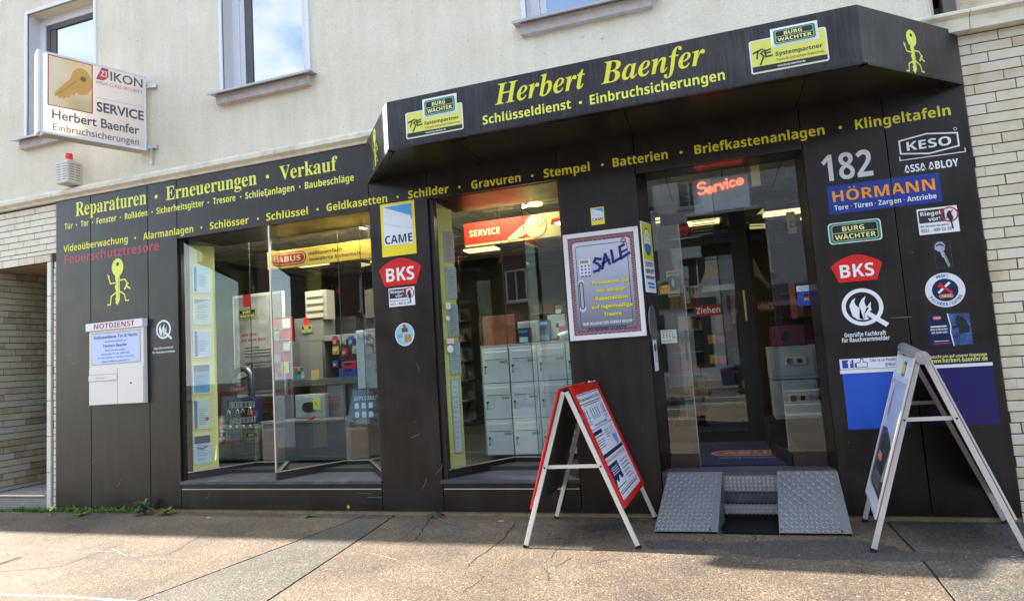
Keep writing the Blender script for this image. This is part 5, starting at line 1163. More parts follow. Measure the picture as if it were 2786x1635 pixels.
# CAME signs
def came(label, p, q):
    t, s, W, H = fsign('brand_sign', label, 'sign', p, q)
    G().rect(s, 0, 0, W, H, 0).build('yellow_border', mat('#f0dc1e', .4, noise=.03), t); G().rect(s, .075*W, .20*H, .925*W, .955*H, .001).build('white_field', mat('#dfe8f4', .35), t)
    G().poly(s, [(.09*W, .94*H), (.92*W, .945*H), (.92*W, .66*H), (.88*W, .64*H), (.88*W, .72*H)], .0015).build('blue_corner', mat('#4fa6dc', .4), t)
    G().line(s, [(.10*W, .62*H), (.88*W, .48*H)], .0025, .002).build('thin_line', mat('#7a8696', .5), t)
    G().text(s, 'CAME', .10*W, .90*W, .235*H, .155*H, .002, 'B').build('lettering', INK, t)
came('large yellow framed sign with blue corner on the pillar between the two display windows', (1034, 558), (1134, 689)); came('small yellow framed sign with blue corner above the sale poster', (1606, 567), (1646, 609))
# BKS badges
def bks(label, p, q):
    t, s, W, H = fsign('brand_badge', label, 'sign', p, q)
    arc = [(.10+.8*k/10, .76+.24*math.sin(math.pi*k/10)) for k in range(11)]
    pts = [(0, .62)]+arc+[(1, .62), (.87, .0), (.13, .0)]
    G().prism(s, [(x*W, y*H) for x, y in pts], 0, .004).build('red_shield', mat('#d32520', .3, noise=.02), t); G().text(s, 'BKS', .17*W, .83*W, .17*H, .48*H, .0046, 'B').build('lettering', mat('#eef0f6', .35), t)
bks('red shield badge on the middle pillar below the large yellow framed sign', (1030, 709), (1149, 770)); bks('red shield badge on the right panels below the green plaque', (2257, 700), (2405, 759))
# Riegel vor
def riegel(label, p, q):
    t, s, W, H = fsign('info_sticker', label, 'sticker', p, q)
    G().rect(s, 0, 0, W, H, 0).build('white_field', mat('#e4e7ee', .35), t); G().rect(s, .03*W, .44*H, .68*W, .93*H, .001).build('black_field', INK, t)
    g = G(); g.text(s, 'Riegel', .08*W, .58*W, .72*H, .15*H, .002, 'B'); g.text(s, 'vor!', .26*W, .56*W, .50*H, .15*H, .002, 'B'); g.build('lettering', WHT, t)
    g = G(); g.text(s, 'Wir beraten Sie gerne.', .04*W, .76*W, .28*H, .07*H, .0015, 'B'); g.text(s, '0221 - 430 22 55', .05*W, .80*W, .09*H, .12*H, .0015, '', .01); g.build('lettering', INK, t)
    g = G(); g.ring(s, .80*W, .68*H, .24*H, .29*H, .002); g.line(s, [(.70*W, .55*H), (.88*W, .82*H)], .04*H, .0024); g.build('red_ring', mat('#c02030', .4), t)
    g = G(); g.poly(s, [(.76*W, .80*H), (.82*W, .84*H), (.84*W, .72*H), (.88*W, .55*H), (.84*W, .38*H), (.86*W, .12*H), (.82*W, .12*H), (.80*W, .38*H), (.76*W, .5*H), (.72*W, .66*H)], .0028); g.build('kicking_figure', INK, t)
riegel('small black and white sticker with phone number below the red badge on the middle pillar', (1057, 786), (1130, 829)); riegel('small black and white sticker with phone number at the upper right of the right panels', (2493, 571), (2612, 629))
# round sticker on pillar
t, s, W, H = fsign('round_sticker', 'round pale blue sticker with brown figures on the middle pillar', 'sticker', (1074, 881), (1129, 939))
r = W/2; G().disc(s, r, H/2, r, 0, H/2, c1=.002).build('disc', mat('#e0e6e8', .4), t); G().disc(s, r, H/2, r*.92, .003, H/2*.93).build('picture', mat('#8fc3d8', .4), t)
g = G(); g.rrect(s, .50*W, .15*H, .66*W, .50*H, .01, .004); g.rrect(s, .68*W, .17*H, .82*W, .50*H, .01, .004); g.build('brown_figure', mat('#b5781e', .5), t); g = G(); g.rect(s, .36*W, .60*H, .68*W, .78*H, .004); g.build('plate', mat('#3a4a10', .5), t)
G().rect(s, .44*W, .78*H, .58*W, .94*H, .004).build('red_tab', mat('#c02828', .4), t); g = G(); [g.rect(s, .12*W, (.5-.06*k)*H, .40*W, (.52-.06*k)*H, .004) for k in range(3)]; g.build('print_lines', mat('#2a4a8a', .5), t)
# house number
t = thing('house_number', 'white house number 182 on the right panels', 'house number', (1.0, 0, 2.9)); zN = 2.888
g = G(); x = xat(2232, zN+.2); g.text(FAC, '182', xat(2240, zN), xat(2377, zN), zN, .232, .001, 'B'); g.build('digits', mat('#cdd1da', .4), t)
# hoermann
t, s, W, H = fsign('brand_sign', 'blue sign with orange lettering about gates and doors below the house number', 'sign', (2252, 512), (2560, 546))
a = FAC.at(2254, 547), FAC.at(2558, 509); z0 = FAC.at(2257, 585)[1]; z1_h = FAC.at(2249, 509)[1]; xl = FAC.at(2253, 547)[0]; xr = FAC.at(2559, 509)[0]
s = FAC.sub(xl, z0, .001); W, H = xr-xl, z1_h-z0
G().rect(s, 0, 0, W, H, 0).build('blue_field', mat('#1c3590', .4, noise=.04), t); G().text(s, 'HÖRMANN', .045*W, .955*W, .43*H, .38*H, .001, 'B').build('lettering', mat('#f29a1c', .4), t)
G().text(s, 'Tore · Türen · Zargen · Antriebe', .05*W, .955*W, .13*H, .17*H, .001, 'B').build('lettering', WHT, t); G().rect(s, XS3-xl-.006, 0, XS3-xl+.004, H, .0025).build('seam_cut', mat((.01, .012, .03), .6), t)
# green plaque right
a, b = FAC.at(2254, 640), FAC.at(2398, 622); z0, z1_ = FAC.at(2257, 667)[1], FAC.at(2251, 610)[1]
t = thing('brand_plate', 'green rimmed black plate with cream lettering on the right panels', 'sign', (a[0], 0, z0)); bw_plate(t, FAC, a[0], z0, b[0], z1_, .001)
# KESO / ASSA ABLOY
t = thing('brand_emblem', 'white outlined hexagon emblem with bracket line at the top right of the right panels', 'emblem', (1.7, 0, 2.9))
hx = [FAC.at(*q) for q in ((2446, 385), (2523, 365), (2600, 361), (2606, 397), (2545, 413), (2453, 419))]
xl, xr = hx[0][0], hx[2][0]; zb_, zt_ = FAC.at(2453, 419)[1], FAC.at(2446, 385)[1]; zc = (zb_+zt_)/2
k = .03; P = [(xl, zb_), (xl, zt_), ((xl+xr)/2, zt_+k), (xr+.01, zt_), (xr+.01, zb_), ((xl+xr)/2, zb_-k)]
g = G(); g.line(FAC, P, .012, .0012, True); g.text(FAC, 'KESO', xl+.05, xr-.04, zb_+.018, .075, .0012, 'B')
zl = FAC.at(2446, 438)[1]; g.line(FAC, [(xl-.01, zl+.03), (xl-.01, zl), (xr+.05, zl), (xr+.05, zl+.03)], .007, .0012)
g.ring(FAC, xr, zt_+.035, .010, .013, .0012, n=14)
za = FAC.at(2457, 468)[1]; g.text(FAC, 'ASSA ABLOY', FAC.at(2460, 467)[0], FAC.at(2608, 446)[0], za-.012, .064, .0012, 'B', 0.01); g.build('white_outline', WHT, t)
# key picture
t, s, W, H = fsign('key_picture', 'small black picture of a silver key on the right panels', 'picture', (2535, 658), (2597, 729))
G().rect(s, 0, 0, W, H, 0).build('black_field', mat((.012, .011, .011), .35), t); g = G(); g.line(s, [(.01, .01), (W-.01, .01), (W-.01, H-.01), (.01, H-.01)], .002, .001, True); g.build('thin_frame', mat((.12, .11, .11), .5), t)
g = G(); g.poly(s, [(.12*W, .86*H), (.28*W, .98*H), (.52*W, .97*H), (.66*W, .84*H), (.60*W, .66*H), (.44*W, .60*H), (.24*W, .64*H), (.10*W, .74*H)], .001); g.poly(s, [(.36*W, .63*H), (.54*W, .62*H), (.66*W, .42*H), (.80*W, .10*H), (.70*W, .05*H), (.62*W, .18*H), (.52*W, .40*H), (.44*W, .42*H)], .0012); g.build('key_shape', mat('#a9b4c8', .3, metal=.2), t)
G().line(s, [(.22*W, .84*H), (.40*W, .88*H), (.56*W, .82*H)], .012, .002).build('key_slot', BLACK, t); G().line(s, [(.58*W, .5*H), (.74*W, .10*H)], .004, .002).build('key_groove', BLACK, t)
# round specialist sign
t = thing('round_sign', 'round white and navy sign with crossed red and white tools on the right panels', 'sign', (1.7, 0, 1.9)); c = FAC.at(2571, 789); R = (FAC.at(2626, 786)[0]-FAC.at(2517, 793)[0])/2
G().disc(FAC, c[0], c[1], R, 0, n=44, c1=.003).build('white_ring', mat('#d9dfec', .35), t); G().disc(FAC, c[0], c[1], R*.66, .004, n=40).build('navy_disc', mat('#18244e', .35), t)
s = FAC.sub(c[0], c[1], .005)
G().line(s, [(-.30*R, -.10*R), (.22*R, .38*R)], .13*R, 0).build('white_tool', WHT, t); G().line(s, [(-.22*R, .30*R), (.28*R, -.14*R)], .15*R, .0008).build('red_tool', mat('#cc2424', .4), t); g = G(); g.ring(s, -.26*R, .30*R, .05*R, .14*R, .0012, 200, 460, 12); g.build('tool_head', mat('#cc2424', .4), t)
abus(t, s.sub(-.36*R, -.46*R, .0004), .74*R, .22*R)
def arctext(g, s, txt, r, a0, a1, h, flip=False):
    for i, ch in enumerate(txt):
        an = rad(a0+(a1-a0)*i/(len(txt)-1)); u = an+math.pi/2 if flip else an-math.pi/2
        q = s.sub(r*math.cos(an), r*math.sin(an), 0, u); w = h*.62 if ch not in 'I-' else h*.22
        g.text(q, ch, -w/2, w/2, -h/2, h, 0, 'B')
g = G(); arctext(g, s, 'PROFI-', .83*R, 112, 68, .17*R); arctext(g, s, 'FACHERRICHTER', .83*R, 208, 332, .17*R, True); g.build('lettering', mat('#3a4a78', .4), t)
# burglar poster
t, s, W, H = fsign('warning_poster', 'dark blue poster of a hooded burglar at the right edge of the panels', 'poster', (2519, 858), (2648, 936))
G().rect(s, 0, 0, W, H, 0).build('navy_field', mat('#131c46', .35), t); G().poly(s, [(.50*W, H), (.54*W, .6*H), (.52*W, .4*H), (.56*W, 0), (W, 0), (W, H)], .001).build('photo_field', ramp_mat('poster_photo', [(.35, (.01, .015, .03)), (.6, (.05, .11, .30)), (.75, (.12, .22, .45))], 9, detail=3, bump=0), t)
G().line(s, [(.50*W, H), (.54*W, .6*H), (.52*W, .4*H), (.56*W, 0)], .008, .002).build('torn_edge', WHT, t)
g = G(); g.poly(s, [(.66*W, .80*H), (.72*W, .93*H), (.80*W, .90*H), (.90*W, .76*H), (.97*W, .55*H), (.95*W, .38*H), (.80*W, .36*H), (.70*W, .36*H), (.72*W, .55*H), (.56*W, .60*H), (.58*W, .52*H), (.70*W, .60*H)], .002); g.build('burglar_figure', mat((.008, .009, .012), .5), t)
g = G(); g.rect(s, .07*W, .60*H, .45*W, .64*H, .001); g.text(s, 'Alle 2 Minuten', .06*W, .46*W, .50*H, .065*H, .001, 'B'); g.text(s, 'ein Einbruch!', .08*W, .45*W, .40*H, .065*H, .001, 'B'); g.rect(s, .12*W, .15*H, .46*W, .165*H, .001); g.build('lettering', WHT, t); G().rect(s, .1*W, .07*H, .48*W, .10*H, .001).build('red_line', mat('#c8304a', .4), t)
abus(t, s.sub(.15*W, .84*H, .0006), .20*W, .10*H)
# facebook and homepage panels (codes left out)
z_a, z_b, z_c, z_d = FAC.at(2284, 978)[1], FAC.at(2286, 1006)[1], FAC.at(2288, 1017)[1], FAC.at(2305, 1168)[1]
xl = FAC.at(2287, 1010)[0]; xr = FAC.at(2458, 1000)[0]
t = thing('web_panel', 'bright blue panel with white social media header, left of the silver sandwich board', 'sign', (xl, 0, z_d)); s = FAC.sub(xl, z_d, .0012); W, H = xr-xl, z_a-z_d
hb = z_b-z_d; hc = z_c-z_d
G().rect(s, 0, hb, W, H, 0).build('white_header', WHT, t); G().pbox(s, -.005, hc, W+.01, hb-.004, 0, .006).build('white_bar', WHT, t); G().rect(s, .01, 0, W, hc-.004, 0).build('blue_panel', mat('#2457c4', .35, noise=.06), t)
G().rect(s, .018, hb+.01, .105, H-.008, .001).build('logo_square', mat('#2a4f9c', .4), t); G().text(s, 'f', .055, .095, hb+.012, .062, .002, 'B').build('lettering', WHT, t)
g = G(); hh = H-hb; g.line(s, [(.125, hb+.012), (.125, hb+.05), (.155, hb+.055), (.165, hb+.085), (.18, hb+.08), (.178, hb+.055), (.21, hb+.05), (.205, hb+.012)], .005, .001, True); g.build('thumb_outline', INK, t); G().rect(s, .112, hb+.012, .128, hb+.048, .0012).build('thumb_cuff', mat('#2a4f9c', .4), t)
g = G(); g.text(s, 'Like us on Facebook!', .235, W-.01, hb+.055, .026, .001, '', .012); g.text(s, '@HBSchluessel', .34, W-.015, hb+.014, .026, .001, '', .012); g.build('lettering', mat('#4a5878', .5), t)
z_a, z_b, z_c, z_d = FAC.at(2693, 952)[1], FAC.at(2697, 984)[1], FAC.at(2699, 994)[1], FAC.at(2720, 1153)[1]
xr = FAC.at(2696, 985)[0]; xl = FAC.at(2520, 975)[0]
t = thing('web_panel', 'dark purple blue panel with yellow homepage lettering behind the silver sandwich board', 'sign', (xl, 0, z_d)); s = FAC.sub(xl, z_d, .0012); W, H = xr-xl, z_a-z_d; hb, hc = z_b-z_d, z_c-z_d
NV = mat('#1e1a62', .35, noise=.06); G().rect(s, 0, hb, W, H, 0).build('header', mat('#14143c', .35), t); G().pbox(s, -.005, hc, W+.008, hb-.003, 0, .006).build('white_bar', WHT, t); G().rect(s, -.02, 0, W+.01, hc-.004, 0).build('blue_panel', NV, t)
g = G(); g.text(s, 'Besucht uns auf unserer Homepage', .02, W-.02, H-.042, .024, .001, 'B'); g.text(s, 'www.herbert-baenfer.de', .02, W-.02, hb+.014, .034, .001, 'B'); g.build('lettering', mat('#e8e878', .4), t)
# small yellow drain cap and tag on base panels
t = tag(G().disc(FAC, *FAC.at(948, 1378), .018, .001, n=16, c1=.004, r2=.022).build('drain_cap', mat('#d99a12', .4)), 'small round orange yellow cap on the base panel under the left display window', 'cap')
# sale poster
o4 = FAC.at(1530, 641), FAC.at(1734, 614), FAC.at(1552, 929), FAC.at(1760, 912)
sp = wallpl(-.03); xl = (sp.at(1530, 641)[0]+sp.at(1552, 929)[0])/2; xr = (sp.at(1734, 614)[0]+sp.at(1760, 912)[0])/2; zt_, zb_ = (sp.at(1530, 641)[1]+sp.at(1734, 614)[1])/2, (sp.at(1552, 929)[1]+sp.at(1760, 912)[1])/2
t = thing('sale_poster', 'white framed poster with blue SALE lettering on the pillar left of the door', 'poster', (xl, -.03, zb_)); W, H = xr-xl, zt_-zb_; s = sp.sub(xl, zb_, 0)
fw = .045
def miter(a): return a
g = G(); g.prism(s, [(0, 0), (W, 0), (W-fw, fw), (fw, fw)], -.029, 0); f1 = g.build('frame_rail', mat('#dcdee4', .35), t, bevel=.004)
G().prism(s, [(0, H), (W, H), (W-fw, H-fw), (fw, H-fw)], -.029, 0).build('frame_rail', mat('#dcdee4', .35), t, bevel=.004)
G().prism(s, [(0, .001), (fw-.001, fw), (fw-.001, H-fw), (0, H-.001)], -.029, 0).build('frame_rail', mat('#dcdee4', .35), t, bevel=.004); G().prism(s, [(W, .001), (W-fw+.001, fw), (W-fw+.001, H-fw), (W, H-.001)], -.029, 0).build('frame_rail', mat('#dcdee4', .35), t, bevel=.004)
G().rect(s, fw, fw, W-fw, H-fw, -.012).build('brick_print', mat('#7a4f54', .4, noise=.2), t)
g = G(); b0 = fw+.04
for k in range(int((H-2*fw)/.022)):
    z = fw+k*.022; g.rect(s, fw, z, b0, z+.003, -.0112); g.rect(s, W-b0, z, W-fw, z+.003, -.0112)
    x = fw+(.012 if k % 2 else .03); g.rect(s, x, z, x+.003, z+.022, -.0111); g.rect(s, W-x-.003, z, W-x, z+.022, -.0111)
for k in range(int((W-2*fw)/.045)):
    x = fw+k*.045; g.rect(s, x, H-fw-.02, x+.003, H-fw, -.011); g.rect(s, x+.02, H-b0, x+.023, H-fw-.02, -.011); g.rect(s, x, fw, x+.003, fw+.02, -.011); g.rect(s, x+.02, fw+.02, x+.023, b0, -.011)
g.rect(s, b0, H-fw-.022, W-b0, H-fw-.019, -.0109); g.rect(s, b0, fw+.019, W-b0, fw+.022, -.0109)
g.build('joint_print', mat('#b9a0a2', .5), t)
# printed safe with its own gradient print (lighter at the top of the print)
def grad_print():
    mt, n, l, b = newmat('safe_print'); tcx = n.new('ShaderNodeTexCoord'); sp_ = n.new('ShaderNodeSeparateXYZ'); r = n.new('ShaderNodeValToRGB')
    l.new(tcx.outputs['Generated'], sp_.inputs[0]); l.new(sp_.outputs[2], r.inputs[0]); r.color_ramp.elements[0].color = (*srgb('#6c6f80'), 1); r.color_ramp.elements[1].color = (*srgb('#c3c9de'), 1)
    l.new(r.outputs[0], b.inputs['Base Color']); b.inputs['Roughness'].default_value = .35; return mt
GP = grad_print()
G().rrect(s, b0, b0+.005, W-b0, H-b0-.005, .03, -.010).build('safe_print', GP, t)
g = G(); g.line(s, rr_pts(b0+.03, b0+.03, W-b0-.03, H-b0-.045, .03), .006, -.009, True); g.build('door_outline', mat('#4a4c58', .4), t)
# keypad
kx0, kx1, kz0, kz1 = .19*W, .345*W, .60*H, .75*H
G().rect(s, kx0, kz0, kx1, kz1, -.009).build('keypad', mat('#d2d8ea', .4), t); G().rect(s, kx0+.012, kz1-.04, kx1-.015, kz1-.012, -.0085).build('keypad_display', mat('#7f9a60', .4), t)
g = G()
for r in range(4):
    for k in range(3): g.rect(s, kx0+.018+k*.035, kz1-.075-r*.033, kx0+.036+k*.035, kz1-.057-r*.033, -.0085)
g.build('keypad_buttons', mat('#5a5f78', .4), t)
g = G(); g.disc(s, .20*W, .535*H, .032, -.0087); g.disc(s, .20*W, .29*H, .032, -.0087); g.build('handle_rosette', mat('#bcc2d2', .35), t)
g = G(); g.rrect(s, .20*W-.020, .285*H, .20*W+.020, .54*H, .02, -.0082); g.build('handle_outline', mat('#2a2c34', .4), t); G().rrect(s, .20*W-.012, .295*H, .20*W+.012, .53*H, .012, -.0076).build('handle_shine', mat('#a9afc2', .3), t)
g = G(); z0 = .66*H
def st(pts, w=.026): 
    g.line(s, [(x*W, y*H) for x, y in pts], w, -.008)
st([(.485, .735), (.42, .745), (.395, .715), (.45, .690), (.475, .665), (.45, .635), (.39, .625)]); st([(.50, .648), (.55, .775), (.60, .685)]); st([(.505, .692), (.60, .722)], .02); st([(.635, .80), (.65, .695), (.735, .722)]); st([(.80, .845), (.745, .825), (.755, .722), (.86, .762)]); st([(.76, .775), (.83, .795)], .02)
g.build('lettering', mat('#1e1a6e', .4), t)
YS = mat('#e9e43c', .4); g, gs = G(), G()
for i, (t_, x0, x1) in enumerate((('Profitieren Sie', .345, .835), ('von unserer', .385, .785), ('Rabattaktion', .375, .80), ('auf lagermäßige', .315, .855), ('Tresore', .465, .705))):
    z = (.505-.0745*i)*H; gs.text(s, t_, x0*W-.004, x1*W+.004, z-.003, .039, -.0086, '', .034); g.text(s, t_, x0*W, x1*W, z, .036, -.0078, '', .022)
gs.build('letter_shadow', mat('#4e5030', .5), t); g.build('lettering', YS, t)
g = G(); g.text(s, 'NUR SOLANGE DER VORRAT REICHT !', .185*W, .85*W, .135*H, .026, -.0084, 'B'); g.build('lettering', WHT, t); g = G(); g.text(s, 'Wir beraten Sie gerne...', .25*W, .78*W, .085*H, .030, -.0084, 'O'); g.build('lettering', mat('#2a2870', .4), t)
g = G(); g.disc(s, .80*W, .885*H, .026, -.0086); g.build('red_seal', mat('#c03040', .4), t); g = G(); [g.rect(s, .80*W-.014, .885*H+k*.009, .80*W+.014, .885*H+k*.009+.003, -.0080) for k in (-1, 0, 1)]; g.build('seal_lines', WHT, t)
# mask poster on the left reveal
mpz = Pl((P3R+.014, -.006, 0), (.31, 1.0, 0)); 
c_ = [mpz.at(*q) for q in ((1740, 597), (1772, 616), (1756.5, 795), (1787, 797.5))]
x0, x1, z0, z1 = 0.0, min(.24, max(.17, c_[3][0]-c_[2][0], c_[1][0]-c_[0][0])), (c_[2][1]+c_[3][1])/2, (c_[0][1]+c_[1][1])/2
mpz = Pl(mpz.w(c_[0][0], 0), mpz.u, mpz.v); W, H = x1, z1-z0
t = thing('mask_poster', 'narrow yellow and white poster with a drawn masked face in the left door reveal', 'poster', tuple(mpz.w(0, z0))); s = mpz.sub(0, z0, .002)
G().pbox(s, 0, 0, W, H, 0, .006).build('white_sheet', mat('#dfe6f2', .35), t); G().rect(s, .02*W, .46*H, .98*W, .985*H, .007).build('yellow_field', mat('#d2cf2a', .4), t)
g = G(); g.disc(s, .5*W, .72*H, .34*W, .0075, .19*H); g.build('face_shape', mat('#e6e4dc', .4), t); g = G(); g.ring(s, .5*W, .72*H, .33*W, .36*W, .008, e=.19*H/(.34*W)); g.line(s, [(.25*W, .82*H), (.4*W, .78*H), (.5*W, .84*H), (.72*W, .78*H)], .004, .009); g.disc(s, .38*W, .735*H, .05*W, .009, .008*H); g.disc(s, .64*W, .735*H, .05*W, .009, .008*H); g.build('face_lines', INK, t)
G().poly(s, [(.22*W, .68*H), (.5*W, .70*H), (.78*W, .68*H), (.74*W, .56*H), (.5*W, .52*H), (.26*W, .56*H)], .0092).build('blue_mask', mat('#2a6ab4', .4), t)
g = G(); g.text(s, 'ZUTRITT', .10*W, .92*W, .365*H, .065*H, .008, 'B'); g.text(s, 'NUR MIT', .10*W, .92*W, .27*H, .065*H, .008, 'B'); g.text(s, 'MUNDSCHUTZ', .08*W, .94*W, .19*H, .045*H, .008, 'B'); g.build('lettering', INK, t); g = G(); g.rect(s, .2*W, .11*H, .85*W, .14*H, .008); g.rect(s, .25*W, .06*H, .85*W, .09*H, .008); g.build('print_lines', mat('#3a7ac0', .4), t)
# oval metal plate under it, small sheets and stickers in the entrance
op = Pl(mpz.w(0, 0), mpz.u, mpz.v); a = op.at(1774, 878); 
t = thing('oval_plate', 'oval silver grey plate under the mask poster in the left door reveal', 'plate', tuple(op.w(*a))); G().disc(op, a[0], a[1], .085, .002, .165, c1=.012, n=30).build('plate', mat((.13, .13, .14), .45, metal=.3), t); G().line(op, [(a[0]-.005, a[1]-.16), (a[0]-.005, a[1]+.16)], .003, .018).build('fold_line', BLACK, t)
t, s, W, H = osign('glass_sheet', 'narrow white sheet with blue round sign hanging low in the left door reveal', 'notice', (1773, 908), (1791, 1008), op, '#c9cfda', .004)
G().disc(s, .5*W, .62*H, .35*W, 0, .12*H).build('blue_disc', mat('#2a3f78', .4), t); g = G(); [g.rect(s, .25*W, (.45-.05*k)*H, .8*W, (.46-.05*k)*H, 0) for k in range(5)]; g.build('print_lines', mat('#5a6070', .5), t)
gq = wallpl(GY-.003)
t, s, W, H = osign('camera_sticker', 'yellow triangular camera warning sticker on the left side pane', 'sticker', (1795, 778), (1823, 797), gq, '#c89a1e')
A_, B_, C_ = gq.at(1809, 759), gq.at(1794, 789), gq.at(1823, 785); G().prism(gq, [(A_[0], A_[1]), (B_[0], B_[1]), (C_[0], C_[1])], .001, .004).build('triangle', mat('#d3a41e', .4), t); cx = (B_[0]+C_[0])/2; G().poly(gq, [(cx-.045, B_[1]+.035), (cx+.04, B_[1]+.045), (cx+.04, B_[1]+.075), (cx, B_[1]+.08), (cx-.03, B_[1]+.06)], .005).build('camera_shape', INK, t)
G().line(gq, [(A_[0], A_[1]-.01), (B_[0]+.012, B_[1]+.006), (C_[0]-.012, C_[1]+.006)], .005, .0046, True).build('black_edge', INK, t)
t, s, W, H = osign('small_notice', 'small white notice with four tiny figures on the left side pane', 'notice', (1797, 899), (1843, 932), gq, '#d6dad8')
g = G()
for k in range(4): g.rect(s, (.16+.19*k)*W, .38*H, (.20+.19*k)*W, .66*H, 0); g.disc(s, (.18+.19*k)*W, .73*H, .03*W, 0, n=8)
g.rect(s, .1*W, .88*H, .75*W, .91*H, 0); g.rect(s, .1*W, .12*H, .8*W, .14*H, 0); g.rect(s, .1*W, .2*H, .7*W, .22*H, 0); g.build('print_figures', INK, t); G().disc(s, .84*W, .42*H, .06*W, .0002).build('green_dot', mat('#2a8a4a', .4), t)
t, s, W, H = osign('door_sticker', 'blue and white sticker with a German flag disc on the right side pane', 'sticker', (2166, 779), (2220, 829), gq, '#1a44a8')
G().rect(s, 0, .72*H, W, H, 0).build('white_field', mat('#c9d6e4', .4), t); G().rect(s, 0, H, W, 1.18*H, 0).build('black_field', INK, t)
for i, cl in enumerate(('#c89a1e', '#a82020', '#101010')): G().rect(s, (.37 if i != 1 else .34)*W, (.27+.10*i)*H, (.63 if i != 1 else .66)*W, (.37+.10*i)*H, .001).build('flag_stripe', mat(cl, .4), t)
g = G(); [g.disc(s, (.5+.27*math.cos(k*1.047))*W, .42*H+.27*W*math.sin(k*1.047), .03*W, .001, n=6) for k in range(6)]; g.build('dot_ring', mat('#7aa8e0', .4), t); g = G(); [g.rect(s, .15*W, (.78+.06*k)*H, .85*W, (.795+.06*k)*H, .001) for k in range(3)]; g.build('print_lines', mat('#4a6a9a', .4), t)
# orange vertical strip and yellow sheet inside the entrance
t, s, W, H = osign('orange_column', 'vertical orange strip standing behind the right side pane', 'strip', (2144, 769), (2170, 866), wallpl(.9), '#b0481c')
t, s, W, H = osign('yellow_sheet', 'hanging yellow sheet above the safes in the entrance', 'notice', (2138, 578), (2168, 634), wallpl(1.2), '#c9c04a'); g = G(); g.line(s, [(.4*W, .3*H), (.9*W, .3*H), (.9*W, .55*H), (.4*W, .55*H)], .01, 0, True); g.build('drawn_frame', mat('#4a4620', .5), t)
t, s, W, H = osign('small_sale_poster', 'dim small sale poster hanging in the shop behind the open entrance', 'poster', (2092, 612), (2140, 670), wallpl(1.6), '#4a3c38'); g = G(); g.text(s, 'SALE', .38*W, .95*W, .68*H, .12*H, 0, 'O'); g.build('lettering', BLACK, t); g = G(); [g.rect(s, .4*W, (.5-.1*k)*H, .8*W, (.53-.1*k)*H, 0) for k in range(4)]; g.build('print_lines', mat('#7a703a', .5), t)
t, s, W, H = osign('yellow_strip', 'tall narrow yellow paper strip hanging beside the black inner frame', 'paper', (2020, 790), (2034, 872), wallpl(1.9), '#c9c06a')
# LED sign
lq = wallpl(.34); a, b = lq.at(1882, 493), lq.at(2043, 566)
x0, x1 = a[0], b[0]; zt_ = lq.at(1960, 483)[1]; zb_ = lq.at(1960, 572)[1]
led_ = thing('led_sign', 'hanging grey LED sign with glowing red Service lettering in the transom', 'lit sign', (x0, .34, zb_)); s = lq.sub(x0, zb_, 0); W, H = x1-x0, zt_-zb_
G().pbox(s, 0, 0, W, H, -.03, 0).build('housing', mat('#8b93a4', .35), led_, bevel=.004)
LED = mat((1.0, .07, .03), .5, emit=1.25)
def arc(cx, cy, r, a0, a1, n, e=1): return [(cx+r*math.cos(rad(a0+(a1-a0)*k/n)), cy+e*r*math.sin(rad(a0+(a1-a0)*k/n))) for k in range(n+1)]
pts = []
def seg(p, n): 
    for i in range(n+1): t_ = i/n; pts.append((p[0][0]+(p[1][0]-p[0][0])*t_, p[0][1]+(p[1][1]-p[0][1])*t_))
pts += arc(.5, 1.25, .42, 30, 270, 7, .75)+arc(.5, .58, .45, 80, -150, 7, .8)
def e_(x): 
    global pts
    pts += arc(x, .42, .34, 0, 320, 8); seg([(x-.2, .42), (x+.2, .42)], 2)
e_(1.42); seg([(2.0, .1), (2.0, .8)], 4); pts += arc(2.25, .55, .25, 150, 60, 2); seg([(2.6, .8), (2.82, .12)], 4); seg([(3.05, .8), (2.86, .2)], 3); seg([(3.35, .1), (3.35, .8)], 4); pts.append((3.35, 1.15)); pts += arc(3.98, .44, .34, 50, 310, 7); e_(4.8)
sxx, szz = .82*W/5.15, .40*H/1.6
g = G()
for x, y in pts: g.disc(s, .09*W+x*sxx, .50*H+y*szz+.012*x, .0092, .001, n=8, c1=.006)
g.build('led_dots', LED, led_)
g = G(); g.ring(s, .38*W, .28*H, .13, .133, .001, n=30); g.line(s, [(.5*W, .33*H), (.9*W, .40*H)], .004, .001); g.line(s, [(.5*W, .26*H), (.88*W, .34*H)], .004, .0012); g.build('unlit_outline', mat('#6f7684', .4), led_)
G().pbox(lq, x1+.03, zt_-.13, x1+.11, zt_+.09, -.01, 0).build('side_label', mat('#c9c08a', .5), led_)
# alarm box
al = thing('alarm_box', 'pale grey slotted alarm box with red beacon, below the light box sign', 'alarm', (-7.8, -.1, 4.15))
ax0, ax1 = xat(151, 4.3, -.17), xat(186, 4.3, -.17)
ax1 = xat(227, 4.3, .03)-.02; ay = -.17; ax0 = xat(151, 4.3, ay)
ax1 = max(ax1, ax0+.16); az0, az1 = 4.165, 4.455
ALB = mat((.55, .54, .50), .45, noise=.04)
G().box(ax0, ay, az0, ax1, .029, az1).build('housing', ALB, al, bevel=.012)
g = G()
for r in range(7):
    z = az0+.045+r*.034
    for k in range(2): w_ = (ax1-ax0)/2.4; x = ax0+.02+k*(ax1-ax0)/2; g.pbox(wallpl(ay), x, z, x+w_*.8, z+.007, .0005, .001)
    rp = Pl((ax1, ay, 0), (0, 1, 0)); 
    for k in range(2): g.pbox(rp, .03+k*.08, z, .09+k*.08, z+.007, .0005, .001)
g.build('slots', BLACK, al)
cx, cy = (ax0+ax1)/2, -.07; G().box(ax0+.03, ay+.03, az1, ax1-.03, -.0, az1+.02).build('lid', ALB, al, bevel=.004); G().tube((cx, cy, az1+.02), (cx, cy, az1+.04), .055, 20).build('beacon_base', ALB, al)
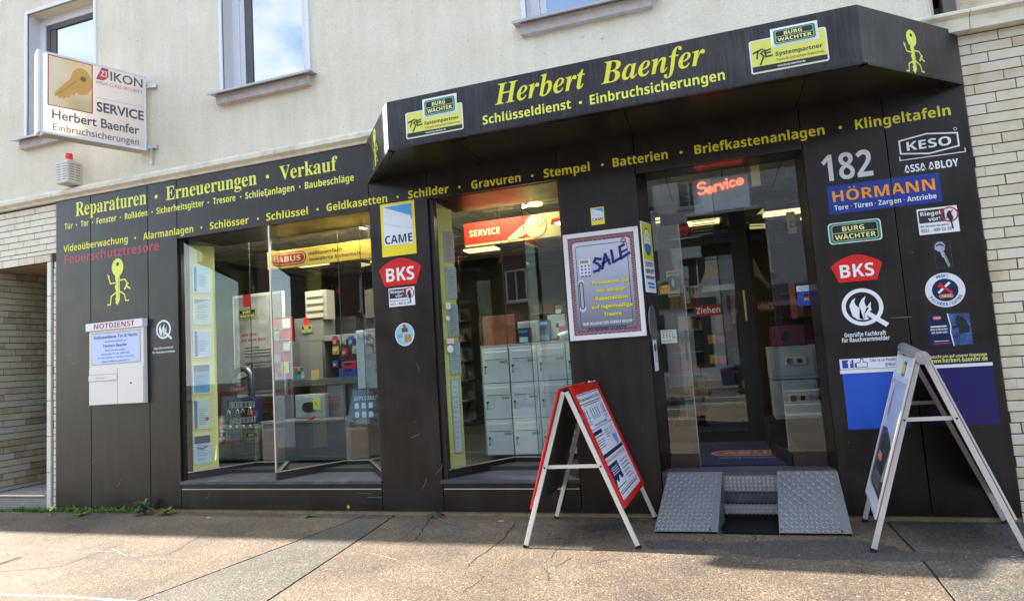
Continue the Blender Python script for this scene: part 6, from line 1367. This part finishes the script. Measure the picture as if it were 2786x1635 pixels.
RL = mat((.75, .02, .03), .15, trans=.0); G().tube((cx, cy, az1+.04), (cx, cy, az1+.125), .044, 20, .040).build('beacon', RL, al, smooth=False)
# light box sign
sg = thing('light_box_sign', 'white projecting light box sign with a golden key picture and shop lettering, upper left', 'sign', (-6.5, 0, 4.4))
def ray_d(px, py, d):  # point at forward depth d
    return CAM + (RT*((px-1393)/F) + UP*(-(py-817.5)/F) + FW)*d
I = Vector((-6.55, -.03, 0)); O = Vector((-7.03, -1.0, 0)); zt_, zb_ = 5.40, 4.425
sp_ = Pl((O.x, O.y, zb_), I-O); W, H = (I-O).length, zt_-zb_; s = sp_
th = .155
mt, n_, l_, b_ = newmat('translucent_face'); b_.inputs['Base Color'].default_value = (.80, .78, .80, 1); b_.inputs['Roughness'].default_value = .3
trn = n_.new('ShaderNodeBsdfTranslucent'); trn.inputs[0].default_value = (.95, .88, .80, 1); mxs = n_.new('ShaderNodeMixShader'); mxs.inputs[0].default_value = .6; l_.new(b_.outputs[0], mxs.inputs[1]); l_.new(trn.outputs[0], mxs.inputs[2]); l_.new(mxs.outputs[0], n_['Material Output'].inputs[0]); FACE = mt
G().pbox(s, .02, .02, W-.02, H-.02, -th+.006, -.004).build('light_body', FACE, sg)
g = G(); fr = .028
for c0, c1 in ((-.02, .0), (-th-.002, -th+.02)): g.pbox(s, 0, 0, W, fr, c0, c1); g.pbox(s, 0, H-fr, W, H, c0, c1); g.pbox(s, 0, fr, fr, H-fr, c0, c1); g.pbox(s, W-fr, fr, W, H-fr, c0, c1)
g.build('frame', mat('#d9dade', .35), sg, bevel=.003)
G().pbox(s, fr, -.004, W-fr, -.0005, -th, -.0).build('base_tray', mat((.40, .37, .33), .5), sg)
G().pbox(s, -.03, -.0, -.001, H, -th-.01, .004).build('end_cap', mat('#e8e8ea', .35), sg, bevel=.006)
def sl(px, py): return s.at(px, py)
c = .0012
KB = ramp_mat('key_print', [(.3, (.50, .44, .28)), (.5, (.84, .60, .32)), (.7, (.80, .74, .60))], 1.6, detail=1, bump=0)
q0, q1, q2, q3 = (.06*W, .345*H), (.47*W, .345*H), (.47*W, .97*H), (.06*W, .97*H)
G().rect(s, q0[0], q0[1], q2[0], q2[1], c-.0005).build('red_border', mat('#a8281c', .4), sg); G().rect(s, q0[0]+.012, q0[1]+.012, q2[0]-.012, q2[1]-.012, c).build('picture_field', KB, sg)
kw, kh = q1[0]-q0[0], q2[1]-q1[1]; f = lambda x, y: (q0[0]+x*kw, q0[1]+y*kh)
g = G(); g.disc(s, *f(.74, .60), .235*kw, c+.001, .27*kh, n=36); g.poly(s, [f(*p) for p in ((.56, .68), (.14, .26), (.16, .20), (.22, .22), (.25, .17), (.31, .22), (.35, .17), (.40, .24), (.46, .22), (.52, .30), (.58, .29), (.62, .37), (.66, .38), (.70, .50))], c+.0008); g.build('golden_key', mat('#d39c3c', .35), sg)
g = G(); g.disc(s, *f(.78, .66), .07*kw, c+.0015, .055*kh); g.build('key_hole', mat('#7a6438', .5), sg); G().line(s, [f(.20, .24), f(.62, .58)], .012, c+.0014).build('key_groove', mat('#b08a36', .4), sg)
RD = mat('#c03a2a', .4); g = G(); g.poly(s, [(.50*W, .80*H), (.555*W, .965*H), (.62*W, .965*H), (.62*W, .85*H), (.57*W, .80*H)], c); g.build('red_logo', RD, sg); G().text(s, 'ZI', .545*W, .61*W, .85*H, .075*H, c+.001, 'B').build('lettering', mat('#e6d8d4', .4), sg)
GYT = mat((.07, .07, .09), .45)
g = G(); g.text(s, 'IKON', .64*W, .965*W, .825*H, .115*H, c, '', .012); g.build('lettering', GYT, sg); g = G(); g.text(s, 'HIGH CLASS SECURITY', .505*W, .965*W, .745*H, .04*H, c, ''); g.build('lettering', mat('#b05a48', .4), sg)
g = G(); g.text(s, 'SERVICE', .505*W, .975*W, .395*H, .12*H, c, '', .028); g.text(s, 'Herbert Baenfer', .10*W, .925*W, .195*H, .115*H, c, '', .016); g.text(s, 'Einbruchsicherungen', .11*W, .92*W, .055*H, .085*H, c, ''); g.build('lettering', GYT, sg); G().line(s, [(.505*W, .565*H), (.97*W, .565*H)], .003, c).build('thin_line', GYT, sg)
Lp = wallpl(.03)
for py in (246, 412):
    z = zt_-.13 if py == 246 else zb_+.055
    G().bar((I.x-.02, I.y+.03, z), (I.x+.13, .02, z-.01), .05, .05).build('bracket', ALU, sg)
G().bar((I.x+.05, .0, zb_-.17), (I.x+.05, .0, zb_+.04), .035, .03, (0, 1, 0)).build('conduit', ALU, sg)

# ================================================================== SANDWICH BOARDS
def board(label, feet, apex, zt, zlo, frm, rail, face_l, face_r, both):
    """feet: front-left, front-right, rear-left, rear-right on the ground; apex: front, rear points at the hinge height"""
    t = thing('sandwich_board', label, 'sandwich board', tuple((Vector((*feet[0], 0))+Vector((*feet[3], 0)))/2))
    FL, FR, RL_, RR_ = [Vector((*p, 0)) for p in feet]; AF, AR = [Vector(p) for p in apex]
    out = {}
    for side, (f, r) in (('l', (FL, RL_)), ('r', (FR, RR_))):
        off = .014 if side == 'l' else -.014; o_ = Vector((-off, 0, 0))
        af, ar = AF+o_, AR+o_
        for a, b in ((f, af), (r, ar)):
            G().bar(a, b, .022, .036, (b-a).cross(ar-af).normalized()*(1 if side == 'l' else -1)).build('leg', rail, t, bevel=.002)
        kf = zlo/AF.z; lo_f, lo_r = f+(af-f)*kf, r+(ar-r)*kf
        for b_, (p_, q_) in enumerate(((f, af), (r, ar))):
            G().bar(p_+Vector((0, 0, .001)), p_+(q_-p_)*.02, .026, .040, (q_-p_).cross(ar-af).normalized()*(1 if side == 'l' else -1)).build('foot', BLACK, t)
            c_ = p_+(q_-p_)*both[0]; bp2 = Pl(c_+Vector((0, -.0125 if b_ == 0 else .0125, 0))); G().disc(bp2, 0, 0, .008, 0, n=10, c1=.004).build('bolt', BLACK, t)
        # the board plane: seen from outside
        if side == 'l': o, u = lo_r, (lo_f-lo_r)
        else: o, u = lo_f, (lo_r-lo_f)
        v = (af-lo_f); un = u.normalized(); v = v-un*v.dot(un); pl = Pl(o, un, v); 
        out[side] = (pl, u.length, v.length)
    for q in both:
        p0, p1 = FL+(AF-FL)*q, FR+(AF-FR)*q; G().bar(p0+Vector((.01, .02, 0)), p1+Vector((-.01, .02, 0)), .012, .028).build('spreader', rail, t)
        if rail is ALUW: continue
        p0, p1 = RL_+(AR-RL_)*q, RR_+(AR-RR_)*q; G().bar(p0+Vector((.01, -.02, 0)), p1+Vector((-.01, -.02, 0)), .012, .028).build('spreader', rail, t)
    return t, out
REDF = mat('#c81c14', .3, noise=.03); BK = mat((.055, .055, .055), .55, noise=.1)
t, o = board('red framed sandwich board with paper notices standing left of the ramps', [(-1.616, -.966), (-.708, -.905), (-1.585, -.055), (-.655, .0-.03)], [(-1.205, -.93, 1.235), (-1.145, -.05, 1.275)], 1.25, .30, REDF, ALUW, 0, 0, [.515])
for sd_ in 'lr':
    s, W, H = o[sd_]; s = s.sub(0, 0, .019)
    G().pbox(s, .02, .0, W-.02, H, -.002, .004).build('back_board', BK, t)
    fw = .042
    for (a, b, c_, d) in ((-.005, -.005, W+.005, fw), (-.005, H-fw-.01, W+.005, H+.02), (-.005, fw, fw, H-fw-.01), (W-fw, fw, W+.005, H-fw-.01)): G().pbox(s, a, b, c_, d, .004, .022).build('red_rail', REDF, t, bevel=.004)
    G().rect(s, fw, fw, W-fw, H-fw-.01, .006).build('paper', mat('#dcdfec', .35, noise=.02), t)
    if sd_ == 'l': continue
    x0, x1, y0, y1 = fw+.01, W-fw-.01, fw+.01, H-fw-.02; w_, h_ = x1-x0, y1-y0; q = s.sub(x0, y0, .0068)
    g = G(); g.rect(q, 0, .995*h_, w_, h_, 0); g.text(q, 'Wir sind weiterhin für Sie da', .03*w_, .97*w_, .935*h_, .036*h_, .0, '', .014)
    g.rect(q, .03*w_, .905*h_, .97*w_, .913*h_, 0); g.rect(q, .15*w_, .885*h_, .85*w_, .892*h_, 0); g.rect(q, 0, .655*h_, w_, .660*h_, 0)
    def man(x, y, hh, sp=0): g.disc(q, x, y+hh*.9, hh*.09, .0002, n=8); g.poly(q, [(x-hh*.13, y+hh*.78), (x+hh*.13, y+hh*.78), (x+hh*.10, y+hh*.42), (x+hh*.12, y), (x+hh*.03, y), (x, y+hh*.4), (x-hh*.03, y), (x-hh*.12, y), (x-hh*.10, y+hh*.42)], .0002)
    for x in (.08, .17, .33, .43, .53, .63, .83, .91): man(x*w_, .765*h_, .10*h_)
    g.rect(q, .03*w_, .762*h_, .22*w_, .765*h_, 0); g.rect(q, .28*w_, .762*h_, .68*w_, .765*h_, 0); g.rect(q, .78*w_, .762*h_, .96*w_, .765*h_, 0)
    for k in range(3): g.rect(q, .05*w_, (.735-.014*k)*h_, .2*w_, (.739-.014*k)*h_, 0); g.rect(q, .79*w_, (.735-.014*k)*h_, .95*w_, (.739-.014*k)*h_, 0)
    g.rect(q, .3*w_, .745*h_, .66*w_, .749*h_, 0)
    g.text(q, 'Vielen Dank für Ihr Verständnis', .22*w_, .82*w_, .675*h_, .024*h_, 0, '', .004); g.rect(q, 0, .38*h_, w_, .385*h_, 0)
    for k in range(4): g.rect(q, .03*w_, (.54-.022*k)*h_, random.uniform(.3, .42)*w_, (.546-.022*k)*h_, 0); g.rect(q, .5*w_, (.60-.022*k)*h_, random.uniform(.6, .7)*w_, (.606-.022*k)*h_, 0)
    for k in range(5): g.rect(q, .55*w_, (.27-.035*k)*h_, random.uniform(.8, .96)*w_, (.277-.035*k)*h_, 0)
    g.rect(q, 0, .052*h_, w_, .058*h_, 0); g.rect(q, .08*w_, .03*h_, .92*w_, .04*h_, 0); g.rect(q, .04*w_, .60*h_, .0*w_+.4*w_, .605*h_, 0)
    g.build('print_black', INK, t)
    g = G(); g.text(q, 'Schützen Sie sich und Ihre Kunden', .02*w_, .98*w_, .335*h_, .030*h_, 0, '', .008); g.rect(q, .03*w_, .575*h_, .42*w_, .585*h_, 0); g.rect(q, .6*w_, .10*h_, .9*w_, .108*h_, 0); g.build('print_red', mat('#c02838', .4), t)
    g = G(); g.rect(q, .02*w_, .605*h_, .42*w_, .635*h_, .0); g.rect(q, 0, .385*h_, w_, .415*h_, 0); g.rect(q, .04*w_, .09*h_, .45*w_, .31*h_, 0); g.build('print_navy', mat('#1c2458', .4), t)
    g = G(); g.disc(q, .83*w_, .52*h_, .10*w_, .0, .10*h_, n=24); g.build('print_grey', mat('#9aa4b8', .4), t); G().disc(q, .83*w_, .52*h_, .085*w_, .0004, .088*h_, n=24).build('face_shape', mat('#d5dae6', .4), t); G().poly(q, [(.75*w_, .53*h_), (.91*w_, .53*h_), (.88*w_, .45*h_), (.83*w_, .43*h_), (.78*w_, .45*h_)], .0007).build('blue_mask', mat('#6a9ad0', .4), t)
    g = G(); g.poly(q, [(.06*w_, .10*h_), (.12*w_, .17*h_), (.2*w_, .13*h_), (.3*w_, .19*h_), (.36*w_, .14*h_), (.44*w_, .15*h_), (.44*w_, .10*h_)], .0005); [g.rect(q, .1*w_, (.27-.02*k)*h_, .4*w_, (.276-.02*k)*h_, .0005) for k in range(4)]; g.build('print_white', WHT, t)
AL2 = mat((.66, .64, .67), .36, metal=.5, noise=.04)
t, o = board('silver framed sandwich board with rounded top standing right of the ramps', [(.929, -.845), (1.868, -.80), (1.035, .0-.03), (2.03, .0-.02)], [(1.378, -.83, 1.36), (1.478, -.02, 1.42)], 1.36, .22, AL2, AL2, 0, 0, [.675])
AF, AR = Vector((1.378, -.83, 1.36)), Vector((1.478, -.02, 1.42))
G().tube(AF+Vector((0, -.02, -.01)), AR+Vector((0, .01, -.01)), .043, 20).build('round_top', mat((.33, .34, .37), .4, metal=.4), t, smooth=False)
G().tube(AF+Vector((0, -.032, -.01)), AF+Vector((0, -.020, -.01)), .047, 24).build('hinge_cap', mat((.45, .45, .48), .35, metal=.5), t)
g = G(); [g.disc(Pl(AF+Vector((0, -.033, -.01))), .016*math.cos(k*2.09+.5), .016*math.sin(k*2.09+.5), .009, 0, n=8, c1=.003) for k in range(3)]; g.build('screws', ALU, t)
for sd_ in 'lr':
    s, W, H = o[sd_]; s = s.sub(0, 0, .019)
    G().pbox(s, .0, .0, W, H-.02, -.002, .006).build('back_board', mat((.20, .20, .21), .5, noise=.06), t)
    for (a, b, c_, d) in ((-.012, 0, .018, H-.02), (W-.018, 0, W+.012, H-.02), (.018, 0, W-.018, .018)): G().pbox(s, a, b, c_, d, .006, .020).build('silver_rail', AL2, t, bevel=.003)
    G().pbox(s, -.012, .80*H, W+.012, .815*H, .012, .022).build('cross_rail', AL2, t, bevel=.003)
    G().rect(s, .018, .018, W-.018, .80*H, .008).build('poster_sheet', mat('#b9c4dc' if sd_ == 'l' else '#8a8f96', .25, noise=.03), t); G().rect(s, .018, .815*H, W-.018, H-.02, .008).build('header_sheet', mat('#c3d2dc', .25), t)
    if sd_ == 'r': continue
    q = s.sub(.018, .018, .009); w_, h_ = W-.036, .80*H-.018
    G().poly(q, [(0, .12*h_), (w_, .10*h_), (w_, .48*h_), (.7*w_, .56*h_), (.35*w_, .62*h_), (0, .60*h_)], 0).build('dark_photo', mat((.045, .05, .06), .35, noise=.3), t)
    G().poly(q, [(.72*w_, .22*h_), (w_, .26*h_), (w_, .56*h_), (.86*w_, .50*h_)], .0006).build('pale_photo', mat((.38, .40, .32), .35, noise=.2), t)
    G().rect(q, 0, 0, w_, .10*h_, .0004).build('white_footer', mat('#cfd9e4', .3), t); abus(t, q.sub(.18*w_, .34*h_, .001), .30*w_, .07*h_)
    g = G(); [g.rect(q, .15*w_, (.24-.03*k)*h_, .7*w_, (.25-.03*k)*h_, .001) for k in range(4)]; g.build('print_lines', mat('#8a8f9a', .5), t); G().rect(q, .12*w_, .70*h_, .2*w_, .95*h_, .0004).build('red_tab', mat('#b85a64', .4), t)
    g = G(); hz0 = .83*H; G().rect(s, W*.42, hz0+.03, W*.62, H-.06, .010).build('plate_field', mat((.05, .045, .01), .4), t); G().rect(s, W*.44, hz0+.05, W*.60, hz0+.12, .0105).build('yellow_field', mat('#c9a828', .4), t); G().rect(s, W*.44, hz0+.135, W*.60, H-.075, .0105).build('yellow_field', mat('#c9a828', .4), t)

# ================================================================== WEEDS
LEAF = ramp_mat('weed_leaf', [(.3, (.06, .13, .02)), (.55, (.12, .24, .04)), (.75, (.20, .34, .07))], 30, rough=.6, bump=.1, perobj=.2); LEAFD = ramp_mat('dark_leaf', [(.3, (.04, .085, .035)), (.6, (.10, .17, .08)), (.8, (.22, .29, .20))], 40, rough=.6, bump=.1)
def blade(g, b, d, L, w, droop, n=4):
    d = Vector(d).normalized(); sd_ = d.cross(Vector((0, 0, 1))).normalized() if abs(d.z) < .99 else Vector((1, 0, 0)); pts = []
    for i in range(n+1):
        t_ = i/n; p = Vector(b)+d*L*t_+Vector((0, 0, -droop*L*t_*t_)); p.z = max(p.z, .003); ww = w*(math.sin(math.pi*min(1, t_*.9+.08)))*.5; pts.append((p-sd_*ww, p+sd_*ww))
    k = len(g.v)
    for a, c in pts: g.v += [tuple(a), tuple(c)]
    for i in range(n): g.f.append((k+2*i, k+2*i+1, k+2*i+3, k+2*i+2))
g = G()
def tuft(x, y, n, L):
    for _ in range(n):
        an = random.uniform(0, 6.28); el = random.uniform(.3, 1.4); blade(g, (x+random.uniform(-.03, .03), y+random.uniform(-.015, .015), 0), (math.cos(an)*math.cos(el), math.sin(an)*math.cos(el), math.sin(el)), random.uniform(.4, 1)*L, .009, .28, 3)
x = -9.9
while x < -6.75:
    y = -.035 if x > -8.2 else random.uniform(-.07, -.01); tuft(x, y, random.randint(14, 34), random.uniform(.06, .15)); x += random.uniform(.02, .07)
for x in (-6.2, -5.9, -5.2, -4.1, -3.5, -2.2): tuft(x, -.03, 6, .04)
o = g.build('grass', LEAF); o['kind'] = 'stuff'; o['label'] = 'short grass growing along the foot of the brick jamb and left panels'
def weed(name, label, cat, px, py, n, L, w, m_, el=(.2, .9), up=.03):
    x, y = gl(px, py); y = min(y, -.02); t = thing(name, label, cat, (x, y, 0)); random.seed(px)
    for i in range(n):
        g = G(); an = 6.283*i/n+random.uniform(-.3, .3); e = random.uniform(*el)
        blade(g, (x, y, random.uniform(0, up)), (math.cos(an)*math.cos(e), math.sin(an)*math.cos(e)-.1, math.sin(e)), L*random.uniform(.6, 1.1), w*random.uniform(.7, 1.1), .45, 5); g.build('leaf', m_, t)
    return t, x, y
weed('leafy_weed', 'bushy grey green weed at the foot of the second panel seam', 'weed', 393, 1399, 60, .19, .032, LEAFD, (.3, 1.4), .10)
weed('dandelion_plant', 'small bright green dandelion leaves right of the bushy weed', 'weed', 452, 1400, 10, .15, .055, LEAF, (.5, 1.2))
weed('dandelion_plant', 'small dandelion rosette under the first panel seam', 'weed', 222, 1402, 12, .15, .045, LEAF, (.2, .9))
weed('dandelion_plant', 'tiny green weed below the left display window base', 'weed', 843, 1406, 8, .10, .035, LEAF)
weed('leafy_weed', 'low wilted weed at the foot of the middle pillar', 'weed', 1185, 1404, 22, .15, .036, ramp_mat('wilted_leaf', [(.3, (.05, .06, .03)), (.7, (.16, .16, .10))], 30, bump=.1), (.1, .6))
t, x, y = weed('dandelion_plant', 'dandelion with one yellow flower at the foot of the glazed jamb', 'flower', 142, 1400, 8, .08, .02, LEAF)
G().path([(x, y, 0), (x+.01, y-.01, .05), (x+.012, y-.02, .075)], .003, 6).build('stem', LEAF, t); g = G(); fp0 = Pl((x+.012, y-.02, .08), (1, 0, 0), (0, .5, .8)); [g.poly(fp0, [(0, 0), (.028*math.cos(k*.35-.1), .028*math.sin(k*.35-.1)), (.030*math.cos(k*.35), .030*math.sin(k*.35)), (.028*math.cos(k*.35+.1), .028*math.sin(k*.35+.1))], .001*(k % 3)) for k in range(18)]; g.build('flower_head', mat('#e8c414', .5), t)
random.seed(5)
for i, (px, py) in enumerate(((2350, 1402), (1355, 1418), (560, 1408))):
    x, y = gl(px, py); lb_ = ['small pale paper scrap at the foot of the right panels', 'small pale scrap by the middle window base', 'tiny beige scrap at the foot of the left window base'][i]
    tag(G().prism(Pl((x, y, .0), (1, .1, 0), (0, 1, 0)), [(0, 0), (.05, .003), (.052, .014), (.004, .016)], .001, .006).build('paper_scrap', mat('#b9b8ae', .6)), lb_, 'litter')

# ================================================================== ACROSS THE STREET (seen in the glass)
def house(label, x0, x1, h, wall_m, y, cols, rows, win=(1.1, 1.5), z0=4.2, shopc=None):
    t = thing('street_house', label, 'building', ((x0+x1)/2, y, 0))
    G().box(x0, y-9, 0, x1, y, h).build('wall', wall_m, t); G().prism(Pl((x0-.05, y, 0), (0, -1, 0), (0, 0, 1)), [(-.25, h), (4.5, h+2.6), (9.2, h)], 0, -(x1-x0+.1)).build('roof', mat((.10, .045, .035), .8, noise=.2), t)
    n = cols
    for r in range(rows):
        for k in range(n):
            cx = x0+(x1-x0)*(k+.5)/n; z = z0+r*2.9
            if z+win[1] > h-.2: continue
            f = G(); a, b, c, d = cx-win[0]/2, cx+win[0]/2, z, z+win[1]
            P = Pl((0, y, 0), (-1, 0, 0), (0, 0, 1))
            for (p0, q0_, p1, q1_) in ((a, c, a+.08, d), (b-.08, c, b, d), (a+.08, d-.08, b-.08, d), (a+.08, c, b-.08, c+.08), (cx-.03, c+.08, cx+.03, d-.08)): f.box(p0, y+.001, q0_, p1, y+.05, q1_)
            w = f.build('window', mat('#c9ccd2', .5), t); G().box(a+.02, y+.001, c+.02, b-.02, y+.012, d-.02).build('pane', mat((.03, .035, .045), .08), w); G().box(a-.08, y, c-.08, b+.08, y+.14, c-.02).build('sill', mat((.45, .44, .42), .7), w)
    if shopc:
        for k in range(2):
            a = x0+.5+k*(x1-x0)/2; b = a+(x1-x0)/2-1.0
            G().box(a, y+.001, .6, b, y+.03, 2.9).build('shop_pane', mat((.03, .03, .035), .1), t)
        G().box(x0+.2, y+.001, 3.1, x1-.2, y+.12, 3.7).build('shop_fascia', mat(shopc, .5), t)
    return t
DBR = ramp_mat('dark_brick_far', [(.3, (.09, .05, .04)), (.7, (.16, .095, .075))], 3, bump=.3); GRP = ramp_mat('grey_plaster', [(.3, (.34, .36, .40)), (.7, (.46, .48, .52))], 2, bump=.2); WHP = ramp_mat('white_plaster', [(.3, (.68, .69, .70)), (.7, (.78, .79, .80))], 2, bump=.2)
Yh = -19.5
house('dark brick house across the street, mirrored in the left shop window', -22, -10.4, 8.6, DBR, Yh, 5, 2, shopc='#565a60')
house('dark brown house across the street opposite the left shop window', -10.35, -3.2, 9.0, DBR, Yh, 3, 2, shopc='#3f444c')
house('narrow white house across the street opposite the middle window', -3.15, .4, 8.8, WHP, Yh, 2, 2, (.9, 1.4), shopc='#2a2e36')
house('grey plaster house across the street opposite the entrance', .45, 8.5, 8.4, GRP, Yh, 3, 2, shopc='#4a4e58')
house('dark brick house across the street at the far right', 8.55, 20, 8.8, DBR, Yh, 5, 2, shopc='#33363e')
# markings
G().box(-40, -11.2, -.0995, 40, -11.08, -.0955).build('centre_line', mat((.55, .54, .50), .8, noise=.1), bpy.data.objects['road'])
G().box(-60, -7.75, .0005, 60, -7.66, .004).build('edge_line', mat((.55, .54, .50), .8, noise=.1), bpy.data.objects['pavement'])
# parked cars
def car(x, y, col, label):
    t = thing('parked_car', label, 'car', (x, y, -.1), 'cars parked across the street')
    prof = [(-2.1, .30), (-2.12, .62), (-2.02, .86), (-1.55, .95), (-1.15, 1.32), (-.7, 1.44), (.35, 1.45), (.95, 1.30), (1.45, .98), (2.0, .84), (2.12, .60), (2.10, .30)]
    def shell(pr, hw, inset):
        g = G(); n = len(pr)
        for sx_ in (-1, 1):
            for (px, pz) in pr:
                k = 0 if pz < .96 else (pz-.96)/.5*inset; g.v.append((x+px, y+sx_*(hw-k), pz-.1))
        g.f.append(tuple(range(n-1, -1, -1))); g.f.append(tuple(range(n, 2*n)))
        for i in range(n): j_ = (i+1) % n; g.f.append((i, j_, n+j_, n+i))
        return g
    shell(prof, .86, .16).build('body', mat(col, .18, noise=.02), t, bevel=.03)
    gls = mat((.015, .017, .02), .05)
    for sx_ in (-1, 1):
        g = G(); pr = [(-1.38, 1.0), (-1.08, 1.30), (-.68, 1.395), (-.12, 1.40), (-.12, 1.0)]; pr2 = [(-.05, 1.0), (-.05, 1.40), (.34, 1.40), (.9, 1.25), (1.22, 1.0)]
        for q in (pr, pr2):
            P = [(x+a, y+sx_*(.867-(b-.96)/.5*.16), b-.1) for a, b in q]; g.quad(*(P if sx_ > 0 else P[::-1]))
        g.build('side_glass', gls, t)
        for wx in (-1.3, 1.3):
            w = G().tube((x+wx, y+sx_*.68, .22), (x+wx, y+sx_*.875, .22), .31, 24).build('wheel', mat((.015, .015, .015), .8), t); G().tube((x+wx, y+sx_*.876, .22), (x+wx, y+sx_*.882, .22), .2, 12).build('rim', ALU, w)
        G().box(x-2.13, y+sx_*.62-.14, .56, x-2.05, y+sx_*.62+.14, .70).build('tail_light', mat('#a01018', .2), t); G().box(x+2.02, y+sx_*.62-.16, .52, x+2.13, y+sx_*.62+.16, .66).build('headlight', mat('#d0d4d8', .1), t)
    for (q0_, q1_) in (((.40, 1.44), (1.38, 1.0)), ((-1.12, 1.32), (-1.5, .98))):
        P = [(x+q0_[0], y-.66, q0_[1]-.085), (x+q0_[0], y+.66, q0_[1]-.085), (x+q1_[0], y+.78, q1_[1]-.085), (x+q1_[0], y-.78, q1_[1]-.085)]; G().quad(*P).build('windscreen', gls, t)
    return t
car(-9.2, -13.1, '#23262c', 'dark grey car parked across the street, mirrored in the left window'); car(-3.6, -13.1, '#b8bcc2', 'silver car parked across the street opposite the door'); car(2.2, -13.1, '#1a2a52', 'blue car parked across the street opposite the right panels'); car(-15.2, -13.1, '#6a1c1c', 'dark red car parked across the street at the far left')
# no stopping sign with bicycle
t = thing('road_sign', 'round red and blue no stopping sign on a grey post across the street', 'road sign', (-8.6, -15.0, 0)); PF = Pl((-8.6, -14.96, 0), (-1, 0, 0), (0, 0, 1))
G().tube((-8.6, -15.0, 0), (-8.6, -15.0, 2.75), .035, 12).build('post', ALU, t, smooth=True); G().disc(PF, 0, 2.5, .3, 0, n=32, c1=.01).build('blue_disc', mat('#2846a0', .4), t); g = G(); g.ring(PF, 0, 2.5, .23, .3, .012); g.line(PF, [(-.17, 2.33), (.17, 2.67)], .06, .012); g.line(PF, [(-.17, 2.67), (.17, 2.33)], .06, .013); g.build('red_ring', mat('#c02028', .4), t)
t = thing('bicycle', 'pale bicycle leaning at the sign post across the street', 'bicycle', (-8.2, -14.8, 0)); bx_, by_ = -8.2, -14.8; TY = mat((.02, .02, .02), .7); FRB = mat('#c9ccd0', .3)
for wx in (-.52, .52):
    P = [(bx_+wx+.33*math.cos(k*math.pi/14), by_, .34+.33*math.sin(k*math.pi/14)) for k in range(29)]; w = G().path(P, .018, 6).build('wheel', TY, t); g = G(); [g.tube((bx_+wx, by_, .34), (bx_+wx+.32*math.cos(k*math.pi/6), by_, .34+.32*math.sin(k*math.pi/6)), .002, 4) for k in range(12)]; g.build('spokes', ALU, w)
A_, B_, C_, D_, E_ = (bx_-.52, by_, .34), (bx_-.05, by_, .30), (bx_-.2, by_, .82), (bx_+.36, by_, .86), (bx_+.52, by_, .34)
g = G(); [g.tube(p, q, .014, 8) for p, q in ((A_, B_), (A_, C_), (B_, C_), (C_, D_), (B_, D_), (D_, E_))]; g.tube(D_, (bx_+.34, by_, 1.02), .012, 8); g.build('frame', FRB, t); G().path([(bx_+.30, by_-.25, 1.02), (bx_+.34, by_, 1.03), (bx_+.30, by_+.25, 1.02)], .012, 8).build('handlebar', BLACK, t); G().box(bx_-.32, by_-.07, .92, bx_-.08, by_+.07, .96).build('saddle', BLACK, t, bevel=.01); G().tube(C_, (bx_-.2, by_, .92), .012, 8).build('seat_post', ALU, t)
# haze-free scene: nothing else
for o in list(bpy.data.objects):
    if o is _fo: bpy.data.objects.remove(o)
for me in list(bpy.data.meshes):
    if me.users == 0: bpy.data.meshes.remove(me)
